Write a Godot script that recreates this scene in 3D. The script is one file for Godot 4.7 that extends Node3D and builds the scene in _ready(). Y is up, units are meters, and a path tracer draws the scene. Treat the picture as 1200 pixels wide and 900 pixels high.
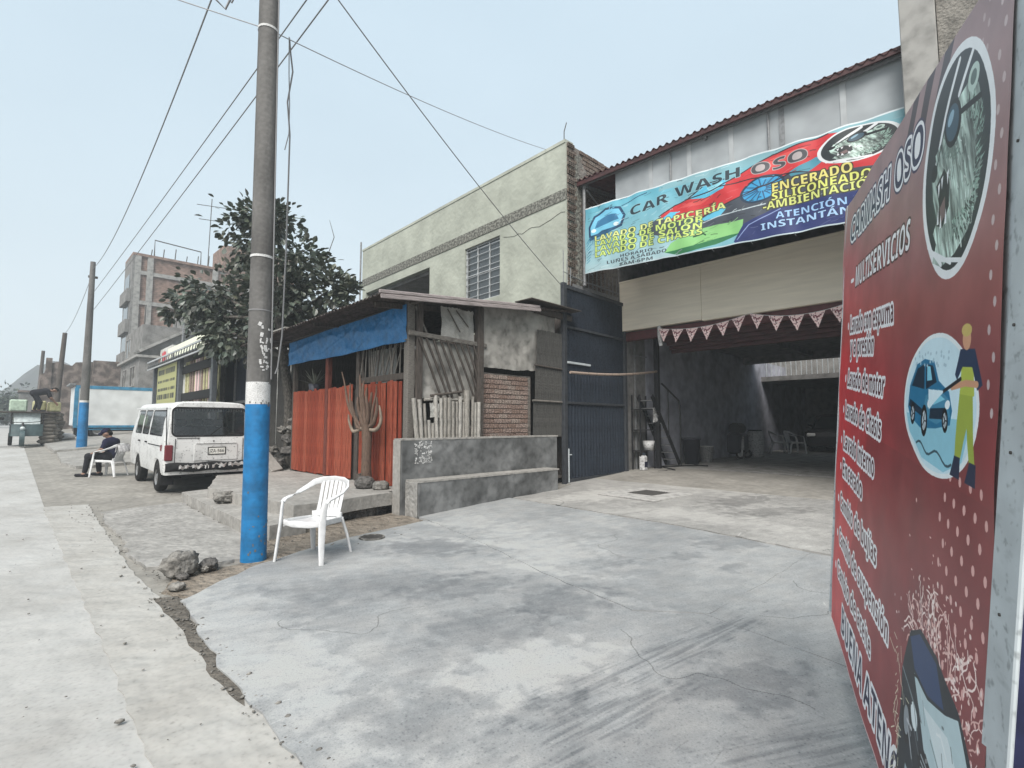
extends Node3D
# A dusty street with a car wash, a shed, a parked van and a red sign board. X runs into the lots, -Z runs away along the street.

var rng := RandomNumberGenerator.new()
var taken := {}
var M := {}
var texs := {}

func _ready() -> void:
	rng.seed = 4711
	# ---- camera
	var cam := Camera3D.new()
	cam.name = "camera"
	add_child(cam)
	cam.position = Vector3(0, 1.5, 0)
	cam.rotation = Vector3(atan(47.0 / 600.0), -deg_to_rad(44.5), 0)
	cam.fov = rad_to_deg(2.0 * atan(450.0 / 600.0))
	cam.near = 0.05
	cam.far = 900.0
	cam.current = true
	# ---- sky, exposure
	var env := Environment.new()
	env.background_mode = Environment.BG_SKY
	var sky_mat := ProceduralSkyMaterial.new()
	sky_mat.sky_top_color = Color(0.685, 0.755, 0.805)
	sky_mat.sky_horizon_color = Color(0.80, 0.835, 0.845)
	sky_mat.sky_curve = 0.2
	sky_mat.sky_energy_multiplier = 1.0
	sky_mat.ground_bottom_color = Color(0.55, 0.54, 0.52)
	sky_mat.ground_horizon_color = Color(0.80, 0.82, 0.83)
	sky_mat.ground_curve = 0.1
	sky_mat.sky_cover = cloud_cover()
	sky_mat.sky_cover_modulate = Color(1, 1, 1, 0.05)
	var sky := Sky.new()
	sky.sky_material = sky_mat
	env.sky = sky
	env.background_energy_multiplier = 1.0
	env.tonemap_mode = Environment.TONE_MAPPER_LINEAR
	env.tonemap_exposure = 1.45
	env.sdfgi_enabled = true
	env.ssao_enabled = true
	env.ssil_enabled = true
	env.fog_enabled = true
	env.fog_light_color = Color(0.86, 0.89, 0.91)
	env.fog_density = 0.0028
	var we := WorldEnvironment.new()
	we.name = "environment"
	we.environment = env
	add_child(we)
	# ---- overcast sun, high behind the camera's left shoulder
	var sun := DirectionalLight3D.new()
	sun.name = "sun"
	sun.light_energy = 1.15
	sun.light_color = Color(1.0, 0.985, 0.965)
	sun.light_angular_distance = 34.0
	sun.shadow_enabled = true
	add_child(sun)
	sun.look_at_from_position(Vector3.ZERO, Vector3(0.60, -0.80, -0.42))
	make_materials()
	build_setting()
	build_structures()
	build_objects()

# ---------------------------------------------------------------- naming
func uniq(parent: Node, called: String) -> String:
	var k := str(parent.get_instance_id()) + called
	var n: int = taken.get(k, 0)
	taken[k] = n + 1
	return called if n == 0 else "%s_%03d" % [called, n]

func tag(o: Node, label := "", category := "", group := "", kind := "") -> Node:
	if label != "": o.set_meta("label", label)
	if category != "": o.set_meta("category", category)
	if group != "": o.set_meta("group", group)
	if kind != "": o.set_meta("kind", kind)
	return o

func thing(called: String, label: String, category: String, at := Vector3.ZERO, turn := 0.0, group := "") -> Node3D:
	var o := Node3D.new()
	o.name = uniq(self, called)
	add_child(o, true)
	o.position = at
	o.rotation.y = turn
	tag(o, label, category, group)
	return o

func part(called: String, mesh, mat: Material, parent: Node = self, xf := Transform3D.IDENTITY) -> MeshInstance3D:
	var o := MeshInstance3D.new()
	o.mesh = mesh.mesh() if mesh is MB else mesh
	o.material_override = mat
	o.name = uniq(parent, called)
	o.transform = xf
	parent.add_child(o, true)
	return o

func copy(o: Node3D, called: String, label: String, at: Vector3, turn: float) -> Node3D:
	var c: Node3D = o.duplicate()
	c.name = uniq(self, called)
	add_child(c, true)
	c.position = at
	c.rotation.y = turn
	c.set_meta("label", label)
	return c

# ---------------------------------------------------------------- mesh builder
class MB:
	var v := PackedVector3Array()
	var n := PackedVector3Array()
	var uv := PackedVector2Array()
	func tri(a: Vector3, b: Vector3, c: Vector3, na: Vector3, nb: Vector3, nc: Vector3, ua := Vector2.ZERO, ub := Vector2.ZERO, uc := Vector2.ZERO) -> void:
		if (b - a).cross(c - a).dot(na + nb + nc) > 0.0:
			v.append_array([a, c, b]); n.append_array([na, nc, nb]); uv.append_array([ua, uc, ub])
		else:
			v.append_array([a, b, c]); n.append_array([na, nb, nc]); uv.append_array([ua, ub, uc])
	func quad(a: Vector3, b: Vector3, c: Vector3, d: Vector3, out := Vector3.ZERO) -> MB:
		var nn := (b - a).cross(c - a)
		if nn.length() < 1e-12: nn = (c - a).cross(d - a)
		nn = nn.normalized()
		if out != Vector3.ZERO and nn.dot(out) < 0: nn = -nn
		tri(a, b, c, nn, nn, nn, Vector2(0, 1), Vector2(1, 1), Vector2(1, 0))
		tri(a, c, d, nn, nn, nn, Vector2(0, 1), Vector2(1, 0), Vector2(0, 0))
		return self
	func box(c: Vector3, s: Vector3, b := Basis.IDENTITY, bev := 0.0) -> MB:
		var h := s * 0.5
		if bev <= 0.0:
			for ax in 3:
				for sg in [-1.0, 1.0]:
					var nn := Vector3.ZERO; nn[ax] = sg
					var u := Vector3.ZERO; u[(ax + 1) % 3] = h[(ax + 1) % 3]
					var w := Vector3.ZERO; w[(ax + 2) % 3] = h[(ax + 2) % 3]
					var o := Vector3.ZERO; o[ax] = sg * h[ax]
					quad(c + b * (o - u - w), c + b * (o + u - w), c + b * (o + u + w), c + b * (o - u + w), b * nn)
			return self
		bev = min(bev, min(h.x, min(h.y, h.z)) * 0.9)
		for ax in 3:
			var a1 := (ax + 1) % 3
			var a2 := (ax + 2) % 3
			for sg in [-1.0, 1.0]:
				var nn := Vector3.ZERO; nn[ax] = sg
				var u := Vector3.ZERO; u[a1] = h[a1] - bev
				var w := Vector3.ZERO; w[a2] = h[a2] - bev
				var o := Vector3.ZERO; o[ax] = sg * h[ax]
				quad(c + b * (o - u - w), c + b * (o + u - w), c + b * (o + u + w), c + b * (o - u + w), b * nn)
			for s1 in [-1.0, 1.0]:
				for s2 in [-1.0, 1.0]:
					var p := Vector3.ZERO; p[a1] = s1 * h[a1]; p[a2] = s2 * (h[a2] - bev)
					var q := Vector3.ZERO; q[a1] = s1 * (h[a1] - bev); q[a2] = s2 * h[a2]
					var l := Vector3.ZERO; l[ax] = h[ax] - bev
					var nn2 := Vector3.ZERO; nn2[a1] = s1; nn2[a2] = s2
					quad(c + b * (p - l), c + b * (p + l), c + b * (q + l), c + b * (q - l), b * nn2)
		for sx in [-1.0, 1.0]:
			for sy in [-1.0, 1.0]:
				for sz in [-1.0, 1.0]:
					var sv := Vector3(sx, sy, sz)
					var k := sv * h
					var nn3 := (b * sv).normalized()
					tri(c + b * (k - Vector3(0, sy, sz) * bev), c + b * (k - Vector3(sx, 0, sz) * bev), c + b * (k - Vector3(sx, sy, 0) * bev), nn3, nn3, nn3)
		return self
	func bar(a: Vector3, e: Vector3, w: float, h: float, up := Vector3.UP, bev := 0.0) -> MB:   # a beam with a rectangular section
		var z := (e - a).normalized()
		if abs(z.dot(up)) > 0.98: up = Vector3.RIGHT
		var x := up.cross(z).normalized()
		var y := z.cross(x)
		return box((a + e) * 0.5, Vector3(w, h, a.distance_to(e)), Basis(x, y, z), bev)
	func tube(pts: Array, rad, sides := 8, cap := true) -> MB:
		var rings := []
		var nr := []
		var prev := Vector3.ZERO
		var vv := 0.0
		var vs := []
		for i in pts.size():
			var t: Vector3 = (pts[min(i + 1, pts.size() - 1)] - pts[max(i - 1, 0)]).normalized()
			var x: Vector3
			if prev == Vector3.ZERO:
				x = (Vector3.UP if abs(t.y) < 0.9 else Vector3.RIGHT).cross(t).normalized()
			else:
				x = (prev - t * prev.dot(t)).normalized()
			prev = x
			var y := t.cross(x)
			var r: float = rad if rad is float else rad[i]
			var ring := []
			var nn := []
			for k in sides:
				var a := TAU * k / sides
				var d := x * cos(a) + y * sin(a)
				ring.append(pts[i] + d * r); nn.append(d)
			rings.append(ring); nr.append(nn)
			if i > 0: vv += pts[i].distance_to(pts[i - 1])
			vs.append(vv)
		for i in pts.size() - 1:
			for k in sides:
				var k2 := (k + 1) % sides
				var u0 := float(k) / sides
				var u1 := float(k + 1) / sides
				tri(rings[i][k], rings[i][k2], rings[i + 1][k2], nr[i][k], nr[i][k2], nr[i + 1][k2], Vector2(u0, vs[i]), Vector2(u1, vs[i]), Vector2(u1, vs[i + 1]))
				tri(rings[i][k], rings[i + 1][k2], rings[i + 1][k], nr[i][k], nr[i + 1][k2], nr[i + 1][k], Vector2(u0, vs[i]), Vector2(u1, vs[i + 1]), Vector2(u0, vs[i + 1]))
		if cap:
			for e in [0, pts.size() - 1]:
				var nn4: Vector3 = (pts[0] - pts[1]).normalized() if e == 0 else (pts[e] - pts[e - 1]).normalized()
				for k in sides:
					tri(pts[e], rings[e][k], rings[e][(k + 1) % sides], nn4, nn4, nn4)
		return self
	func lathe(prof: Array, sides: int, o := Vector3.ZERO, b := Basis.IDENTITY, sharp := false) -> MB:   # prof: Vector2(radius, height)
		for i in prof.size() - 1:
			var p: Vector2 = prof[i]
			var q: Vector2 = prof[i + 1]
			var t := (q - p).normalized()
			var nf := Vector2(t.y, -t.x)
			var n0 := nf
			var n1 := nf
			if not sharp:
				if i > 0: n0 = (nf + Vector2((p - prof[i - 1]).normalized().y, -(p - prof[i - 1]).normalized().x)).normalized()
				if i < prof.size() - 2: n1 = (nf + Vector2((prof[i + 2] - q).normalized().y, -(prof[i + 2] - q).normalized().x)).normalized()
			for k in sides:
				var a0 := TAU * k / sides
				var a1 := TAU * (k + 1) / sides
				var d0 := Vector3(cos(a0), 0, sin(a0))
				var d1 := Vector3(cos(a1), 0, sin(a1))
				var A := o + b * (d0 * p.x + Vector3.UP * p.y)
				var B := o + b * (d1 * p.x + Vector3.UP * p.y)
				var C := o + b * (d1 * q.x + Vector3.UP * q.y)
				var D := o + b * (d0 * q.x + Vector3.UP * q.y)
				var nA := b * (d0 * n0.x + Vector3.UP * n0.y)
				var nB := b * (d1 * n0.x + Vector3.UP * n0.y)
				var nC := b * (d1 * n1.x + Vector3.UP * n1.y)
				var nD := b * (d0 * n1.x + Vector3.UP * n1.y)
				if p.x > 1e-5: tri(A, B, C, nA, nB, nC)
				if q.x > 1e-5: tri(A, C, D, nA, nC, nD)
		return self
	func prism(poly: PackedVector2Array, xf: Transform3D, depth: float) -> MB:   # poly in local xy, extruded along local z from 0 to depth
		var ids := Geometry2D.triangulate_polygon(poly)
		var zn := xf.basis.z.normalized()
		var mid := Vector2.ZERO
		for p in poly: mid += p
		for i in range(0, ids.size(), 3):
			for e in [0.0, depth]:
				var nn := -zn if e == 0.0 else zn
				tri(xf * Vector3(poly[ids[i]].x, poly[ids[i]].y, e), xf * Vector3(poly[ids[i + 1]].x, poly[ids[i + 1]].y, e), xf * Vector3(poly[ids[i + 2]].x, poly[ids[i + 2]].y, e), nn, nn, nn, poly[ids[i]], poly[ids[i + 1]], poly[ids[i + 2]])
		var cw := -1.0 if Geometry2D.is_polygon_clockwise(poly) else 1.0
		for i in poly.size():
			var p := poly[i]
			var q := poly[(i + 1) % poly.size()]
			var d := (q - p)
			quad(xf * Vector3(p.x, p.y, 0), xf * Vector3(q.x, q.y, 0), xf * Vector3(q.x, q.y, depth), xf * Vector3(p.x, p.y, depth), xf.basis * Vector3(d.y, -d.x, 0) * cw)
		return self
	func grid(f: Callable, nu: int, nv: int, face := Vector3.ZERO, thick := 0.0) -> MB:   # f(u, v) -> Vector3, smooth; face gives the side its normals look to
		var P := []
		for j in nv + 1:
			var row := PackedVector3Array()
			for i in nu + 1: row.append(f.call(float(i) / nu, float(j) / nv))
			P.append(row)
		var N := []
		for j in nv + 1:
			var row2 := PackedVector3Array()
			for i in nu + 1:
				var du: Vector3 = P[j][min(i + 1, nu)] - P[j][max(i - 1, 0)]
				var dv: Vector3 = P[min(j + 1, nv)][i] - P[max(j - 1, 0)][i]
				var nn := du.cross(dv).normalized()
				if face != Vector3.ZERO and nn.dot(face) < 0: nn = -nn
				row2.append(nn)
			N.append(row2)
		for side in ([0, 1] if thick > 0 else [0]):
			for j in nv:
				for i in nu:
					var o := [P[j][i], P[j][i + 1], P[j + 1][i + 1], P[j + 1][i]]
					var m := [N[j][i], N[j][i + 1], N[j + 1][i + 1], N[j + 1][i]]
					if side == 1:
						for k in 4:
							o[k] -= m[k] * thick; m[k] = -m[k]
					var t := [Vector2(float(i) / nu, float(j) / nv), Vector2(float(i + 1) / nu, float(j) / nv), Vector2(float(i + 1) / nu, float(j + 1) / nv), Vector2(float(i) / nu, float(j + 1) / nv)]
					tri(o[0], o[1], o[2], m[0], m[1], m[2], t[0], t[1], t[2])
					tri(o[0], o[2], o[3], m[0], m[2], m[3], t[0], t[2], t[3])
		if thick > 0:
			for i in nu:
				for j in [0, nv]:
					quad(P[j][i], P[j][i + 1], P[j][i + 1] - N[j][i + 1] * thick, P[j][i] - N[j][i] * thick, P[j][i] - P[nv / 2][i])
			for j in nv:
				for i in [0, nu]:
					quad(P[j][i], P[j + 1][i], P[j + 1][i] - N[j + 1][i] * thick, P[j][i] - N[j][i] * thick, P[j][i] - P[j][nu / 2])
		return self
	func add(o: MB, xf := Transform3D.IDENTITY) -> MB:
		var nb := xf.basis.inverse().transposed()
		for i in o.v.size():
			v.append(xf * o.v[i]); n.append((nb * o.n[i]).normalized()); uv.append(o.uv[i])
		return self
	func turn_out(mid: Callable) -> MB:   # every face looks away from mid(its own middle)
		for i in range(0, v.size(), 3):
			var c := (v[i] + v[i + 1] + v[i + 2]) / 3.0
			var away: Vector3 = c - mid.call(c)
			for k in 3:
				if n[i + k].dot(away) < 0.0: n[i + k] = -n[i + k]
			if (v[i + 1] - v[i]).cross(v[i + 2] - v[i]).dot(n[i] + n[i + 1] + n[i + 2]) > 0.0:
				var t := v[i + 1]; v[i + 1] = v[i + 2]; v[i + 2] = t
				var tn := n[i + 1]; n[i + 1] = n[i + 2]; n[i + 2] = tn
				var tu := uv[i + 1]; uv[i + 1] = uv[i + 2]; uv[i + 2] = tu
		return self
	func mesh() -> ArrayMesh:
		var a := []
		a.resize(Mesh.ARRAY_MAX)
		a[Mesh.ARRAY_VERTEX] = v; a[Mesh.ARRAY_NORMAL] = n; a[Mesh.ARRAY_TEX_UV] = uv
		var m := ArrayMesh.new()
		m.add_surface_from_arrays(Mesh.PRIMITIVE_TRIANGLES, a)
		return m

func bx(x0: float, x1: float, y0: float, y1: float, z0: float, z1: float, bev := 0.0) -> MB:
	return MB.new().box(Vector3(x0 + x1, y0 + y1, z0 + z1) * 0.5, Vector3(abs(x1 - x0), abs(y1 - y0), abs(z1 - z0)), Basis.IDENTITY, bev)

func fbm(seed_: int, freq: float, oct := 4, kind := FastNoiseLite.TYPE_SIMPLEX_SMOOTH) -> FastNoiseLite:
	var f := FastNoiseLite.new()
	f.noise_type = kind
	f.seed = seed_
	f.frequency = freq
	f.fractal_octaves = oct
	f.fractal_type = FastNoiseLite.FRACTAL_FBM if oct > 1 else FastNoiseLite.FRACTAL_NONE
	return f

func rock(seed_: int, size: Vector3, rough := 0.35) -> MB:   # an angular lump resting on y = 0
	var f := fbm(seed_, 0.9, 3)
	var g := fbm(seed_ + 9, 1.3, 1, FastNoiseLite.TYPE_CELLULAR)
	var pt := func(u: float, w: float) -> Vector3:
		var a := u * TAU
		var b := (w - 0.5) * PI
		var d := Vector3(cos(a) * cos(b), sin(b), sin(a) * cos(b))
		var q := Vector3(sign(d.x) * pow(abs(d.x), 0.75), sign(d.y) * pow(abs(d.y), 0.75), sign(d.z) * pow(abs(d.z), 0.75))
		var k := 1.0 + rough * f.get_noise_3dv(d * 1.6) + rough * 0.8 * g.get_noise_3dv(d * 1.2)
		var p := q * k * size * 0.5 + Vector3(0, size.y * 0.42, 0)
		return Vector3(p.x, max(p.y, -0.01), p.z)
	var m := MB.new()
	m.grid(pt, 22, 14)
	return m.turn_out(func(_c): return Vector3(0, size.y * 0.42, 0))

# ---------------------------------------------------------------- materials
func tone(r: float, g: float, b: float) -> Color:   # a real-world linear base colour
	return Color(r, g, b).linear_to_srgb()

func cloud_cover() -> ImageTexture:
	var f := fbm(77, 0.6, 5)
	var im := Image.create(512, 256, false, Image.FORMAT_RGBA8)
	for y in 256:
		for x in 512:
			var el := (0.5 - y / 256.0) * PI
			var az := x / 512.0 * TAU
			var d := Vector3(cos(el) * cos(az), sin(el), cos(el) * sin(az))
			var k: float = clamp(0.5 + f.get_noise_3d(d.x * 3.0, d.y * 7.0, d.z * 3.0) * 0.9, 0.0, 1.0)
			im.set_pixel(x, y, Color(0.75, 0.77, 0.78, k))
	return ImageTexture.create_from_image(im)

func ntex(seed_: int, freq: float, octs: int, stops: Array, size := 256, kind := FastNoiseLite.TYPE_SIMPLEX_SMOOTH) -> ImageTexture:   # stops: [position, grey or Color]
	var key := str([seed_, freq, octs, stops, size, kind])
	if texs.has(key): return texs[key]
	var im := fbm(seed_, freq, octs, kind).get_seamless_image(size, size)
	im.convert(Image.FORMAT_L8)
	var src := im.get_data()
	var ramp := Gradient.new()
	ramp.offsets = PackedFloat32Array(stops.map(func(s): return s[0]))
	ramp.colors = PackedColorArray(stops.map(func(s): return s[1] if s[1] is Color else Color(s[1], s[1], s[1])))
	var lut := PackedByteArray()
	for i in 256:
		var c := ramp.sample(i / 255.0)
		lut.append_array([c.r8, c.g8, c.b8])
	var out := PackedByteArray()
	out.resize(src.size() * 3)
	for i in src.size():
		var s := src[i] * 3
		out[i * 3] = lut[s]; out[i * 3 + 1] = lut[s + 1]; out[i * 3 + 2] = lut[s + 2]
	var o := Image.create_from_data(size, size, false, Image.FORMAT_RGB8, out)
	o.generate_mipmaps()
	var t := ImageTexture.create_from_image(o)
	texs[key] = t
	return t

func nmap(seed_: int, freq: float, octs: int, strength: float, size := 256, kind := FastNoiseLite.TYPE_SIMPLEX_SMOOTH) -> ImageTexture:
	var key := str(["n", seed_, freq, octs, strength, size, kind])
	if texs.has(key): return texs[key]
	var im := fbm(seed_, freq, octs, kind).get_seamless_image(size, size)
	im.convert(Image.FORMAT_RGBA8)
	im.bump_map_to_normal_map(strength)
	im.generate_mipmaps()
	var t := ImageTexture.create_from_image(im)
	texs[key] = t
	return t

# base colour x a coarse tint texture x a fine grain, all triplanar in world metres
func sm(col: Color, rough := 0.85, o := {}) -> StandardMaterial3D:
	var m := StandardMaterial3D.new()
	m.albedo_color = col
	m.roughness = rough
	m.metallic = o.get("metal", 0.0)
	m.metallic_specular = o.get("spec", 0.5 if rough < 0.7 else 0.22)
	m.uv1_triplanar = true
	m.uv1_world_triplanar = o.get("world", true)
	var s = o.get("scale", 1.0)
	m.uv1_scale = s if s is Vector3 else Vector3.ONE * float(s)
	if o.has("tex"): m.albedo_texture = o.tex
	if o.has("fine"):
		m.detail_enabled = true
		m.detail_blend_mode = BaseMaterial3D.BLEND_MODE_MUL
		m.detail_albedo = o.fine
		m.detail_uv_layer = BaseMaterial3D.DETAIL_UV_2
		m.uv2_triplanar = true
		m.uv2_world_triplanar = o.get("world", true)
		var s2 = o.get("fscale", 4.0)
		m.uv2_scale = s2 if s2 is Vector3 else Vector3.ONE * float(s2)
	if o.has("norm"):
		m.normal_enabled = true
		m.normal_texture = o.norm
		m.normal_scale = o.get("nscale", 0.5)
	m.cull_mode = BaseMaterial3D.CULL_DISABLED if o.get("two", false) else BaseMaterial3D.CULL_BACK
	return m

func make_materials() -> void:
	var patch := ntex(1, 0.012, 5, [[0.0, 0.74], [0.35, 0.88], [0.6, 0.96], [1.0, 1.0]], 512)
	var blotch := ntex(2, 0.02, 5, [[0.0, 0.52], [0.40, 0.72], [0.58, 0.90], [0.8, 1.0], [1.0, 1.0]], 512)
	var soft := ntex(3, 0.02, 3, [[0.0, 0.84], [1.0, 1.0]])
	var grain := ntex(4, 0.12, 4, [[0.0, 0.66], [0.5, 0.92], [1.0, 1.0]])
	var streak := ntex(5, 0.03, 4, [[0.0, 0.55], [0.45, 0.85], [1.0, 1.0]])
	var flake := ntex(6, 0.03, 4, [[0.0, 1.0], [0.60, 1.0], [0.68, 0.72], [1.0, 0.6]])
	var bump := nmap(7, 0.05, 5, 6.0)
	var fine_bump := nmap(8, 0.14, 4, 5.0)
	var crumple := nmap(9, 0.02, 4, 9.0, 256)
	M.concrete = sm(tone(0.36, 0.355, 0.34), 0.9, {tex = patch, scale = 0.35, fine = grain, fscale = 3.0, norm = fine_bump, nscale = 0.5})
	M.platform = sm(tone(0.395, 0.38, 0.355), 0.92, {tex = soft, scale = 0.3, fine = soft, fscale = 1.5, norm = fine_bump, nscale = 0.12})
	M.slab_light = sm(tone(0.38, 0.37, 0.35), 0.93, {tex = soft, scale = 0.25, fine = soft, fscale = 1.0, norm = fine_bump, nscale = 0.25})
	M.old_concrete = sm(tone(0.225, 0.23, 0.23), 0.92, {tex = ntex(12, 0.012, 6, [[0.0, 0.62], [0.35, 0.74], [0.55, 0.86], [0.75, 0.97], [1.0, 1.0]], 512), scale = 0.13, fine = patch, fscale = 0.7, norm = bump, nscale = 0.15})
	M.pole_concrete = sm(tone(0.185, 0.18, 0.174), 0.9, {tex = patch, scale = Vector3(0.5, 0.12, 0.5), fine = soft, fscale = 3.0, norm = fine_bump, nscale = 0.1})
	M.dust = sm(tone(0.34, 0.325, 0.295), 0.97, {tex = soft, scale = 0.15, fine = soft, fscale = 1.0, norm = bump, nscale = 0.2})
	M.dirt = sm(tone(0.30, 0.26, 0.215), 0.97, {tex = patch, scale = 0.7, fine = grain, fscale = 3.0, norm = bump, nscale = 1.0})
	M.dark_dirt = sm(tone(0.17, 0.155, 0.135), 0.97, {tex = patch, scale = 0.9, fine = grain, fscale = 4.0, norm = bump, nscale = 1.0})
	M.rock = sm(tone(0.34, 0.325, 0.30), 0.95, {tex = blotch, scale = 1.2, fine = grain, fscale = 5.0, norm = bump, nscale = 1.0})
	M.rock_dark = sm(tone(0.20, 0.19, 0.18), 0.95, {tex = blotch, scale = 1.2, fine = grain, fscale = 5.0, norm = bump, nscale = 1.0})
	M.green_plaster = sm(tone(0.41, 0.43, 0.37), 0.9, {tex = soft, scale = 0.15, fine = ntex(13, 0.015, 5, [[0.0, 0.93], [0.25, 0.985], [1.0, 1.0]], 256), fscale = Vector3(0.3, 0.12, 0.3), norm = fine_bump, nscale = 0.08})
	M.ledge = sm(tone(0.30, 0.30, 0.265), 0.9, {tex = blotch, scale = 1.0, fine = grain, fscale = 3.0, norm = bump, nscale = 0.6})
	M.cream = sm(tone(0.86, 0.785, 0.65), 0.8, {tex = ntex(23, 0.02, 3, [[0.0, 0.93], [1.0, 1.0]]), scale = Vector3(0.12, 1.4, 0.12)})
	M.beige_wall = sm(tone(0.27, 0.255, 0.23), 0.9, {tex = patch, scale = 0.5, fine = grain, fscale = 2.0, norm = fine_bump, nscale = 0.4})
	M.grey_panel = sm(tone(0.33, 0.355, 0.37), 0.6, {tex = soft, scale = 0.25})
	M.brick = []
	for c in [[0.40, 0.29, 0.245], [0.43, 0.325, 0.28], [0.36, 0.255, 0.21], [0.46, 0.37, 0.32]]:
		M.brick.append(sm(tone(c[0], c[1], c[2]), 0.95, {tex = blotch, scale = 2.5, fine = grain, fscale = 6.0, norm = bump, nscale = 0.8}))
	M.pale_brick = []
	for c in [[0.27, 0.215, 0.175], [0.30, 0.245, 0.21], [0.225, 0.175, 0.145], [0.33, 0.285, 0.245]]:
		M.pale_brick.append(sm(tone(c[0], c[1], c[2]), 0.95, {tex = blotch, scale = 2.0, fine = grain, fscale = 6.0, norm = bump, nscale = 0.8}))
	M.mortar = sm(tone(0.27, 0.245, 0.22), 0.97, {tex = patch, scale = 1.5, fine = grain, fscale = 5.0, norm = bump, nscale = 0.8})
	M.far_brick = sm(tone(0.41, 0.29, 0.24), 0.95, {tex = ntex(14, 0.03, 4, [[0.0, 0.7], [1.0, 1.0]], 256), scale = 0.2, fine = streak, fscale = Vector3(0.3, 3.0, 0.3)})
	M.adobe = sm(tone(0.27, 0.225, 0.20), 0.96, {tex = blotch, scale = 0.15, fine = grain, fscale = 0.5})
	M.far_grey = sm(tone(0.27, 0.265, 0.255), 0.93, {tex = patch, scale = 0.25, fine = grain, fscale = 0.6})
	M.far_concrete = sm(tone(0.31, 0.305, 0.29), 0.93, {tex = patch, scale = 0.4})
	M.white_wall = sm(tone(0.72, 0.72, 0.68), 0.88, {tex = soft, scale = 0.3, fine = patch, fscale = 0.2})
	M.cover_cement = sm(tone(0.52, 0.51, 0.49), 0.9, {tex = patch, scale = 0.8, fine = grain, fscale = 3.0})
	M.red_board = []
	for c in [[0.37, 0.082, 0.045], [0.42, 0.098, 0.056], [0.34, 0.072, 0.042], [0.45, 0.12, 0.072]]:
		M.red_board.append(sm(tone(c[0], c[1], c[2]), 0.8, {tex = streak, scale = Vector3(5.0, 0.35, 5.0), fine = grain, fscale = Vector3(9.0, 1.0, 9.0), norm = fine_bump, nscale = 0.5}))
	M.old_wood = sm(tone(0.145, 0.125, 0.11), 0.9, {tex = streak, scale = Vector3(6.0, 0.5, 6.0), fine = grain, fscale = Vector3(8.0, 1.2, 8.0), norm = fine_bump, nscale = 0.7})
	M.dark_wood = sm(tone(0.105, 0.09, 0.08), 0.9, {tex = streak, scale = Vector3(6.0, 0.5, 6.0), norm = fine_bump, nscale = 0.6})
	M.red_post = sm(tone(0.19, 0.065, 0.05), 0.85, {tex = streak, scale = Vector3(6.0, 0.5, 6.0), norm = fine_bump, nscale = 0.6})
	M.grey_wood = sm(tone(0.27, 0.25, 0.225), 0.9, {tex = streak, scale = Vector3(1.0, 6.0, 6.0), fine = grain, fscale = 4.0, norm = fine_bump, nscale = 0.7})
	M.roof_edge = sm(tone(0.50, 0.44, 0.43), 0.85, {tex = streak, scale = Vector3(0.3, 9.0, 9.0), fine = grain, fscale = 3.0, norm = fine_bump, nscale = 0.5})
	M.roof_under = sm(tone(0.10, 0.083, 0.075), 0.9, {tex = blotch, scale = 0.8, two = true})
	M.bamboo = []
	for c in [[0.47, 0.445, 0.40], [0.54, 0.515, 0.47], [0.39, 0.365, 0.325]]:
		M.bamboo.append(sm(tone(c[0], c[1], c[2]), 0.6, {tex = streak, scale = Vector3(4.0, 0.8, 4.0), fine = grain, fscale = 3.0, norm = fine_bump, nscale = 0.4}))
	M.sheet = sm(tone(0.40, 0.385, 0.355), 0.42, {tex = patch, scale = 0.25, fine = ntex(15, 0.03, 5, [[0.0, 0.6], [0.4, 0.88], [1.0, 1.0]], 256), fscale = 0.5, norm = crumple, nscale = 0.22, two = true})
	M.sheet_pale = sm(tone(0.52, 0.51, 0.475), 0.42, {tex = patch, scale = 0.4, fine = grain, fscale = 1.5, norm = crumple, nscale = 0.2, two = true})
	M.tarp = sm(tone(0.018, 0.19, 0.46), 0.5, {tex = ntex(16, 0.012, 4, [[0.0, 0.75], [0.5, 0.95], [1.0, 1.0]], 256), scale = 0.8, fine = ntex(17, 0.05, 3, [[0.0, 0.9], [1.0, 1.0]]), fscale = 2.0, norm = crumple, nscale = 0.5, two = true})
	M.reed = sm(tone(0.115, 0.112, 0.105), 0.85, {tex = streak, scale = Vector3(9.0, 0.4, 9.0), fine = grain, fscale = 4.0, norm = fine_bump, nscale = 0.8})
	M.gate_blue = sm(tone(0.023, 0.030, 0.042), 0.75, {spec = 0.25, tex = patch, scale = Vector3(1.2, 0.3, 1.2), fine = ntex(18, 0.06, 4, [[0.0, 1.0], [0.62, 1.0], [0.7, 0.75], [1.0, 0.6]], 256), fscale = 0.9, norm = fine_bump, nscale = 0.15})
	M.gate_rail = sm(tone(0.055, 0.060, 0.068), 0.7, {spec = 0.3, tex = patch, scale = 1.0, fine = grain, fscale = 3.0})
	M.steel_grey = sm(tone(0.22, 0.225, 0.23), 0.5, {tex = patch, scale = 1.5, metal = 0.3})
	M.steel_dark = sm(tone(0.02, 0.02, 0.022), 0.5, {tex = patch, scale = 1.5, metal = 0.2})
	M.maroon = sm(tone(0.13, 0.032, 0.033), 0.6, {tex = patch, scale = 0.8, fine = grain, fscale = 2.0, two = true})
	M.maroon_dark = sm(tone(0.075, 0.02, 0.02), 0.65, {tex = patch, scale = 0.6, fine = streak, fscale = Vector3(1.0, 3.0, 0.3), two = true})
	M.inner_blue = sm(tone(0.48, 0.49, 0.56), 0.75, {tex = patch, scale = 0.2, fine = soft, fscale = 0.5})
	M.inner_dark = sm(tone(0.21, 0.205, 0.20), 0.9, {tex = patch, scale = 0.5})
	M.inner_grey = sm(tone(0.30, 0.30, 0.30), 0.9, {tex = patch, scale = 0.5})
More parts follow.
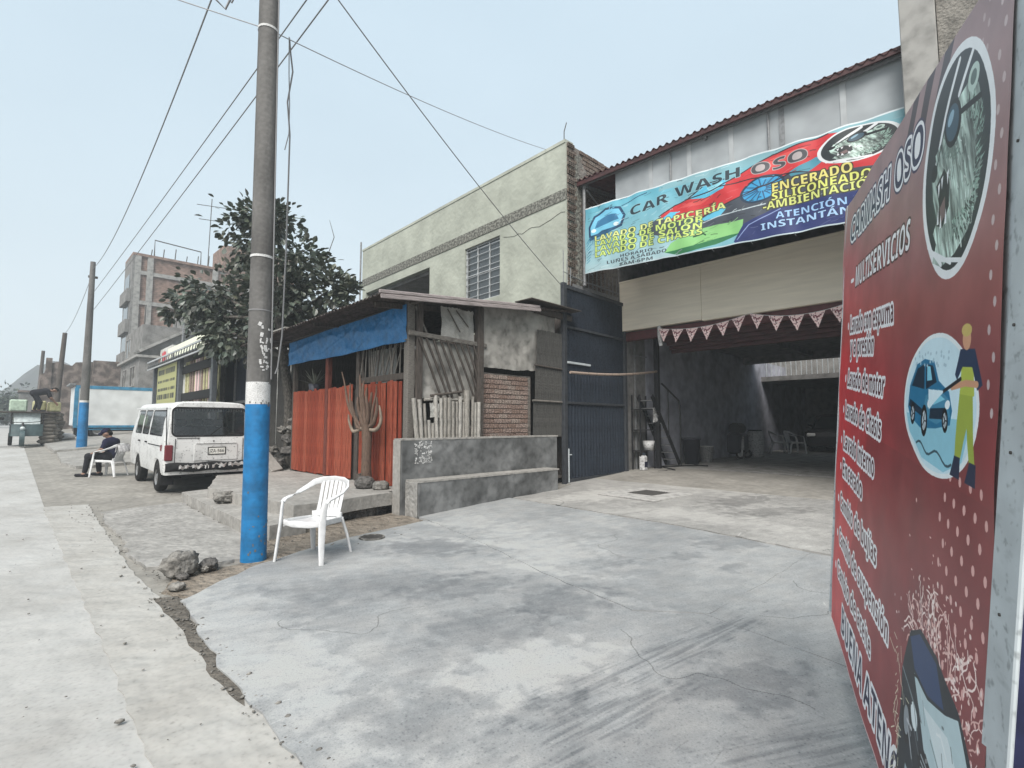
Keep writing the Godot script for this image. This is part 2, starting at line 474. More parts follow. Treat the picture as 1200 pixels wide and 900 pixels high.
	M.pole_blue = sm(tone(0.003, 0.165, 0.40), 0.6, {tex = patch, scale = 0.5, fine = ntex(24, 0.05, 4, [[0.0, 0.86], [0.7, 1.0], [1.0, 1.0]]), fscale = 1.0, norm = fine_bump, nscale = 0.08})
	M.pole_white = sm(tone(0.76, 0.76, 0.75), 0.7, {tex = soft, scale = 1.0, fine = grain, fscale = 2.0, norm = fine_bump, nscale = 0.1})
	M.chair = sm(tone(0.66, 0.665, 0.67), 0.35, {tex = ntex(19, 0.02, 4, [[0.0, 0.86], [1.0, 1.0]]), scale = 1.5, world = false, two = true})
	M.van_paint = sm(tone(0.58, 0.585, 0.575), 0.38, {tex = ntex(20, 0.012, 5, [[0.0, 0.78], [0.4, 0.96], [1.0, 1.0]], 256), scale = 0.5, fine = ntex(21, 0.05, 5, [[0.0, 0.6], [0.22, 0.8], [0.3, 1.0], [1.0, 1.0]], 256), fscale = 0.9, world = false})
	M.glass = sm(tone(0.035, 0.040, 0.042), 0.05, {spec = 0.8})
	M.van_glass = sm(tone(0.075, 0.085, 0.087), 0.06, {spec = 0.9})
	M.clear_glass = sm(Color(0.16, 0.18, 0.18, 0.30), 0.03, {spec = 0.6, two = true})
	M.clear_glass.transparency = BaseMaterial3D.TRANSPARENCY_ALPHA
	M.seat_cloth = sm(tone(0.10, 0.10, 0.11), 0.9, {tex = patch, scale = 2.0})
	M.rubber = sm(tone(0.022, 0.022, 0.023), 0.85, {tex = patch, scale = 2.0})
	M.tyre = sm(tone(0.03, 0.029, 0.028), 0.9, {tex = patch, scale = 3.0, fine = grain, fscale = 6.0})
	M.rim = sm(tone(0.30, 0.30, 0.30), 0.45, {metal = 0.6, tex = patch, scale = 3.0})
	M.red_lens = sm(tone(0.13, 0.016, 0.022), 0.25, {})
	M.bumper_strip = sm(tone(0.42, 0.41, 0.40), 0.4, {tex = flake, scale = 2.0, metal = 0.3})
	M.black = sm(tone(0.02, 0.02, 0.02), 0.7, {})
	M.plate = sm(tone(0.62, 0.62, 0.60), 0.5, {})
	M.truck_white = sm(tone(0.62, 0.64, 0.64), 0.5, {tex = soft, scale = 0.2})
	M.truck_blue = sm(tone(0.035, 0.20, 0.34), 0.5, {tex = patch, scale = 0.5})
	M.bark = sm(tone(0.20, 0.185, 0.165), 0.95, {tex = blotch, scale = Vector3(3.0, 0.8, 3.0), fine = grain, fscale = 5.0, norm = bump, nscale = 1.0})
	M.leaf = sm(tone(0.068, 0.082, 0.063), 0.40, {two = true, spec = 0.5})
	M.leaf.backlight_enabled = true
	M.leaf.backlight = tone(0.02, 0.035, 0.012)
	M.far_leaf = sm(tone(0.05, 0.065, 0.045), 0.8, {two = true})
	M.cactus = sm(tone(0.22, 0.155, 0.12), 0.92, {tex = streak, scale = Vector3(6.0, 0.8, 6.0), fine = grain, fscale = 5.0, norm = fine_bump, nscale = 0.8})
	M.cactus_pale = sm(tone(0.33, 0.27, 0.215), 0.9, {tex = streak, scale = Vector3(6.0, 0.8, 6.0)})
	M.agave = sm(tone(0.16, 0.17, 0.14), 0.7, {tex = patch, scale = 2.0, two = true})
	M.wire = sm(tone(0.20, 0.20, 0.205), 0.6, {})
	M.wire_pale = sm(tone(0.30, 0.30, 0.31), 0.6, {})
	M.skin = sm(tone(0.20, 0.115, 0.08), 0.6, {})
	M.hair = sm(tone(0.012, 0.011, 0.010), 0.7, {})
	M.navy = sm(tone(0.018, 0.019, 0.042), 0.9, {tex = patch, scale = 3.0})
	M.dark_cloth = sm(tone(0.022, 0.022, 0.026), 0.92, {tex = patch, scale = 3.0})
	M.pale_cloth = sm(tone(0.62, 0.61, 0.62), 0.9, {tex = patch, scale = 3.0, two = true})
	M.sack = []
	for c in [[0.26, 0.235, 0.205], [0.33, 0.30, 0.27], [0.21, 0.19, 0.17]]:
		M.sack.append(sm(tone(c[0], c[1], c[2]), 0.95, {tex = patch, scale = 1.5, fine = grain, fscale = 4.0}))
	M.hill = sm(tone(0.105, 0.105, 0.095), 0.98, {tex = blotch, scale = 0.03, fine = grain, fscale = 0.15})
	M.hill_near = sm(tone(0.075, 0.085, 0.07), 0.98, {tex = blotch, scale = 0.05, fine = grain, fscale = 0.2})
	M.white_post = sm(tone(0.52, 0.565, 0.585), 0.55, {tex = soft, scale = 1.0, fine = ntex(22, 0.08, 4, [[0.0, 0.55], [0.2, 0.8], [0.27, 1.0], [1.0, 1.0]], 256), fscale = 1.2})
	M.shutter_white = sm(tone(0.66, 0.66, 0.64), 0.6, {tex = soft, scale = 1.0})
	M.deep_blue = sm(tone(0.018, 0.022, 0.075), 0.5, {tex = patch, scale = 1.0})
	M.bamboo_bar = sm(tone(0.42, 0.33, 0.27), 0.7, {tex = streak, scale = Vector3(3.0, 9.0, 9.0)})
	M.pink = sm(tone(0.68, 0.5, 0.49), 0.7, {two = true})
	M.bin_dark = sm(tone(0.03, 0.032, 0.045), 0.6, {})
	M.dull_white = sm(tone(0.5, 0.5, 0.5), 0.6, {tex = flake, scale = 2.0})
	M.batten = sm(tone(0.41, 0.43, 0.44), 0.6, {tex = soft, scale = 0.4})
	M.kiosk_frame = sm(tone(0.09, 0.10, 0.11), 0.6, {tex = patch, scale = 1.0})
	M.mirror_red = sm(tone(0.42, 0.05, 0.06), 0.6, {})
	M.yellow = sm(tone(0.52, 0.50, 0.29), 0.8, {tex = patch, scale = 1.0})
	M.pale_green = sm(tone(0.42, 0.52, 0.42), 0.8, {tex = patch, scale = 1.0})
	M.moto_green = sm(tone(0.05, 0.085, 0.09), 0.5, {tex = patch, scale = 1.0})
	M.pale_plastic = sm(tone(0.50, 0.56, 0.56), 0.4, {tex = patch, scale = 1.0, two = true})
	M.iron = sm(tone(0.11, 0.105, 0.10), 0.7, {tex = grain, scale = 4.0, metal = 0.3, norm = fine_bump, nscale = 0.5})

# ---------------------------------------------------------------- flat print: a canvas filled by polygons
class Canvas:
	var im: Image
	var k := 1.0            # pixels per design unit
	var H := 0.0
	func _init(w: float, h: float, px: float, col: Color) -> void:
		k = px; H = h
		im = Image.create(int(w * px), int(h * px), false, Image.FORMAT_RGB8)
		im.fill(col)
	func fill(polys: Array, col: Color) -> void:   # even-odd, in pixels
		var y0 := 1e9
		var y1 := -1e9
		for p in polys:
			for q in p:
				y0 = min(y0, q.y); y1 = max(y1, q.y)
		var a := int(max(0, floor(y0)))
		var b := int(min(im.get_height() - 1, ceil(y1)))
		for y in range(a, b + 1):
			var yy := y + 0.5
			var xs := PackedFloat32Array()
			for p in polys:
				var n: int = p.size()
				for i in n:
					var s: Vector2 = p[i]
					var e: Vector2 = p[(i + 1) % n]
					if (s.y <= yy) != (e.y <= yy): xs.append(s.x + (yy - s.y) / (e.y - s.y) * (e.x - s.x))
			xs.sort()
			for i in range(0, xs.size() - 1, 2):
				var x0 := int(round(xs[i]))
				var x1 := int(round(xs[i + 1]))
				if x1 > x0: im.fill_rect(Rect2i(x0, y, x1 - x0, 1), col)
	func pt(x: float, y: float) -> Vector2:   # design units, y up
		return Vector2(x * k, (H - y) * k)
	func poly(pts: Array, col: Color) -> void:
		var q := PackedVector2Array()
		for p in pts: q.append(pt(p.x, p.y))
		fill([q], col)
	func oval(x: float, y: float, rx: float, ry: float, col: Color, turn := 0.0, n := 48) -> void:
		var q := []
		for i in n: q.append(Vector2(x, y) + Vector2(cos(TAU * i / n) * rx, sin(TAU * i / n) * ry).rotated(turn))
		poly(q, col)
	func line(pts: Array, w: float, col: Color) -> void:
		for i in pts.size() - 1:
			var d: Vector2 = (pts[i + 1] - pts[i]).normalized().orthogonal() * w * 0.5
			poly([pts[i] + d, pts[i + 1] + d, pts[i + 1] - d, pts[i] - d], col)
		for p in pts: oval(p.x, p.y, w * 0.5, w * 0.5, col, 0, 8)
	func glyphs(s: String, font: Font) -> Array:   # [[contours], advance] for each letter at 100 px
		var ts := TextServerManager.get_primary_interface()
		var r = font.get_rids()[0]
		var out := []
		for ch in s:
			var g = ts.font_get_glyph_index(r, 100, ch.unicode_at(0), 0)
			var c: Dictionary = ts.font_get_glyph_contours(r, 100, g)
			var loops := []
			var start := 0
			var pp: PackedVector3Array = c.get("points", PackedVector3Array())
			for e in c.get("contours", []):
				var raw := []
				for i in range(start, e + 1): raw.append(pp[i])
				start = e + 1
				if raw.size() < 3: continue
				var full := []
				for i in raw.size():
					var p: Vector3 = raw[i]
					var nx: Vector3 = raw[(i + 1) % raw.size()]
					full.append(p)
					if p.z == 0.0 and nx.z == 0.0: full.append(Vector3((p.x + nx.x) / 2, (p.y + nx.y) / 2, 1))
				while full[0].z == 0.0: full.append(full.pop_front())
				var loop := PackedVector2Array()
				var i2 := 0
				while i2 < full.size():
					var p2: Vector3 = full[i2]
					var q2: Vector3 = full[(i2 + 1) % full.size()]
					loop.append(Vector2(p2.x, p2.y))
					if q2.z == 0.0:
						var e2: Vector3 = full[(i2 + 2) % full.size()]
						for t in [0.25, 0.5, 0.75]:
							loop.append(Vector2(p2.x, p2.y) * (1 - t) * (1 - t) + Vector2(q2.x, q2.y) * 2 * t * (1 - t) + Vector2(e2.x, e2.y) * t * t)
						i2 += 2
					else:
						i2 += 1
				loops.append(loop)
			out.append([loops, ts.font_get_glyph_advance(r, 100, g).x])
		return out
	# the text's baseline starts at (x, y); width w and cap height h in design units; a rise tilts the line, slant leans the letters
	func text(s: String, x: float, y: float, w: float, h: float, font: Font, col: Color, edge := Color.TRANSPARENT, ew := 0.0, rise := 0.0, slant := 0.0, edge2 := Color.TRANSPARENT, ew2 := 0.0) -> void:
		var gl := glyphs(s, font)
		var total := 0.0
		for g in gl: total += g[1]
		var sx := w / total
		var sy := h / 71.4
		var placed := []
		var cx := 0.0
		for g in gl:
			var ls := []
			for l in g[0]:
				var q := PackedVector2Array()
				for p in l:
					var X: float = (cx + p.x) * sx
					var Y: float = -p.y * sy
					q.append(pt(x + X + Y * slant, y + Y + X * rise))
				ls.append(q)
			placed.append(ls)
			cx += g[1]
		for pass_ in [[edge2, ew2], [edge, ew]]:
			if pass_[1] > 0.0:
				for ls in placed:
					for l in ls:
						var b = l.duplicate()
						if Geometry2D.is_polygon_clockwise(b): b.reverse()
						for o in Geometry2D.offset_polygon(b, pass_[1] * k, Geometry2D.JOIN_ROUND):
							fill([o], pass_[0])
		for ls in placed: fill(ls, col)
	func texture(w := 0, h := 0) -> ImageTexture:
		if w > 0: im.resize(w, h, Image.INTERPOLATE_LANCZOS)
		im.generate_mipmaps()
		return ImageTexture.create_from_image(im)

func face(bold := true, serif := false) -> SystemFont:
	var f := SystemFont.new()
	f.font_names = PackedStringArray(["Droid Serif" if serif else "Droid Sans"])
	f.font_weight = 700 if bold else 400
	return f

func printed(t: Texture2D, rough := 0.55) -> StandardMaterial3D:
	var m := StandardMaterial3D.new()
	m.albedo_texture = t
	m.roughness = rough
	m.cull_mode = BaseMaterial3D.CULL_DISABLED
	return m

# ---------------------------------------------------------------- the lie of the land
func road_y(z: float) -> float:
	var d := -z
	if d < 13.0: return 0.0
	if d < 45.0: return 0.03 * (d - 13.0)
	return 0.96 + 0.24 * (1.0 - exp(-(d - 45.0) / 60.0))

func ground_y(x: float, z: float) -> float:
	var y := road_y(z)
	y += smoothstep(19.0, 23.0, -z) * clamp((x - 1.2) * 0.08, 0.0, 0.35)
	y += (1.0 - smoothstep(8.0, 13.0, -z)) * clamp((x - 4.6) * 0.04, 0.0, 0.30)
	return y

func drive_y(x: float) -> float:   # top of the concrete apron
	if x < 4.5: return 0.025
	if x < 6.6: return 0.025 + (x - 4.5) * 0.05
	if x < 13.5: return 0.13 + (x - 6.6) * 0.0253
	return 0.305 + (x - 13.5) * 0.011

func steps(pairs: Array) -> PackedFloat32Array:   # [start, stop, step] ranges joined
	var o := PackedFloat32Array()
	for p in pairs:
		var t: float = p[0]
		while t < p[1] - 1e-4:
			o.append(t)
			t += p[2]
	o.append(pairs[-1][1])
	return o

func land(xs: PackedFloat32Array, zs: PackedFloat32Array, f: Callable, lift: float) -> MB:
	var m := MB.new()
	var P := []
	for z in zs:
		var row := PackedVector3Array()
		for x in xs: row.append(Vector3(x, f.call(x, z) + lift, z))
		P.append(row)
	for j in zs.size() - 1:
		for i in xs.size() - 1:
			var a: Vector3 = P[j][i]
			var b: Vector3 = P[j][i + 1]
			var c: Vector3 = P[j + 1][i + 1]
			var d: Vector3 = P[j + 1][i]
			m.quad(a, b, c, d, Vector3.UP)
	return m

# a cast slab with a ragged outline (x, z), its top following f, skirts dropping below
func slab(poly: Array, f: Callable, seed_: int, ragged := 0.012, skirt := 0.08, uv := Rect2(0, 0, 1, 1), cell := 0.8) -> MB:
	var nz := fbm(seed_, 3.0, 3)
	var rough := PackedVector2Array()
	for i in poly.size():
		var a: Vector2 = poly[i]
		var b: Vector2 = poly[(i + 1) % poly.size()]
		var nseg := int(max(1, a.distance_to(b) / 0.10))
		for s in nseg:
			var p := a.lerp(b, float(s) / nseg)
			rough.append(p + Vector2(nz.get_noise_2d(p.x, p.y), nz.get_noise_2d(p.x + 50, p.y)) * ragged * 2.0)
	if Geometry2D.is_polygon_clockwise(rough): rough.reverse()
	var m := MB.new()
	var box := Rect2(rough[0], Vector2.ZERO)
	for p in rough: box = box.expand(p)
	var x := floorf(box.position.x / cell) * cell
	while x < box.end.x:
		var z := floorf(box.position.y / cell) * cell
		while z < box.end.y:
			var c := PackedVector2Array([Vector2(x, z), Vector2(x + cell, z), Vector2(x + cell, z + cell), Vector2(x, z + cell)])
			for pc in Geometry2D.intersect_polygons(rough, c):
				var ids := Geometry2D.triangulate_polygon(pc)
				for i in range(0, ids.size(), 3):
					var t := []
					var u := []
					for k in 3:
						var q: Vector2 = pc[ids[i + k]]
						t.append(Vector3(q.x, f.call(q.x, q.y), q.y))
						u.append((q - uv.position) / uv.size)
					m.tri(t[0], t[1], t[2], Vector3.UP, Vector3.UP, Vector3.UP, u[0], u[1], u[2])
			z += cell
		x += cell
	for i in rough.size():
		var a := rough[i]
		var b := rough[(i + 1) % rough.size()]
		var ya: float = f.call(a.x, a.y)
		var yb: float = f.call(b.x, b.y)
		var d := b - a
		var u1 := (a - uv.position) / uv.size
		var n0 := m.uv.size()
		m.quad(Vector3(a.x, ya, a.y), Vector3(b.x, yb, b.y), Vector3(b.x, yb - skirt, b.y), Vector3(a.x, ya - skirt, a.y), Vector3(d.y, 0, -d.x))
		for k in range(n0, m.uv.size()): m.uv[k] = u1
	return m

func pits(g: float) -> float:   # specks of grit and small pits
	if g > 0.42: return (g - 0.42) * 0.7
	if g < -0.40: return (g + 0.40) * 1.3
	return 0.0

# stained, trowelled concrete: an image laid flat over a rectangle of the apron (x, z)
func stained(rect: Rect2, w: int, h: int, seed_: int, light: Color, dark: Color, spots: Array, tint: Color) -> ImageTexture:
	var wide := fbm(seed_, 0.55, 4)
	var mid := fbm(seed_ + 1, 2.6, 4)
	var small := fbm(seed_ + 2, 14.0, 3)
	var rub := fbm(seed_ + 3, 1.0, 3)
	var grit := fbm(seed_ + 4, 45.0, 2)
	var val := PackedFloat32Array()
	var cool := PackedFloat32Array()
	val.resize(w * h); cool.resize(w * h)
	var sx := rect.size.x / w
	var sz := rect.size.y / h
	for j in h:
		var z := rect.position.y + j * sz
		for i in w:
			var x := rect.position.x + i * sx
			var a := wide.get_noise_2d(x, z)
			# trowel and tyre rub run with the traffic, along x
			var b := rub.get_noise_2d(x * 2.2 + z * 1.0, z * 9.0 - x * 3.0)
			val[j * w + i] = 0.72 + a * 0.24 + mid.get_noise_2d(x, z) * 0.15 + small.get_noise_2d(x, z) * 0.07 + b * 0.11 + pits(grit.get_noise_2d(x, z))
			cool[j * w + i] = 0.5 + mid.get_noise_2d(z + 40.0, x) * 0.9
	var sp := fbm(seed_ + 5, 2.2, 4)
	var bristle := fbm(seed_ + 6, 1.0, 2)
	for s in spots:   # [x, z, rx, rz, turn, darkening, streaky]
		var r: float = max(s[2], s[3]) * 1.5
		for j in range(max(0, int((s[1] - r - rect.position.y) / sz)), min(h, int((s[1] + r - rect.position.y) / sz))):
			for i in range(max(0, int((s[0] - r - rect.position.x) / sx)), min(w, int((s[0] + r - rect.position.x) / sx))):
				var p := Vector2(rect.position.x + i * sx - s[0], rect.position.y + j * sz - s[1]).rotated(-s[4])
				var d := sqrt(p.x * p.x / (s[2] * s[2]) + p.y * p.y / (s[3] * s[3]))
				if d < 1.5:
					var e: float = clamp((1.15 - d + sp.get_noise_2d(p.x * 2.0 + s[0] * 7.0, p.y * 2.0) * 0.9) * 2.2, 0.0, 1.0)
					if s[6] > 0.0: e *= clamp(0.45 + bristle.get_noise_2d(p.x * 1.2, p.y * 26.0) * 1.6, 0.0, 1.0)
					val[j * w + i] -= e * s[5]
	var out := PackedByteArray()
	out.resize(w * h * 3)
	for i in w * h:
		var t: float = clamp(val[i], 0.0, 1.0)
		var c: float = clamp(cool[i], 0.0, 1.0) * 0.5
		var q := dark.lerp(light, t).lerp(tint * (0.55 + t * 0.6), c * (1.0 - t * 0.6))
		out[i * 3] = clampi(int(q.r * 255), 0, 255); out[i * 3 + 1] = clampi(int(q.g * 255), 0, 255); out[i * 3 + 2] = clampi(int(q.b * 255), 0, 255)
	var im := Image.create_from_data(w, h, false, Image.FORMAT_RGB8, out)
	var r2 := RandomNumberGenerator.new()
	r2.seed = seed_
	for c in 4:   # hairline cracks
		var p := Vector2(r2.randf_range(0.15, 0.85) * w, r2.randf_range(0.1, 0.9) * h)
		var a := r2.randf() * TAU
		for t in 420:
			a += r2.randfn(0.0, 0.10)
			p += Vector2(cos(a), sin(a)) * 0.8
			if p.x < 2 or p.y < 2 or p.x > w - 3 or p.y > h - 3: break
			var q := im.get_pixel(int(p.x), int(p.y))
			im.set_pixel(int(p.x), int(p.y), q * 0.72)
			if r2.randf() < 0.5: im.set_pixel(int(p.x) + 1, int(p.y), im.get_pixel(int(p.x) + 1, int(p.y)) * 0.85)
	for k in 260:   # short scratches and chalky scuffs
		var p := Vector2(r2.randf() * w, r2.randf() * h)
		var a := r2.randf_range(-0.6, 1.0)
		var L := r2.randf_range(4, 40)
		var br := r2.randf_range(-0.10, 0.14)
		for t in int(L):
			var q := p + Vector2(cos(a), sin(a)) * t
			var xi := int(q.x)
			var yi := int(q.y)
			if xi > 0 and yi > 0 and xi < w and yi < h:
				var c := im.get_pixel(xi, yi)
				im.set_pixel(xi, yi, Color(c.r + br, c.g + br, c.b + br))
	im.generate_mipmaps()
	return ImageTexture.create_from_image(im)

func build_setting() -> void:
	# ---- bare ground to the horizon
	var xs := steps([[-160, -20, 20], [-20, -4, 4], [-4, 8, 0.5], [8, 20, 4], [20, 160, 20]])
	var zs := steps([[-420, -120, 30], [-120, -46, 6], [-46, -8, 1], [-8, 8, 1], [8, 60, 13]])
	tag(part("ground", land(xs, zs, ground_y, 0.0), M.dust), "", "", "", "structure")
	# ---- the street's worn concrete
	var road_tex := ntex(30, 0.008, 6, [[0.0, Color(0.89, 0.88, 0.87)], [0.4, Color(0.95, 0.945, 0.94)], [0.6, Color(0.97, 0.965, 0.96)], [1.0, Color(1, 1, 1)]], 512)
	var road_mat := sm(tone(0.40, 0.402, 0.392), 0.95, {tex = road_tex, scale = 0.17, fine = ntex(31, 0.06, 5, [[0.0, 0.80], [0.22, 0.94], [0.45, 0.98], [1.0, 1.0]], 512), fscale = 0.9, norm = nmap(32, 0.06, 5, 5.0), nscale = 0.2})
	var rx := PackedFloat32Array([-12.0, -6.0, -2.0, 0.0, 0.56])
	tag(part("road", land(rx, zs, func(x, z): return ground_y(x, z), 0.006), road_mat), "", "", "", "structure")
	var lane_mat := sm(tone(0.372, 0.368, 0.35), 0.96, {tex = road_tex, scale = 0.23, fine = ntex(31, 0.06, 5, [[0.0, 0.80], [0.22, 0.94], [0.45, 0.98], [1.0, 1.0]], 512), fscale = 0.7, norm = nmap(32, 0.06, 5, 5.0), nscale = 0.25})
	tag(part("road_shoulder", slab([Vector2(0.54, -12.6), Vector2(1.16, -12.4), Vector2(1.10, -10.9), Vector2(0.98, -6.4), Vector2(1.02, -5.3), Vector2(1.0, -4.4), Vector2(1.02, -3.8), Vector2(1.12, -3.2), Vector2(1.14, -1.6), Vector2(1.1, 1.5), Vector2(0.54, 1.5)], func(x, z): return 0.012, 41, 0.015, 0.03), lane_mat), "", "", "", "structure")
	# ---- driveway apron in cast slabs
	var R := Rect2(0.8, -7.3, 6.4, 8.9)
	var spots := [[3.05, -3.75, 0.55, 0.32, 0.3, 0.24, 0.0], [3.4, -2.85, 0.5, 0.3, -0.2, 0.24, 0.0], [4.62, -6.2, 0.35, 0.10, 1.3, -0.2, 0.0], [4.30, -4.9, 0.9, 0.10, 1.3, -0.2, 0.0], [3.95, -3.6, 0.7, 0.09, 1.27, -0.2, 0.0], [3.74, -2.5, 0.5, 0.08, 1.4, -0.2, 0.0], [3.2, -1.72, 1.15, 0.16, 0.12, 0.36, 1.0], [2.2, -1.6, 0.55, 0.2, 0.12, 0.34, 1.0],
		[2.75, -0.75, 0.7, 0.2, 0.5, 0.28, 1.0], [2.5, -4.4, 0.9, 0.4, 0.5, 0.16, 0.0], [1.9, -3.7, 0.5, 0.5, 0.4, 0.12, 0.0], [3.7, -5.2, 0.6, 0.4, 0.9, 0.28, 0.0], [2.6, -2.9, 0.5, 0.35, 0.2, 0.2, 0.0],
		[2.35, -2.25, 0.55, 0.3, 0.2, -0.28, 0.0], [4.6, -4.2, 0.5, 1.3, 0.25, -0.16, 0.0], [5.5, -4.6, 0.9, 0.8, 0.0, -0.10, 0.0], [5.3, -2.75, 0.25, 0.14, 0.4, 0.25, 0.0], [5.25, -2.2, 0.18, 0.12, 0.0, 0.25, 0.0],
		[6.2, -2.6, 0.5, 0.3, 0.4, 0.25, 0.0], [1.3, -3.9, 0.35, 1.6, 0.05, -0.22, 0.0], [3.1, -1.25, 0.4, 0.25, 0.3, 0.3, 0.0], [1.6, -2.3, 0.5, 0.4, 0.3, 0.15, 0.0], [4.6, -3.3, 0.3, 0.2, 0.2, 0.2, 0.0], [4.9, -6.0, 0.4, 0.5, 0.0, -0.15, 0.0], [3.3, -6.0, 0.6, 0.3, 0.2, -0.18, 0.0]]
	var apron := stained(R, 1344, 1869, 50, tone(0.352, 0.352, 0.343), tone(0.10, 0.107, 0.115), spots, tone(0.235, 0.262, 0.28))
	var am := printed(apron, 0.82)
	am.detail_enabled = true
	am.detail_blend_mode = BaseMaterial3D.BLEND_MODE_MUL
	am.detail_albedo = ntex(33, 0.10, 5, [[0.0, 0.86], [0.3, 0.96], [0.6, 1.0], [1.0, 1.0]], 512)
	am.detail_uv_layer = BaseMaterial3D.DETAIL_UV_2
	am.uv2_triplanar = true
	am.uv2_world_triplanar = true
	am.uv2_scale = Vector3.ONE * 1.7
	var drive := Node3D.new()
	drive.name = "driveway"
	add_child(drive)
	tag(drive, "", "", "", "structure")
	var fy := func(x, z): return drive_y(x)
	part("concrete_slab", slab([Vector2(1.13, -5.1), Vector2(1.93, -5.80), Vector2(2.7, -6.15), Vector2(3.6, -6.45), Vector2(4.66, -6.62), Vector2(4.40, -5.0), Vector2(3.93, -3.42), Vector2(3.72, -2.35), Vector2(4.04, -1.9), Vector2(3.85, -0.99), Vector2(3.3, 1.5), Vector2(1.0, 1.5), Vector2(1.0, -1.2), Vector2(1.0, -2.4), Vector2(1.0, -3.3), Vector2(1.05, -4.2)], fy, 51, 0.022, 0.06, R), am, drive)
	part("concrete_slab", slab([Vector2(4.68, -6.62), Vector2(4.70, -6.885), Vector2(6.70, -6.885), Vector2(6.68, -6.4), Vector2(6.50, -3.38), Vector2(6.24, -1.76), Vector2(3.96, -1.86), Vector2(3.62, -2.32), Vector2(3.85, -3.42), Vector2(4.32, -5.0)], func(x, z): return drive_y(x) + 0.009, 52, 0.012, 0.08, R), am, drive)
	part("concrete_slab", slab([Vector2(3.96, -1.92), Vector2(6.26, -1.90), Vector2(6.05, 1.5), Vector2(3.22, 1.5), Vector2(3.75, -0.99)], func(x, z): return drive_y(x) + 0.004, 53, 0.008, 0.08, R), am, drive)
	var R2 := Rect2(6.0, -7.7, 7.6, 9.3)
	var spots2 := [[9.0, -3.6, 0.9, 0.35, 0.2, 0.3, 0.0], [8.4, -2.9, 0.7, 0.3, 0.5, 0.3, 0.0], [8.0, -5.9, 0.9, 0.5, 0.0, -0.25, 0.0], [10.5, -4.6, 1.5, 1.0, 0.0, -0.12, 0.0], [10.9, -6.4, 0.8, 0.4, 0.3, 0.25, 0.0], [12.6, -4.5, 0.8, 2.5, 0.0, 0.35, 0.0], [7.3, -3.4, 0.4, 1.5, 0.1, -0.15, 0.0], [9.9, -2.8, 0.8, 0.4, 0.3, 0.2, 1.0]]
	var apron2 := stained(R2, 760, 930, 60, tone(0.40, 0.39, 0.37), tone(0.10, 0.098, 0.095), spots2, tone(0.25, 0.25, 0.24))
	var am2: StandardMaterial3D = am.duplicate()
	am2.albedo_texture = apron2
	part("concrete_slab", slab([Vector2(6.785, -6.885), Vector2(8.12, -6.885), Vector2(8.9, -7.2), Vector2(9.0, -7.62), Vector2(13.5, -7.62), Vector2(13.5, -1.0), Vector2(10.0, -1.0), Vector2(9.4, 1.5), Vector2(6.10, 1.5), Vector2(6.335, -1.70), Vector2(6.595, -3.38), Vector2(6.775, -6.4)], fy, 54, 0.020, 0.10, R2), am2, drive)
	part("concrete_slab", slab([Vector2(13.515, -7.62), Vector2(27.0, -7.62), Vector2(27.0, -1.0), Vector2(13.515, -1.0)], fy, 55, 0.004, 0.1, R2, 3.0), M.concrete, drive)
	# ---- soil that shows in the gaps and at the broken edges
	tag(part("dirt", slab([Vector2(1.86, -6.02), Vector2(2.3, -6.7), Vector2(2.5, -7.35), Vector2(2.9, -7.6), Vector2(4.6, -7.5), Vector2(4.72, -6.5), Vector2(3.6, -6.35), Vector2(2.7, -6.05), Vector2(1.93, -5.7), Vector2(1.2, -5.1), Vector2(1.05, -5.5), Vector2(1.3, -6.1)], func(x, z): return 0.016 + 0.012 * sin(x * 9.0) * sin(z * 11.0) + 0.02 * smoothstep(-6.9, -7.3, z), 56, 0.03, 0.03, Rect2(0, 0, 1, 1), 0.12), M.dirt), "", "", "", "structure")
	tag(part("dirt", slab([Vector2(0.97, -5.35), Vector2(1.14, -5.3), Vector2(1.09, -4.6), Vector2(1.04, -3.6), Vector2(1.02, -3.2), Vector2(1.0, -3.1), Vector2(0.97, -3.0), Vector2(0.95, -3.5), Vector2(0.98, -4.4)], func(x, z): return 0.0145, 57, 0.015, 0.02, Rect2(0, 0, 1, 1), 0.3), M.dark_dirt), "", "", "", "structure")
	tag(part("dirt", slab([Vector2(6.45, -6.8), Vector2(6.95, -6.8), Vector2(6.5, -1.2), Vector2(6.05, -1.2)], func(x, z): return drive_y(x) - 0.05, 61, 0.0, 0.02), M.dark_dirt), "", "", "", "structure")
	# ---- the pavement slabs before the steps and beyond the van
	var walk := Node3D.new()
	walk.name = "pavement"
	add_child(walk)
	tag(walk, "", "", "", "structure")
	part("pavement_slab", slab([Vector2(1.20, -11.0), Vector2(1.12, -9.6), Vector2(1.16, -8.3), Vector2(1.05, -7.3), Vector2(1.10, -6.50), Vector2(1.45, -6.22), Vector2(1.95, -6.12), Vector2(2.36, -6.9), Vector2(2.34, -8.8), Vector2(2.42, -11.3), Vector2(1.9, -11.2)], func(x, z): return 0.04, 58, 0.03, 0.06), M.slab_light, walk)
	part("pavement_slab", slab([Vector2(1.35, -25.2), Vector2(1.25, -21.0), Vector2(1.5, -19.5), Vector2(3.6, -20.2), Vector2(4.4, -25.0)], func(x, z): return ground_y(x, z) + 0.09, 59, 0.02, 0.2), M.slab_light, walk)
	part("pavement_slab", slab([Vector2(1.15, -33.0), Vector2(1.3, -25.6), Vector2(4.4, -25.4), Vector2(6.0, -33.0)], func(x, z): return ground_y(x, z) + 0.14, 60, 0.02, 0.2), M.slab_light, walk)
	# ---- loose grit on street and soil
	var grit := MB.new()
	var r3 := RandomNumberGenerator.new()
	r3.seed = 8
	var pebble := rock(3, Vector3.ONE, 0.4)
	var small := MB.new()
	small.lathe([Vector2(0, -0.4), Vector2(0.5, -0.1), Vector2(0.42, 0.25), Vector2(0, 0.4)], 6)
